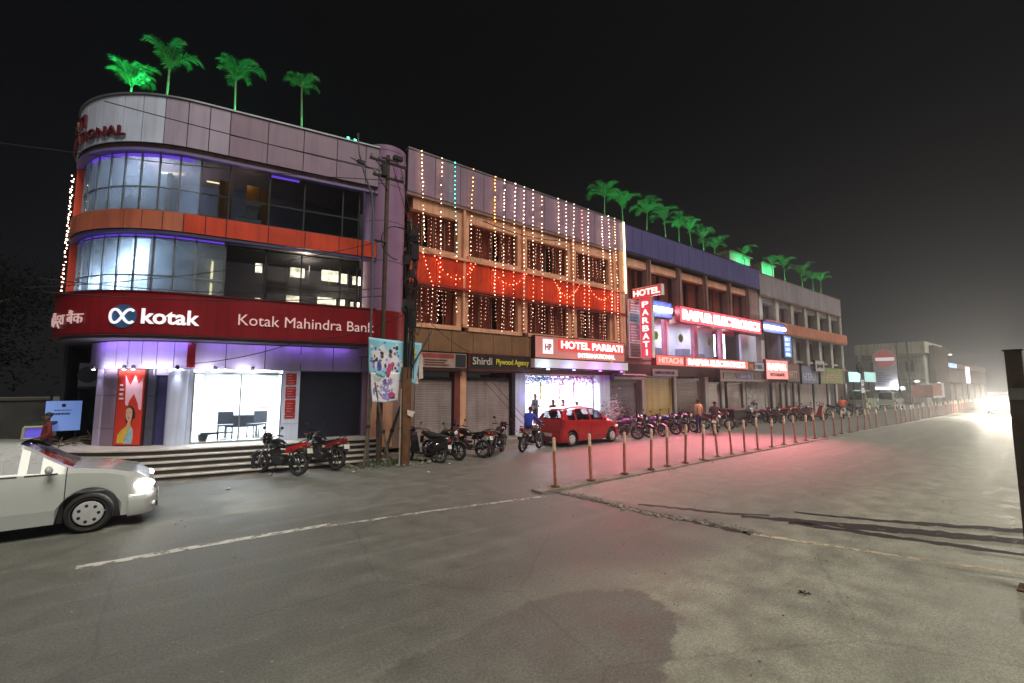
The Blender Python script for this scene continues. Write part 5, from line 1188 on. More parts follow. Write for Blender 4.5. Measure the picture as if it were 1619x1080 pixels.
# ================================================================ motorcycles
paint = mat('tank_paint', (1,1,1), .2, 0, .015, 1, coat=.6, objcol=True)
seat_m = mat('seat_vinyl', (.02,.02,.022), .6, 0, .2, 15); engine_m = mat('engine_metal', (.12,.12,.125), .4, .8, .35, 14)
red_lens = mat('red_lens', lin(150,12,14), .2); clear_lens = mat('clear_lens', (.7,.72,.74), .12, 0, .05); plate_m = mat('number_plate', (.72,.72,.68), .5, 0, .12, 20)
def wheel(t, x, y, r, w, spokes, rim_m, tyre_w=None, name='wheel'):
    tw = tyre_w or w; prof = []
    for i in range(9):
        q = PI*(i/8)-PI/2; prof.append((r-.045*1+.045*math.cos(q)*1., math.sin(q)*tw))
    p = MB(); p.lathe([(r-.075,-tw*.7)]+[(a, h) for a, h in prof]+[(r-.075,tw*.7)], (x,y,r), 'y', 28); o = p.build(name, black_rubber, t, True)
    p = MB(); rr = r-.07; p.lathe([(rr,-tw*.72),(rr-.022,-tw*.72),(rr-.03,0),(rr-.022,tw*.72),(rr,tw*.72)], (x,y,r), 'y', 28)
    p.lathe([(0,-tw*.9),(.045,-tw*.9),(.05,0),(.045,tw*.9),(0,tw*.9)], (x,y,r), 'y', 12)
    for i in range(spokes):
        a = 2*PI*i/spokes; c, s_ = math.cos(a), math.sin(a)
        p.tube([(x+.03*c,y,r+.03*s_),(x+(rr-.02)*c,y,r+(rr-.02)*s_)], .016 if spokes < 8 else .006, 5)
    p.build('rim', rim_m, o)
    return o
def make_bike(kind=0):
    t = thing('motorcycle', 'motorcycle', 'motorcycle')
    wheel(t, .64, 0, .3, .045, 6, alloy); wheel(t, -.62, 0, .3, .055, 6, alloy)
    p = MB(); p.tube([(.36,0,.84),(.12,0,.72),(-.3,0,.7),(-.62,0,.76)], .022, 6); p.tube([(.36,0,.82),(.3,0,.45),(.05,0,.3),(-.28,0,.32),(-.3,0,.7)], .02, 6)
    for s in (-1,1): p.tube([(-.28,s*.09,.34),(-.62,s*.09,.3)], .018, 6); p.tube([(-.42,s*.11,.72),(-.6,s*.11,.32)], .026, 8)
    p.build('frame', black_plastic, t, True)
    p = MB(); p.obox((.02,0,.42), .34, .2, .24); p.lathe([(.1,-.15),(.12,-.1),(.12,.1),(.1,.15),(0,.15)], (-.06,0,.38), 'y', 16); p.obox((.16,0,.58), .2, .15, .16, Matrix.Rotation(.35,3,'Y'))
    for i in range(5): p.obox((.16+.012*i,0,.52+.035*i), .24, .19, .012, Matrix.Rotation(.35,3,'Y'))
    p.build('engine', engine_m, t)
    # tank: lofted
    p = MB(); st = [(-.14,.06,.74,.8),(-.08,.1,.71,.86),(.05,.14,.7,.93),(.18,.15,.72,.96),(.3,.12,.76,.95),(.38,.05,.8,.88)]; vs = []; n = 12
    for (x, w_, z0, z1) in st:
        for i in range(n):
            a = 2*PI*i/n; c, s = math.cos(a), math.sin(a); vs.append((x, w_*(abs(c)**.7)*(1 if c > 0 else -1), (z0+z1)/2+(z1-z0)/2*(abs(s)**.8)*(1 if s > 0 else -1)))
    p.add(vs, [(i*n+j,i*n+(j+1)%n,(i+1)*n+(j+1)%n,(i+1)*n+j) for i in range(len(st)-1) for j in range(n)]+[tuple(range(n)), tuple((len(st)-1)*n+j for j in range(n))])
    p.build('fuel_tank', paint, t, True)
    p = MB(); st = [(-.72,.08,.84,.88),(-.5,.12,.79,.86),(-.25,.12,.75,.82),(-.1,.09,.75,.83)]; vs = []; n = 10
    for (x, w_, z0, z1) in st:
        for i in range(n): a = 2*PI*i/n; vs.append((x, w_*math.cos(a), (z0+z1)/2+(z1-z0)/2*math.sin(a)))
    p.add(vs, [(i*n+j,i*n+(j+1)%n,(i+1)*n+(j+1)%n,(i+1)*n+j) for i in range(3) for j in range(n)]+[tuple(range(n)), tuple(3*n+j for j in range(n))])
    p.build('seat', seat_m, t, True)
    p = MB()
    for s in (-1,1): p.add([(-.3,s*.12,.74),(-.78,s*.09,.87),(-.84,s*.05,.83),(-.7,s*.1,.74),(-.34,s*.13,.58),(-.22,s*.13,.6),(-.3,s*.1,.74),(-.78,s*.06,.88),(-.84,s*.03,.83),(-.7,s*.07,.74),(-.34,s*.1,.58),(-.22,s*.1,.6)],
        [(0,1,2,3,4,5),(11,10,9,8,7,6),(0,1,7,6),(1,2,8,7),(2,3,9,8),(3,4,10,9),(4,5,11,10),(5,0,6,11)])
    p.build('tail_cowl', paint, t)
    p = MB(); p.tube([(-.5,.1,.8),(-.78,.1,.93),(-.86,0,.95),(-.78,-.1,.93),(-.5,-.1,.8)], .014, 6); p.build('grab_rail', chrome if kind else black_plastic, t)
    MB().obox((-.83,0,.83), .06, .14, .09).build('tail_light', red_lens, t)
    p = MB(); p.lathe([(.345,-.05),(.355,0),(.345,.05)], (-.62,0,.3), 'y', 14, .35*PI, .85*PI); p.obox((-.9,0,.62), .02, .14, .26, Matrix.Rotation(.35,3,'Y')); p.build('rear_fender', black_plastic, t)
    MB().obox((-.93,0,.66), .012, .2, .13, Matrix.Rotation(.3,3,'Y')).build('number_plate', plate_m, t)
    p = MB(); p.lathe([(.335,-.055),(.345,0),(.335,.055)], (.64,0,.3), 'y', 14, .12*PI, .72*PI); p.build('front_fender', paint, t, True)
    p = MB()
    for s in (-1,1): p.tube([(.64,s*.08,.3),(.42,s*.08,.9)], [.024,.018], 8)
    p.obox((.44,0,.86), .06, .2, .03); p.build('fork', chrome, t, True)
    p = MB(); p.tube([(.3,-.36,1.0),(.36,-.2,1.03),(.42,-.06,.98),(.42,.06,.98),(.36,.2,1.03),(.3,.36,1.0)], .013, 6)
    for s in (-1,1): p.tube([(.3,s*.36,1.0),(.345,s*.24,1.025)], .02, 8); p.tube([(.36,s*.32,1.0),(.42,s*.2,1.02)], .007, 4)
    hb = p.build('handlebar', black_plastic, t)
    for s in (-1,1): p = MB(); p.tube([(.36,s*.24,1.03),(.34,s*.3,1.2)], .008, 5); p.ball((.34,s*.32,1.23), .025, .06, .045, 8, 6); p.build('mirror', black_plastic, t)
    p = MB(); p.ball((.5,0,.9), .1, .13, .14, 12, 8); p.obox((.5,0,1.02), .12, .2, .12, Matrix.Rotation(-.5,3,'Y')); p.build('headlight_cowl', paint if kind == 0 else black_plastic, t, True)
    p = MB(); p.ball((.575,0,.88), .035, .085, .08, 12, 8); p.build('headlight', clear_lens, t, True)
    for x, z in ((.5,.95),(-.8,.75)):
        p = MB()
        for s in (-1,1): p.tube([(x,0,z),(x,s*.17,z)], .007, 4); p.ball((x,s*.19,z), .03, .035, .022, 8, 4)
        p.build('turn_signal', mat('amber_lens', lin(190,100,30), .3), t)
    p = MB(); p.tube([(.2,-.1,.5),(.24,-.12,.32),(.05,-.14,.24),(-.25,-.15,.26)], .02, 8); p.tube([(-.25,-.15,.26),(-.75,-.17,.38)], [.035,.045], 10); p.build('exhaust', chrome if kind else engine_m, t, True)
    p = MB(); p.tube([(0,.1,.28),(-.05,.3,.0)], .012, 6); p.tube([(0,-.2,.3),(0,.2,.3)], .012, 6); p.build('side_stand', dark_metal, t)
    return t
def make_scooter():
    t = thing('scooter', 'scooter', 'scooter')
    wheel(t, .6, 0, .22, .045, 5, alloy); wheel(t, -.6, 0, .22, .05, 5, alloy)
    p = MB(); st = [(-.86,.06,.62,.8),(-.75,.16,.45,.84),(-.5,.19,.3,.82),(-.25,.17,.28,.76),(-.12,.12,.28,.5)]; vs = []; n = 12
    for (x, w_, z0, z1) in st:
        for i in range(n): a = 2*PI*i/n; c, s = math.cos(a), math.sin(a); vs.append((x, w_*c, (z0+z1)/2+(z1-z0)/2*s))
    p.add(vs, [(i*n+j,i*n+(j+1)%n,(i+1)*n+(j+1)%n,(i+1)*n+j) for i in range(4) for j in range(n)]+[tuple(range(n)), tuple(4*n+j for j in range(n))]); p.build('body_panel', paint, t, True)
    MB().box(-.2,.28,-.15,.15,.24,.3).build('floorboard', black_plastic, t)
    p = MB(); p.add([(.28,-.2,.28),(.28,.2,.28),(.44,.16,.92),(.44,-.16,.92),(.34,-.2,.28),(.34,.2,.28),(.52,.12,.92),(.52,-.12,.92)], [(0,1,2,3),(4,7,6,5),(0,4,5,1),(1,5,6,2),(2,6,7,3),(3,7,4,0)]); p.build('front_apron', paint, t)
    p = MB(); p.ball((-.45,0,.82), .36, .15, .07, 14, 6); p.build('seat', seat_m, t, True)
    p = MB(); p.lathe([(.25,-.07),(.27,0),(.25,.07)], (.6,0,.22), 'y', 12, .05*PI, .85*PI); p.build('front_fender', paint, t, True)
    p = MB(); p.ball((.5,0,1.0), .1, .16, .09, 12, 6); p.build('headlight_cowl', paint, t, True); p = MB(); p.ball((.58,0,.99), .03, .09, .055, 10, 6); p.build('headlight', clear_lens, t, True)
    p = MB(); p.tube([(.38,-.34,1.02),(.47,0,1.04),(.38,.34,1.02)], .018, 6); p.build('handlebar', black_plastic, t)
    for s in (-1,1): p = MB(); p.tube([(.42,s*.24,1.04),(.4,s*.3,1.18)], .008, 5); p.ball((.4,s*.32,1.21), .02, .06, .045, 8, 5); p.build('mirror', black_plastic, t)
    MB().obox((-.86,0,.7), .04, .16, .1).build('tail_light', red_lens, t); MB().obox((-.9,0,.5), .012, .2, .12, Matrix.Rotation(.25,3,'Y')).build('number_plate', plate_m, t)
    p = MB(); p.tube([(-.3,-.17,.26),(-.8,-.2,.32)], [.035,.045], 8); p.build('exhaust', engine_m, t, True)
    return t
proto_bike = make_bike(0); proto_chr = make_bike(1); proto_sc = make_scooter(); used_p = set()
BG = 'two-wheelers parked in front of the row'
def ride(proto, x, y, rz, col, label, lean=.1, group=BG, steer=0):
    if proto.name not in used_p: used_p.add(proto.name); t = proto; set_color(t, col)
    else: t = copy_tree(proto, None, col)
    t.location = (x, y, .004 if y < 13.9 else .03); t.rotation_euler = (lean, 0, rz); t['label'] = label; t['group'] = group
    return t
K_ = (.012,.012,.014,1); R_ = (.45,.02,.025,1); Bl = (.03,.04,.22,1); Vi = (.14,.03,.2,1); Gy = (.1,.1,.11,1); Wh = (.6,.6,.58,1); Mr = (.2,.02,.03,1)
b = ride(proto_bike, 2.88, 13.8, math.radians(126), K_, 'motorcycle with large bright red tail panel below the lit bank hall')
for ch in b.children:
    if ch.name.startswith('tail_cowl'): set_color(ch, R_)
b = ride(proto_bike, 3.98, 13.95, math.radians(118), K_, 'motorcycle with small dark red tail below the dark bank shutter')
for ch in b.children:
    if ch.name.startswith('tail_cowl'): set_color(ch, Mr)
R = math.radians
rows_ = [(proto_sc,6.95,13.3,R(120),K_,'dark scooter with pale front fender just right of the brown square pole'),
 (proto_chr,7.75,13.45,R(-70),K_,'black motorcycle with chrome pipe before the first grey shutter'),
 (proto_bike,8.6,13.4,R(115),K_,'black motorcycle turned tail to the road, before the red-framed pillar'),
 (proto_bike,9.75,13.25,R(35),K_,'black motorcycle parked nearly along the road before the second grey shutter'),
 (proto_bike,11.35,13.25,R(20),Gy,'grey motorcycle carrying the rider in blue, close behind the red car'),
 (proto_bike,16.95,13.4,R(-50),Vi,'violet motorcycle with its front wheel to the road, first beyond the red car'),
 (proto_bike,18.3,13.7,R(-75),K_,'black motorcycle before the slate shutter, second beyond the red car'),
 (proto_chr,19.35,13.5,R(-100),Vi,'violet motorcycle with chrome exhaust, before the yellow shutter on its hotel side'),
 (proto_bike,20.3,13.6,R(-60),Bl,'deep blue motorcycle with lamp towards the road, before the yellow shutter'),
 (proto_bike,21.3,13.7,R(-80),K_,'black motorcycle between the blue one and the man in the tan shirt'),
 (proto_chr,22.5,13.8,R(-95),Bl,'blue motorcycle with chrome exhaust, just behind the man in the tan shirt'),
 (proto_chr,22.7,12.1,R(20),Wh,'white and chrome motorcycle with the rider in a dark jacket'),
 (proto_bike,25.1,13.3,R(-55),Mr,'dark red motorcycle beyond the rider in the dark jacket, before the brown shutter'),
 (proto_bike,29.2,13.5,R(-120),K_,'black motorcycle close to the wall of pasted bills'),
 (proto_bike,31.2,13.6,R(-70),Mr,'maroon motorcycle first to the right of the pasted bills wall'),
 (proto_chr,32.6,13.4,R(-110),Gy,'grey motorcycle with chrome exhaust second to the right of the pasted bills wall'),
 (proto_bike,34.2,13.5,R(-80),R_,'red motorcycle third to the right of the pasted bills wall'),
 (proto_bike,35.5,13.4,R(-65),R_,'red motorcycle with its nose turned left, fourth to the right of the pasted bills wall'),
 (proto_sc,36.6,12.9,R(-130),Gy,'grey scooter tucked beside the red scooters'),
 (proto_sc,37.4,12.6,R(-30),R_,'bright red scooter in front of its pair, by the far grey shutters'),
 (proto_sc,38.3,12.9,R(-60),R_,'bright red scooter behind its twin, by the far grey shutters'),
 (proto_sc,41.0,11.9,R(15),Wh,'white scooter carrying the rider in orange'),
 (proto_bike,44.5,13.2,R(-80),K_,'black motorcycle beyond the rider in orange, near the blue parking sign'),
 (proto_bike,47.0,13.2,R(-80),K_,'farthest black motorcycle, before the olive board of the end block')]
for a in rows_: ride(*a, lean=.1 if abs(math.sin(a[3])) > .3 else .06)
# black box cart by the pillar
ct = thing('handcart', 'black wooden handcart box standing before the pasted bills wall', 'cart', (27.6,13.6,0), world=True)
MB().box(26.9,28.3,13.2,14.0,.45,1.0).build('cart_box', mat('cart_black', (.02,.018,.018), .9), ct)
p = MB(); p.box(26.85,28.35,13.15,14.05,1.0,1.05); p.build('lid', mat('cart_red', lin(110,40,44), .6), ct)
for x in (27.1,28.1): p = MB(); p.lathe([(.0,-.03),(.22,-.03),(.22,.03),(0,.03)], (x,13.12,.24), 'y', 18); p.build('wheel', black_rubber, ct)
# ================================================================ cars
def interp(tab, x, i):
    for a, c in zip(tab[:-1], tab[1:]):
        if a[0] <= x <= c[0]: f = (x-a[0])/(c[0]-a[0]); f = f*f*(3-2*f)*.35+f*.65; return a[i]+(c[i]-a[i])*f
    return tab[0][i] if x < tab[0][0] else tab[-1][i]
def make_car(name, label, cat, tab, axles, wr, glassx, ws, rs, base=.2, color=(.4,.4,.4,1), doors=(), group=None, step=.05, wroof=.56, head=True, lit=False, tail_z=.9):
    t = thing(name, label, cat, group=group)
    xs = [tab[0][0]]; 
    while xs[-1] < tab[-1][0]-1e-6: xs.append(min(tab[-1][0], xs[-1]+step))
    rings = []
    for x in xs:
        belt, top, wd = interp(tab,x,1), interp(tab,x,2), interp(tab,x,3); zl = base
        for ax in axles:
            ra = wr+.075
            if abs(x-ax) < ra: zl = max(zl, wr+math.sqrt(ra*ra-(x-ax)**2))
        g = max(0, min(1, (top-belt)/.5)); wt = wd*.93+g*(wroof-wd*.93)
        z1 = max(zl+.025, min(.42, belt-.1)); z2 = max(z1+.02, min(.66, belt-.05)); zb = max(belt, z2+.02); zt = max(top, zb+.02)
        half = [(wd*.95,zl),(wd*.995,z1),(wd,z2),(wd*.975,zb),(wd*.975+(wt-wd*.975)*.12,zb+(zt-zb)*.1),(wt,zb+(zt-zb)*.88),(wt*.82,zb+(zt-zb)*.97),(wt*.4,zt),(0,zt+.006)]
        rings.append([(x,y,z) for y,z in half]+[(x,-y,z) for y,z in half[-2::-1]])
    m = len(rings[0]); H = 8; buckets = {}
    for i in range(len(xs)-1):
        xm = (xs[i]+xs[i+1])/2; top, belt = interp(tab,xm,2), interp(tab,xm,1); tall = (top-belt) > .3
        for j in range(m-1):
            k = j if j < H else m-2-j; side = 0 if j < H else 1
            key = 'body'
            if k == 4 and tall and any(a <= xm <= c for a, c in glassx): key = ('side_window', side, [q for q, (a, c) in enumerate(glassx) if a <= xm <= c][0])
            elif k >= 5 and ws[0] <= xm <= ws[1] and k >= 6: key = ('windscreen',)
            elif k >= 6 and rs[0] <= xm <= rs[1]: key = ('rear_window',)
            elif k in (0,1,2,3) and k > 0:
                for q, (a, c) in enumerate(doors):
                    if a <= xm <= c: key = ('door', side, q)
            buckets.setdefault(key, []).append((i, j))
    def emit(faces):
        p = MB(); idx = {}
        for i, j in faces:
            f = []
            for (a, c) in ((i,j),(i+1,j),(i+1,j+1),(i,j+1)):
                if (a,c) not in idx: idx[(a,c)] = len(p.v); p.v.append(rings[a][c])
                f.append(idx[(a,c)])
            p.f.append(f); p.mi.append(0)
        return p
    body = None
    p = emit(buckets['body']); n0 = len(p.v)
    for e in (0, -1): p.add(rings[e], [tuple(range(m))])
    body = p.build('body', paint, t, True)
    for key, fc in buckets.items():
        if key == 'body': continue
        o = emit(fc).build(key[0], car_glass if key[0] != 'door' else paint, t, True)
        if key[0] == 'door':
            a, c = doors[key[2]]; s = 1 if key[1] == 0 else -1; y = s*(interp(tab,a,3)*.98+.005); zb = interp(tab,a+.1,1)
            q = MB(); q.tube([(a+.1,y+s*.012,zb-.12),(a+.28,y+s*.012,zb-.115)], .014, 6); q.build('handle', paint, o)
    p = MB()
    for a, c in doors:
        for x in (a, c):
            i = min(range(len(xs)), key=lambda q: abs(xs[q]-x))
            for sgn in (1,-1): p.tube([(v[0],v[1]*1.002*sgn+.001*sgn,v[2]) for v in rings[i][1:6]], .006, 4)
    if doors: p.build('door_seam', black_plastic, t)
    p = MB(); fx = ws[1]; xs_h = [fx+.02+(tab[-1][0]-.28-fx)*k/6 for k in range(7)]
    for sg in (1,-1): p.tube([(x, sg*interp(tab,x,3)*.8, interp(tab,x,2)+.004-.012) for x in xs_h], .006, 4)
    for (a, c) in glassx:
        for sg in (1,-1): p.tube([(a+(c-a)*k/4, sg*(interp(tab,a+(c-a)*k/4,3)*.978), interp(tab,a+(c-a)*k/4,1)+.012) for k in range(5)], .011, 5)
    p.build('window_trim', black_plastic, t)
    wd = interp(tab, 0, 3)
    p = MB(); p.box(fx-.12,fx-.06,-wd*.93,wd*.93,base,interp(tab,fx-.1,1)-.02); p.box(fx-.32,fx-.12,-wd*.85,wd*.85,.7,interp(tab,fx-.1,1)-.03); p.build('dash_light_block', black_plastic, t)  # upright box added to keep headlamp glow out of the cabin
    p = MB(); p.box(tab[0][0]+.15,tab[-1][0]-.15,-wd*.78,wd*.78,base-.02,.62); p.build('underbody', black_plastic, t)
    p = MB(); p.box(-.5,-.3,-wd*.7,wd*.7,.6,1.15); p.box(.15,.3,.1,wd*.7,.6,1.2); p.box(.15,.3,-wd*.7,-.1,.6,1.2); p.build('seat', seat_m, t)
    for ax in axles:
        for s in (-1,1):
            o = wheel(t, ax, s*(wd-.1), wr, .085, 5, alloy)
            p = MB(); p.lathe([(wr*.62,0),(wr*.58,.02),(wr*.2,.035),(0,.03)], (ax,s*(wd-.02),wr), 'y', 20) if s > 0 else p.lathe([(wr*.62,0),(wr*.58,-.02),(wr*.2,-.035),(0,-.03)], (ax,s*(wd-.02),wr), 'y', 20)
            hc = p.build('hubcap', hub_m, o, True)
            p = MB()
            for i in range(7): a = 2*PI*i/7; p.ball((ax+wr*.4*math.cos(a), s*(wd+.004), wr+wr*.4*math.sin(a)), wr*.09, .012, wr*.09, 8, 4)
            p.build('vent_pattern', black_plastic, o)
    for s in (-1,1):
        x = glassx[-1][1]-.1; w_ = interp(tab,x,3)
        p = MB(); p.tube([(x,s*w_*.95,interp(tab,x,1)+.03),(x+.02,s*(w_+.06),interp(tab,x,1)+.06)], .015, 5); p.ball((x+.01,s*(w_+.12),interp(tab,x,1)+.09), .05, .085, .065, 10, 6); p.build('side_mirror', paint, t, True)
        xr = tab[0][0]; wR = interp(tab,xr+.12,3)
        p = MB(); p.obox((xr+.09,s*(wR-.05),tail_z), .14, .13, .3, Matrix.Rotation(s*.25,3,'Z')@Matrix.Rotation(.2,3,'Y')); p.build('tail_lamp', red_lens, t)
        xf = tab[-1][0]; wF = interp(tab,xf-.2,3)
        if head:
            p = MB(); p.ball((xf-.2,s*(wF-.1),interp(tab,xf-.2,1)-.1), .2, .15, .085, 14, 8); p.build('headlight', emi('headlight_on', (1,.95,.86), 45) if lit else clear_lens, t, True)
    for xe, sg, nm in ((tab[0][0],-1,'rear_bumper'),(tab[-1][0],1,'front_bumper')):
        pl = [(xe-sg*.34,wd*1.012),(xe-sg*.12,wd*.97),(xe+sg*.0,wd*.8),(xe+sg*.05,wd*.5),(xe+sg*.06,0)]; pl = pl+[(x,-y) for x,y in pl[-2::-1]]+[(xe-sg*.3,-wd*.8),(xe-sg*.3,wd*.8)]; p = MB()
        n = len(pl); lv = [(base-.02,.95),(base+.04,.99),(.42,1.),(.5,.985),(.53,.95)]; cx_ = xe-sg*.35; vs = []
        for z, k in lv: vs += [(cx_+(x-cx_)*k, y*k, z) for x, y in pl]
        p.add(vs, [(i*n+j,i*n+(j+1)%n,(i+1)*n+(j+1)%n,(i+1)*n+j) for i in range(4) for j in range(n)]+[tuple(range(n)), tuple(4*n+j for j in range(n))]); bu = p.build(nm, paint, t, True)
        p = MB(); p.box(xe+sg*.05,xe+sg*.066,-wd*.55,wd*.55,base+.03,base+.11); p.build('air_intake' if sg > 0 else 'lower_trim', black_plastic, bu)
        if sg > 0:
            for q in (-1,1): f = MB(); f.ball((xe+.0,q*wd*.78,base+.12), .035, .07, .045, 10, 6); f.build('fog_lamp', clear_lens, bu, True)
    MB().box(tab[0][0]-.075,tab[0][0]-.065,-.25,.25,.4,.52).build('number_plate', plate_m, t); p = MB(); p.box(tab[-1][0]+.067,tab[-1][0]+.077,-.24,.24,.34,.45); p.build('number_plate', plate_m, t)
    p = MB(); p.box(tab[-1][0]-.03,tab[-1][0]+.02,-.34,.34,.5,.62)
    p.build('grille', black_plastic, t)
    set_color(t, color); return t
car_glass = glass('car_glass', (.4,.42,.44), 1.5); hub_m = mat('hubcap_silver', (.62,.62,.64), .35, .3, .1, 8)
hatch = [(-1.80,.60,.64,.66),(-1.77,.88,.92,.72),(-1.70,.98,1.08,.77),(-1.52,1.0,1.36,.79),(-1.30,.99,1.48,.80),(-.8,.97,1.54,.80),(-.2,.95,1.56,.80),(.3,.94,1.50,.80),(.55,.935,1.40,.80),(1.05,.92,1.0,.79),(1.3,.88,.93,.77),(1.6,.76,.82,.72),(1.74,.66,.70,.66),(1.80,.55,.58,.58)]
red_car = make_car('parked_car', 'bright red hatchback parked before the glowing hotel entrance, seen from behind', 'car', hatch, (-1.25,1.25), .285, [(-1.38,-.98),(-.9,-.14),(-.06,.72)], (.5,1.03), (-1.72,-1.46), color=(.42,.014,.016,1), doors=[(-.92,-.1),(-.08,.85)], tail_z=.92)
red_car.location = (14.5,13.78,.004); red_car.rotation_euler = (0,0,math.radians(1))
sedan = [(-2.3,.62,.66,.66),(-2.26,.92,.97,.74),(-2.1,.98,1.03,.80),(-1.65,1.0,1.1,.83),(-1.0,1.0,1.42,.84),(-.3,.98,1.5,.85),(.3,.97,1.46,.85),(.95,.97,1.05,.85),(1.35,.93,1.0,.83),(1.75,.82,.9,.79),(1.95,.7,.76,.70),(2.03,.55,.6,.60)]
white_car = make_car('moving_car', 'silvery white car with lit headlamp driving in from the left edge of the road', 'car', sedan, (-1.45,1.2), .31, [(-1.25,-.55),(-.47,.35),(.43,.8)], (.3,.95), (-1.6,-1.0), color=(.52,.54,.53,1), doors=[(-.98,-.12),(-.1,.9)], lit=True, wroof=.58)
white_car.location = (-1.84,11.1,.004)
light('SPOT', 'car_beam', (.3,10.55,.72), 160, (1,.95,.85), (6,10.6,.1), .06, spot=70, blend=.7); light('SPOT', 'car_beam', (.3,11.6,.72), 160, (1,.95,.85), (6,11.7,.1), .06, spot=70, blend=.7)
# far pick-up / jeep and oncoming vehicle
boxy = [(-1.95,.95,1.0,.76),(-1.9,1.05,1.75,.8),(-1.0,1.05,1.82,.82),(.2,1.05,1.82,.82),(.62,1.05,1.7,.82),(.95,1.05,1.16,.8),(1.75,1.0,1.08,.76),(1.88,.9,.95,.72),(1.93,.6,.64,.68)]
jeep = make_car('parked_jeep', 'boxy white jeep with spare bonnet beyond the end block, facing right', 'jeep', boxy, (-1.2,1.3), .34, [(-1.75,-1.0),(-.9,-.2),(-.12,.5)], (.6,.96), (-1.95,-1.9), base=.3, color=(.55,.55,.48,1), doors=[(-.95,-.18),(-.15,.7)], wroof=.7)
jeep.location = (64.5,14.2,.004)
j2 = copy_tree(jeep, None, (.3,.33,.24,1)); j2.location = (56.6,14.6,.004); j2['label'] = 'dull olive van at the corner of the end block, behind the parking sign'; j2['category'] = 'van'; j2.scale = (1.1,1,1.12)
oc = make_car('oncoming_car', 'oncoming car with glaring headlamps at the far right end of the road', 'car', boxy, (-1.2,1.3), .34, [(-1.75,-1.0),(-.9,-.2),(-.12,.5)], (.6,.96), (-1.95,-1.9), base=.3, color=(.3,.3,.3,1), lit=True, wroof=.7, step=.1)
oc.location = (58.5,5.3,.004); oc.rotation_euler = (0,0,PI+.1)
for i, (c, lb) in enumerate(zip([ch for ch in oc.children if ch.name.startswith('headlight')], 'ab')): c.data.materials[0] = emi('glare_lamp', (1,.92,.78), 2600)
for y in (4.7,5.9): light('SPOT', 'oncoming_beam', (56.3,y,.95), 7600, (1,.9,.74), (20,y-1.5,1.0), .08, spot=55, blend=.8)
# truck with an orange tail far along the road
tr = thing('truck', 'far goods truck with orange-brown load boards beyond the white jeep', 'truck', (82,14,0), world=True)
MB().box(79,84.6,13,15.2,1.0,2.6).build('load_box', mat('load_orange', lin(176,104,80), .7, 0, .3, 2), tr); p = MB(); p.box(84.7,86.6,13.05,15.15,.9,2.9); p.build('cab', white_paint, tr); MB().box(79,84.6,12.97,12.998,.95,1.2).build('stripe', white_paint, tr)
MB().box(86.61,86.63,13.2,15,1.9,2.7).build('windscreen', car_glass, tr)
for x in (80.2,81.4,85.6): p = MB(); p.lathe([(0,-.15),(.48,-.15),(.5,0),(.48,.15),(0,.15)], (x,13.1,.5), 'y', 18); p.build('wheel', black_rubber, tr)
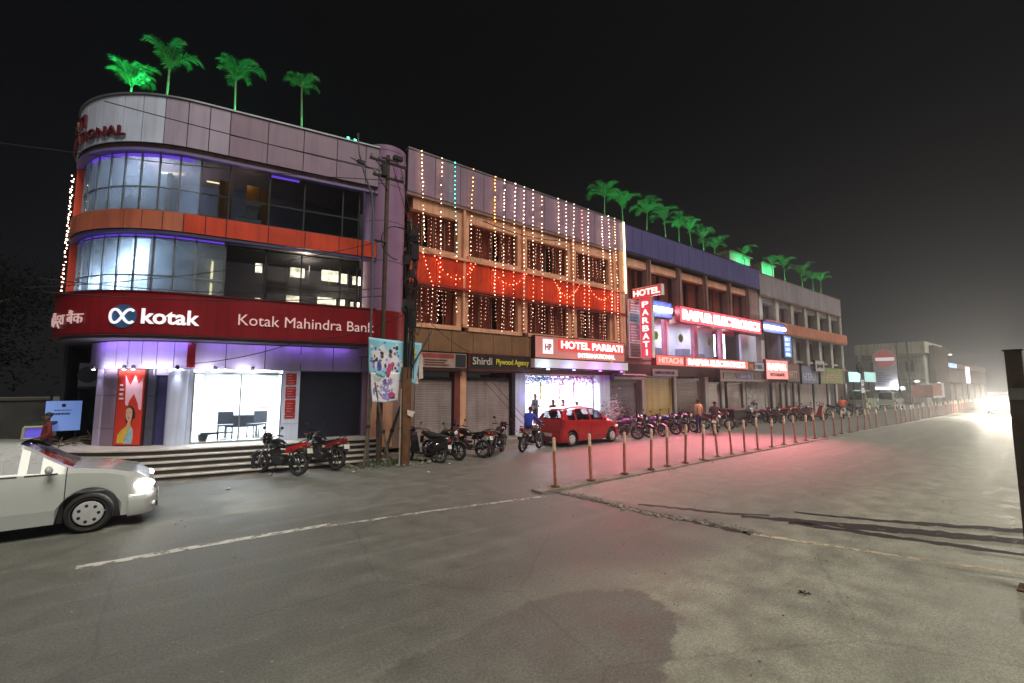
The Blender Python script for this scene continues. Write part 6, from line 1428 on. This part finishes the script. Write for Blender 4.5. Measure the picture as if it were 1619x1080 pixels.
# ================================================================ people, left side, far end
def person(label, loc, rz, shirt, trouser, pose='stand', skin=(.16,.085,.055), hair=True, cap=None, group=None, over=None, scale=1.):
    J = dict(pelvis=(0,0,.93), spine=(.0,0,1.14), chest=(.0,0,1.34), neck=(.0,0,1.47), jaw=(.025,0,1.54), skull=(.01,0,1.62), crown=(.0,0,1.68))
    for s, n in ((1,'l'),(-1,'r')):
        J.update({'sh'+n:(0,s*.18,1.40),'el'+n:(-.03,s*.23,1.13),'wr'+n:(.06,s*.22,.89),'pa'+n:(.09,s*.215,.82),'hip'+n:(0,s*.09,.9),'kn'+n:(.03,s*.1,.49),'an'+n:(-.01,s*.1,.09),'toe'+n:(.15,s*.12,.045)})
    if pose == 'ride':
        J.update(pelvis=(-.2,0,.86), spine=(-.17,0,1.05), chest=(-.1,0,1.25), neck=(-.05,0,1.38), jaw=(0,0,1.45), skull=(-.01,0,1.53), crown=(-.02,0,1.59))
        for s, n in ((1,'l'),(-1,'r')): J.update({'sh'+n:(-.1,s*.18,1.31),'el'+n:(.08,s*.27,1.1),'wr'+n:(.25,s*.3,1.03),'pa'+n:(.3,s*.31,1.035),'hip'+n:(-.18,s*.1,.84),'kn'+n:(.16,s*.19,.72),'an'+n:(.0,s*.18,.36),'toe'+n:(.14,s*.19,.3)})
    if pose == 'sit':
        J.update(pelvis=(0,0,.5), spine=(0,0,.7), chest=(.03,0,.92), neck=(.05,0,1.05), jaw=(.09,0,1.12), skull=(.07,0,1.2), crown=(.06,0,1.26))
        for s, n in ((1,'l'),(-1,'r')): J.update({'sh'+n:(.03,s*.18,.98),'el'+n:(.05,s*.24,.72),'wr'+n:(.25,s*.16,.62),'pa'+n:(.31,s*.14,.61),'hip'+n:(.02,s*.1,.48),'kn'+n:(.42,s*.13,.5),'an'+n:(.4,s*.13,.09),'toe'+n:(.55,s*.14,.045)})
    if over: J.update(over)
    Rr = dict(pelvis=.125, spine=.115, chest=.13, neck=.055, jaw=.075, skull=.092, crown=.06)
    for n in 'lr': Rr.update({'sh'+n:.07,'el'+n:.046,'wr'+n:.03,'pa'+n:.03,'hip'+n:.095,'kn'+n:.06,'an'+n:.04,'toe'+n:.035})
    E_ = [('pelvis','spine','t'),('spine','chest','t'),('chest','neck','t'),('neck','jaw','h'),('jaw','skull','h'),('skull','crown','h')]
    for n in 'lr': E_ += [('chest','sh'+n,'t'),('sh'+n,'el'+n,'t'),('el'+n,'wr'+n,'t'),('wr'+n,'pa'+n,'h'),('pelvis','hip'+n,'l'),('hip'+n,'kn'+n,'l'),('kn'+n,'an'+n,'l'),('an'+n,'toe'+n,'f')]
    for n, s in (('l',1),('r',-1)):
        pa = Vector(J['pa'+n]); d = (pa-Vector(J['wr'+n])).normalized(); sd = Vector((0,0,1)).cross(d); sd = sd.normalized() if sd.length > .2 else Vector((1,0,0)); pn = d.cross(sd)
        for i, (o, l) in enumerate(((-.027,.055),(-.009,.068),(.009,.064),(.027,.05))):
            J[f'f{i}{n}'] = tuple(pa+d*.03+sd*o); J[f'g{i}{n}'] = tuple(pa+d*(.03+l)+sd*o*1.2-pn*.015*(1+i*.2)); Rr[f'f{i}{n}'] = .01; Rr[f'g{i}{n}'] = .008
            E_ += [('pa'+n,f'f{i}{n}','h'),(f'f{i}{n}',f'g{i}{n}','h')]
        J['th'+n] = tuple(pa+d*.02-sd*.045); Rr['th'+n] = .01; E_ += [('pa'+n,'th'+n,'h')]
    names = list(J); me = bpy.data.meshes.new('body'); me.from_pydata([J[k] for k in names], [(names.index(a),names.index(c)) for a,c,_ in E_], [])
    o = bpy.data.objects.new('body', me); C.objects.link(o); md = o.modifiers.new('s','SKIN'); md.use_smooth_shade = True
    for i, k in enumerate(names):
        v = me.skin_vertices[0].data[i]; r = Rr[k]; v.radius = (r*(1.25 if k in ('pelvis','spine','chest') else 1), r*(.85 if k in ('pelvis','spine','chest') else 1)); v.use_root = (k == 'pelvis')
    sb = o.modifiers.new('u','SUBSURF'); sb.levels = 1; sb.render_levels = 1
    dg = bpy.context.evaluated_depsgraph_get(); m2 = bpy.data.meshes.new_from_object(o.evaluated_get(dg)); bpy.data.objects.remove(o)
    h = str(abs(hash(label)) % 99999)
    for m in (mat('skin_%d'%int(skin[0]*1000), skin, .55, 0, .1, 9), mat('shirt_%d_%d_%d'%tuple(int(c*255) for c in shirt[:3]), shirt, .85, 0, .2, 12), mat('trouser_%d_%d'%tuple(int(c*255) for c in trouser[:2]), trouser, .85, 0, .2, 12), black_plastic): m2.materials.append(m)
    segs = [(Vector(J[a]), Vector(J[c]), k) for a, c, k in E_]
    for pl in m2.polygons:
        c = pl.center; best = None
        for a, q, k in segs:
            ab = q-a; t = max(0, min(1, (c-a).dot(ab)/max(1e-9, ab.length_squared))); dd = (c-(a+ab*t)).length
            if best is None or dd < best[0]: best = (dd, k)
        pl.material_index = {'h':0,'t':1,'l':2,'f':3}[best[1]]; pl.use_smooth = True
    t = thing('person', label, 'person', loc, rz, group); b = bpy.data.objects.new('body', m2); C.objects.link(b); b.parent = t
    hd = Vector(J['skull']); p = MB()
    if hair:
        p.ball(hd+Vector((-.018,0,.034)), .086, .083, .078, 12, 8); p.build('hair', mat('hair_black', (.012,.01,.01), .6, 0, .2, 30), t, True)
    else: p.ball(hd+Vector((-.0,0,.01)), .135, .13, .14, 14, 8); p.build('helmet', mat('helmet_%d'%int(cap[0]*99), cap, .25), t, True)
    p = MB(); p.ball(hd+Vector((.1,0,-.03)), .022, .016, .026, 8, 6)
    for s in (-1,1): p.ball(hd+Vector((0,s*.098,-.015)), .025, .014, .034, 8, 6)
    p.build('nose', m2.materials[0], t, True)
    p = MB()
    for s in (-1,1): p.ball(hd+Vector((.088,s*.034,.005)), .01, .014, .009, 8, 5)
    p.ball(hd+Vector((.09,0,-.068)), .008, .028, .006, 8, 4); p.build('eye', mat('eye_dark', (.02,.012,.012), .3), t, True)
    t.scale = (scale,)*3
    return t
R = math.radians
person('standing man in a grey checked shirt inside the hotel entrance, tallest of the four', (14.15,16.2,.32), R(-80), (.12,.13,.14), (.03,.03,.04), over=dict(wrl=(.2,.1,1.15),pal=(.24,.03,1.18),wrr=(.2,-.1,1.1),par=(.24,-.03,1.12)))
person('person in a dark striped top inside the hotel entrance, just right of the tall man', (15.1,16.0,.05), R(-90), (.03,.03,.035), (.02,.02,.03))
person('person in a pinkish red top inside the hotel entrance, third from the left', (15.75,16.0,.05), R(-70), (.3,.06,.08), (.03,.03,.04))
person('person in a mauve top inside the hotel entrance, farthest right of the four', (16.7,16.0,.0), R(-100), (.16,.1,.14), (.04,.03,.05), scale=.96)
person('rider in a bright blue shirt astride the grey motorcycle behind the red car', (11.35,13.25,.0), R(20), (.03,.06,.5), (.03,.03,.05), 'ride')
person('man in a tan shirt and dark blue trousers with his back to the road', (21.9,12.55,.0), R(75), (.55,.3,.17), (.03,.025,.08), scale=1.02)
person('rider in a dark plum jacket and grey cap on the white motorcycle', (22.7,12.1,.0), R(20), (.06,.03,.04), (.03,.03,.04), 'ride', hair=True)
person('rider in a bright orange jacket on the white scooter', (41.0,11.9,.0), R(15), (.75,.13,.04), (.05,.05,.06), 'ride')
person('person in a red patterned top with black hair before the blue notice board', (-2.05,17.4,.0), R(200), (.16,.02,.02), (.03,.03,.04), scale=.97, over=dict(ell=(.02,.25,1.14),wrl=(.2,.2,1.06),pal=(.26,.17,1.06)))
# potted shrubs by the hotel entrance
def shrub(label, loc, h, col, n, seed, pot=True):
    rn = random.Random(seed); t = thing('potted_shrub', label, 'shrub', loc, 0, 'potted shrubs by the hotel entrance'); p = MB()
    for i in range(n):
        v = Vector((rn.gauss(0,.22), rn.gauss(0,.2), .35+abs(rn.gauss(.4,.3))*h)); a = Vector((rn.uniform(-1,1),rn.uniform(-1,1),rn.uniform(-.2,1))).normalized()*.07; q = a.orthogonal().normalized()*.022
        p.add([v-a, v+q, v+a, v-q], [(0,1,2,3)])
    p.build('foliage', mat(col[0], col[1], .6, 0, .4, 8), t); p = MB()
    for i in range(7): p.tube([(0,0,.25),(rn.gauss(0,.1),rn.gauss(0,.1),.5*h+.2),(rn.gauss(0,.2),rn.gauss(0,.2),h*.9)], .01, 4)
    p.build('stem', tr_m, t); p = MB(); p.lathe([(.14,0),(.2,.32),(.21,.34),(.18,.34),(.16,.3),(0,.3)], n=16); p.build('pot', mat('pot_clay', lin(120,70,52), .8, 0, .2, 5), t)
shrub('frosty pale pink leaved potted shrub right of the hotel entrance', (18.2,15.0,.22), 1.35, ('pale_leaf', lin(200,160,175)), 420, 1)
shrub('dark green potted shrub beside the pale pink one', (19.2,15.0,.22), 1.15, ('dark_leaf', (.035,.05,.03)), 520, 2)
shrub('small dark potted shrub at the front corner of the red car', (17.3,15.0,.22), 1.0, ('dark_leaf', (.035,.05,.03)), 420, 3)
# ---------------------------------------------------------------- left side in the dark
nb = thing('notice_board', 'pale blue square notice board with dark heading lines left of the bank', 'notice board', (-2.9,20.2,0), world=True)
nx0, nx1 = at(73,636,20.2).x, at(130,636,20.2).x; nz1, nz0 = at(100,634,20.2).z, at(100,681,20.2).z
MB().box(nx0,nx1,20.2,20.25,nz0,nz1).build('board', emi('board_blue', (.20,.34,.85), .42, (.25,.4,.8)), nb)
p = MB(); 
for x in (nx0+.1,nx1-.1): p.tube([(x,20.28,0),(x,20.28,nz1+.3)], .03, 8)
p.build('post', dark_metal, nb); p = MB(); W_ = nx1-nx0; H_ = nz1-nz0; p.box(nx0+W_*.44,nx0+W_*.55,20.185,20.199,nz0+H_*.8,nz0+H_*.9)
rn = random.Random(5)
for row_, (a, c, hh) in enumerate(((.24,.74,.025),(.2,.68,.06))):
    x = a
    while x < c: l = rn.uniform(.02,.07); p.box(nx0+W_*x,nx0+W_*min(c,x+l),20.185,20.199,nz0+H_*(.68-.14*row_),nz0+H_*(.68-.14*row_+hh)); x += l+.015
p.build('text_line', mat('board_ink', (.02,.02,.06), .5), nb)
ac = thing('air_conditioner', 'pale boxy outdoor unit hanging under the bank sign at the left', 'air conditioner', (-1.6,20.6,3.0), world=True); a0, a1 = at(126,574,20.2), at(152,611,20.2)
MB().box(a0.x,a1.x+.15,20.2,20.7,a1.z,a0.z).build('casing', mat('ac_case', lin(150,142,160), .5, 0, .1, 4), ac); p = MB(); p.lathe([(0,20.19),(.24,20.19),(.26,20.199)], ((a0.x+a1.x)/2,0,(a0.z+a1.z)/2), 'y', 18); p.build('fan_grille', dark_metal, ac); p = MB(); p.box(a0.x,a1.x+.4,20.3,20.36,a1.z-.08,a1.z-.002); p.build('bracket', dark_metal, ac)
rk = thing('auto_rickshaw', 'pale framed auto rickshaw with a violet lit window in the dark at the left', 'auto rickshaw', (-3.4,18.4,0), world=True)
q0, q1 = at(38,676,18.4), at(68,700,18.4); x0, x1 = q0.x, q1.x
p = MB()
for a, c in (((x0,18.4,q0.z),(x1,18.4,q0.z)),((x0,18.4,q1.z+.12),(x1,18.4,q1.z+.12)),((x0,18.4,q0.z),(x0-.04,18.4,.5)),((x1,18.4,q0.z),(x1+.02,18.4,.5))): p.tube([a,c], .035, 8)
p.build('window_frame', mat('rickshaw_cream', lin(170,166,140), .5), rk); MB().quad((x0,18.42,q1.z+.12),(x1,18.42,q1.z+.12),(x1,18.42,q0.z),(x0,18.42,q0.z)).build('windscreen', emi('violet_window', (.16,.12,.9), .5, (.1,.08,.4)), rk)
p = MB(); p.box(x0-.1,x1+.1,18.45,20.6,.35,q1.z); p.box(x0-.06,x1+.06,18.46,20.4,q0.z-.02,q0.z+.06); p.build('body', mat('rickshaw_green', lin(48,56,40), .6), rk)
for yy, xx in ((18.6,(x0+x1)/2),(20.2,x0),(20.2,x1)): p = MB(); p.lathe([(0,-.05),(.2,-.05),(.22,0),(.2,.05),(0,.05)], (xx,yy,.22), 'x', 16); p.v = [(v[0],v[1],v[2]) for v in p.v]; p.build('wheel', black_rubber, rk)
for i, (px_, py_) in enumerate(((27,673),(28,666))):
    l0 = at(px_, py_, 24); t = thing('small_lamp', ['tiny white lamp in the dark at far left, the lower of two','tiny white lamp in the dark at far left, the upper of two'][i], 'lamp', l0); MB().ball((0,0,0), .045, n=8, m=6).build('bulb', emi('tiny_lamp', (1,.95,.9), 4), t); MB().tube([(0,0,.04),(0,.1,.3),(0,.1,-l0.z)], .015, 5).build('stalk', dark_metal, t)
pile = thing('scrap_pile', 'low heap of branches and scrap between the blue notice board and the bank column', 'heap', (-1.7,18.9,0), world=True); p = MB(); rn = random.Random(9)
for i in range(60): c = Vector((rn.gauss(-1.75,.35), rn.gauss(18.9,.3), rn.uniform(.05,.9))); d = Vector((rn.uniform(-1,1),rn.uniform(-1,1),rn.uniform(-.3,.6)))*.4; p.tube([c-d,c,c+d+Vector((0,0,-.1))], .015, 4)
p.build('branch', wood, pile)
def tree(label, loc, h, r, seed, n=6500, leaf='night_leaf', lc=(.003,.004,.003), group='dark trees'):  # night darkness put into the near-black leaf colour
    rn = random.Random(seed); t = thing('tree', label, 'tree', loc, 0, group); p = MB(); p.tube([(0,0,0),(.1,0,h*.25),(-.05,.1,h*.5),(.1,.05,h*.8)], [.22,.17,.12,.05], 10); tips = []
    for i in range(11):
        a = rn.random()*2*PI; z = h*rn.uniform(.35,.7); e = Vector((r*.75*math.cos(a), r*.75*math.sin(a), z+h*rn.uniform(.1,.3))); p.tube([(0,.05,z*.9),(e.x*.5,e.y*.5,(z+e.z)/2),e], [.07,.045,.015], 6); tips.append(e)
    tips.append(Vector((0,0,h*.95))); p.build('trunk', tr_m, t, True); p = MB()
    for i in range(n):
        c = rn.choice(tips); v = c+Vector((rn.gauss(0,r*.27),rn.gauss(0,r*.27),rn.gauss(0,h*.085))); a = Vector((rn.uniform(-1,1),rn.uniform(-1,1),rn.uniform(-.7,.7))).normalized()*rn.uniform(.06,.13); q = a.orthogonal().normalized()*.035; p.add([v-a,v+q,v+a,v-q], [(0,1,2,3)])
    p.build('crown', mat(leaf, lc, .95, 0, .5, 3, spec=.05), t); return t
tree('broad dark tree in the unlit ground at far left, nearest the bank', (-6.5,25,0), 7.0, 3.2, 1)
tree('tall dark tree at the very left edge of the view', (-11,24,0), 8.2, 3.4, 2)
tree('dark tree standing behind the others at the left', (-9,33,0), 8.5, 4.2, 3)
yw = thing('yard_wall', 'low dark yard wall running off to the left behind the notice board', 'wall', (-14,22.4,0), world=True); MB().box(-30,-2.6,22.4,22.6,0,1.9).build('masonry', mat('yard_wall', (.05,.048,.045), .9, 0, .4, 2, .3), yw); MB().box(-30,-2.6,22.36,22.64,1.9,1.98).build('coping', mat('yard_cope', (.07,.066,.06), .9), yw)
# ---------------------------------------------------------------- the far end
fb = thing('far_building', 'pale flat roofed building closing the view beyond the end block', 'building', (90,19,0), world=True)
pbox(fb, 'wall', mat('far_wall', lin(205,202,188), .8, 0, .25, .5, streak=.4), (90,102,15.5,23.5,0,9.0)); pbox(fb, 'parapet', mat('far_parapet', lin(225,220,206), .8, 0, .2, .5, streak=.4), (89.6,102.2,15.2,23.8,7.4,9.1))
for i, (y, z) in enumerate(((16.6,4.6),(18.6,4.6),(20.8,4.6),(16.6,1.4),(18.6,1.4))):
    w_ = pbox(fb, 'window', frame_alu, (89.93,89.99,y,y+1.1,z,z+1.7)); pbox(w_, 'pane', dark_glass, (89.91,89.928,y+.08,y+1.02,z+.08,z+1.62))
pbox(fb, 'shade', far_sh := mat('far_shade', lin(150,140,130), .8), (89.2,89.92,15.6,22.5,6.6,6.7), (89.2,89.92,15.6,22.5,3.4,3.5)); pbox(fb, 'side_bay', mat('far_dark', lin(96,80,74), .8, 0, .3, .6), (92,102,14.6,15.15,0,8.6))
f2 = thing('far_building', 'dim second far building beyond the pale one, towards the glare', 'building', (125,18,0), world=True); pbox(f2, 'wall', mat('far_wall2', lin(112,98,90), .8, 0, .3, .4), (104,150,15.5,26,0,6.2)); pbox(f2, 'parapet', dim_paint, (104,150,15.3,15.49,5.6,6.6))
for i in range(6): w_ = pbox(f2, 'shopfront', mat('far_lit', lin(170,150,130), .7, 0, .4, .8), (106+i*7,111+i*7,15.42,15.48,.2,3.0)); pbox(w_, 'shade', dim_paint, (105.8+i*7,111.2+i*7,14.8,15.4,3.1,3.2))
# round hoarding with a red disc and white bar
hb = thing('hoarding', 'tall pale hoarding with a red disc crossed by a white bar, beyond the end block', 'hoarding', (75,18,0), world=True)
dc = at(1398.5,567,17.6); hb.location = (dc.x,dc.y,0); WORLDROOT.discard(hb.name); hb.rotation_euler = (0,0,math.atan2(dc.y,dc.x)-PI/2)
ds = (Vector((dc.x,dc.y,0))).dot(Fh); k_ = ds/725; rr = 14.5*k_; zc = dc.z; zb = zc-44*k_
MB().box(-rr,rr,0,.2,zb,zc).build('board', mat('hoard_pale', lin(190,186,196), .6, 0, .1, .4), hb)
p = MB(); p.lathe([(0,-.03),(rr*1.06,-.03),(rr*1.06,.2),(0,.2)], (0,0,zc), 'y', 36); p.build('disc_rim', mat('hoard_rim', lin(206,200,206), .6), hb)
p = MB(); p.lathe([(0,-.06),(rr*.92,-.06),(rr*.92,-.031)], (0,0,zc), 'y', 36); d_ = p.build('red_disc', emi('hoard_red', (.6,.16,.16), .22, (.5,.12,.12)), hb)
MB().box(-rr*.8,rr*.8,-.09,-.061,zc-rr*.24,zc+rr*.1).build('white_bar', emi('hoard_bar', (.9,.88,.95), .45), d_)
p = MB()
for i in range(6): p.box(-rr*.8,rr*(-.1+.8*((i*37)%5)/5),-.015,-.003,zb+.3+i*.3,zb+.38+i*.3)
p.build('text_line', mat('hoard_ink', lin(96,110,160), .6), hb)
pbox(hb, 'bottom_lamp', emi('hoard_lamp', (.9,.95,1), 1.6), (-rr,rr*1.5,-.2,-.1,zb-.45,zb-.05)); p = MB()
for x in (-rr*.7,rr*.7): p.tube([(x,.35,0),(x,.35,zb+1)], .12, 8)
p.build('leg', dark_metal, hb); h1 = dc+Vector((.5,0,0)); Yh = dc.y; z0 = zb
light('POINT', 'hoarding_light', (h1.x-.5,Yh-1.2,z0), 260, (.9,.95,1), size=.2)
# cyan boards, parking sign, posts
for i, (x0, x1, y0, y1, lb) in enumerate(((1341,1362,588,604,'cyan-white lit board left of the pole with the parking sign'),(1366,1385,588,604,'dimmer cyan lit board right of the pole with the parking sign'))):
    a, c = at(x0,y0,17), at(x1,y1,17); s = board('lit_board', lb, a.x, c.x, c.z, a.z, 17, emi_var('cyan_lit%d'%i, (.55,.95,.95), (1.3,.55)[i], .25, .4), .15, frame_alu); MB().tube([((a.x+c.x)/2,17.2,0),((a.x+c.x)/2,17.2,c.z)], .06, 8).build('leg', dark_metal, s)
sp_ = thing('parking_sign', 'blue square road sign with a white symbol panel on a thin pole', 'road sign', (43.8,11.6,0), world=True); c = at(1362,605,11.6); x = c.x
MB().tube([(x,11.6,0),(x,11.6,c.z+2.2)], .04, 8).build('pole', frame_alu, sp_); MB().box(x-.45,x+.45,11.54,11.56,c.z-.35,c.z+.3).build('panel', mat('sign_blue', lin(44,52,130), .4), sp_); MB().box(x-.26,x+.26,11.525,11.539,c.z-.22,c.z+.2).build('white_square', mat('sign_white_flat', lin(225,225,235), .4), sp_)
p = MB(); p.box(x-.12,x+.12,11.51,11.524,c.z-.12,c.z+.1); p.build('symbol', mat('sign_ink', lin(30,34,90), .4), sp_); MB().box(x-.4,x+.45,11.54,11.56,c.z-.8,c.z-.42).build('lower_panel', mat('sign_lilac', lin(196,180,206), .4), sp_); p = MB(); [p.box(x-.3,x+.2-.1*i,11.53,11.539,c.z-.58-i*.12,c.z-.52-i*.12) for i in range(2)]; p.build('text_line', MATS['sign_ink'], sp_); MB().ball((x,11.6,c.z+1.2), .45, .3, .5, 8, 6).build('hood', mat('sign_hood', (.03,.04,.035), .8), sp_)
for i, (xa, xb) in enumerate(((1424,1417),(1441,1433))):
    a = at(xa,640,15.0); t = thing('street_pole', ['slim dark pole leaning left before the pale far building, the left one','slim dark pole leaning left before the pale far building, the right one'][i], 'pole', (a.x,15,0), world=True); tp = at(xb,541,15.0); p = MB(); p.tube([(a.x,15,0),tp], .13, 8, True, .09); p.build('shaft', mat('pole_green', lin(70,76,60), .8), t, True); p = MB(); p.box(tp.x-.7,tp.x+.7,14.95,15.05,tp.z-.5,tp.z-.42); p.build('crossarm', dark_metal, t)
a, c = at(1484,571,15.2), at(1513,582,15.2); s = board('lit_board', 'bright blue and white lit shop board far off near the glare', a.x, c.x, c.z, a.z, 15.2, emi_var('far_blue', (.4,.6,1), 1.7, .4, .3), .2, None); pbox(s, 'frame', frame_alu, (a.x-.2,c.x+.2,15.41,15.5,c.z-.2,a.z+.2))
a, c = at(1528,580,13.5), at(1535,606,13.5); s = board('lit_board', 'narrow upright pink white lit board far off beside the glare', a.x, c.x, c.z, a.z, 13.5, emi('far_pink', (1,.6,.68), 1.6), .2, None); MB().tube([((a.x+c.x)/2,13.8,0),((a.x+c.x)/2,13.8,a.z)], .1, 8).build('leg', dark_metal, s)
for i, (px_, py_, Y_) in enumerate(((1492,560,16),(1502,561,16),(1484,606,14.5),(1450,603,14.5))):
    l0 = at(px_,py_,Y_); t = thing('street_lamp', ['far pale lamp head above the blue lit board, left of two','far pale lamp head above the blue lit board, right of two','low pale lamp under the blue lit board','low pale lamp left of the blue lit board by the truck'][i], 'lamp', (l0.x,Y_,0), world=True)
    p = MB(); p.tube([(l0.x,Y_+.6,0),(l0.x,Y_+.6,l0.z+.2),(l0.x,Y_,l0.z+.25)], .07, 6); p.build('mast', dark_metal, t); p = MB(); p.ball(l0, .35, .3, .18, 10, 6); p.build('lamp_head', emi('far_lamp', (1,.95,.88), .9), t)
# near right: dark post at the edge of the frame
rp_ = thing('barrier_post', 'tall dark rusty square post close to the camera at the right edge', 'post', (8.3,.62,0), world=True)
MB().box(8.12,8.26,.52,.66,0,2.78).build('post', mat('near_rust', (.1,.07,.055), .8, .2, .4, 4, .3, 40), rp_); MB().box(8.105,8.275,.505,.675,2.78,2.8).build('cap', dark_metal, rp_); p = MB()
for z in (.25,.6,1.2,1.9,2.5):
    for y in (.55,.63): p.ball((8.12,y,z), .01, .014, .014, 8, 5); p.ball((8.155,.52,z), .014, .01, .014, 8, 5)
p.build('bolt', rust_metal, rp_); p = MB(); p.box(8.11,8.119,.53,.65,2.2,2.34); p.build('strap', chrome, rp_)
MB().box(8.03,8.35,.43,.75,0,.02).build('base_plate', rust_metal, rp_)

# ---------------------------------------------------------------- smoky night air
hz_m, hz_nt, hz_out = nodes('night_air'); pv = hz_nt.nodes.new('ShaderNodeVolumePrincipled'); hz_nt.links.new(pv.outputs[0], hz_out.inputs[1])
pv.inputs['Color'].default_value = (.86,.88,.92,1); pv.inputs['Density'].default_value = .002; pv.inputs['Anisotropy'].default_value = .75
tag(MB().box(-95, 335, -65, 165, -1.2, 19).build('haze', hz_m), kind='stuff')
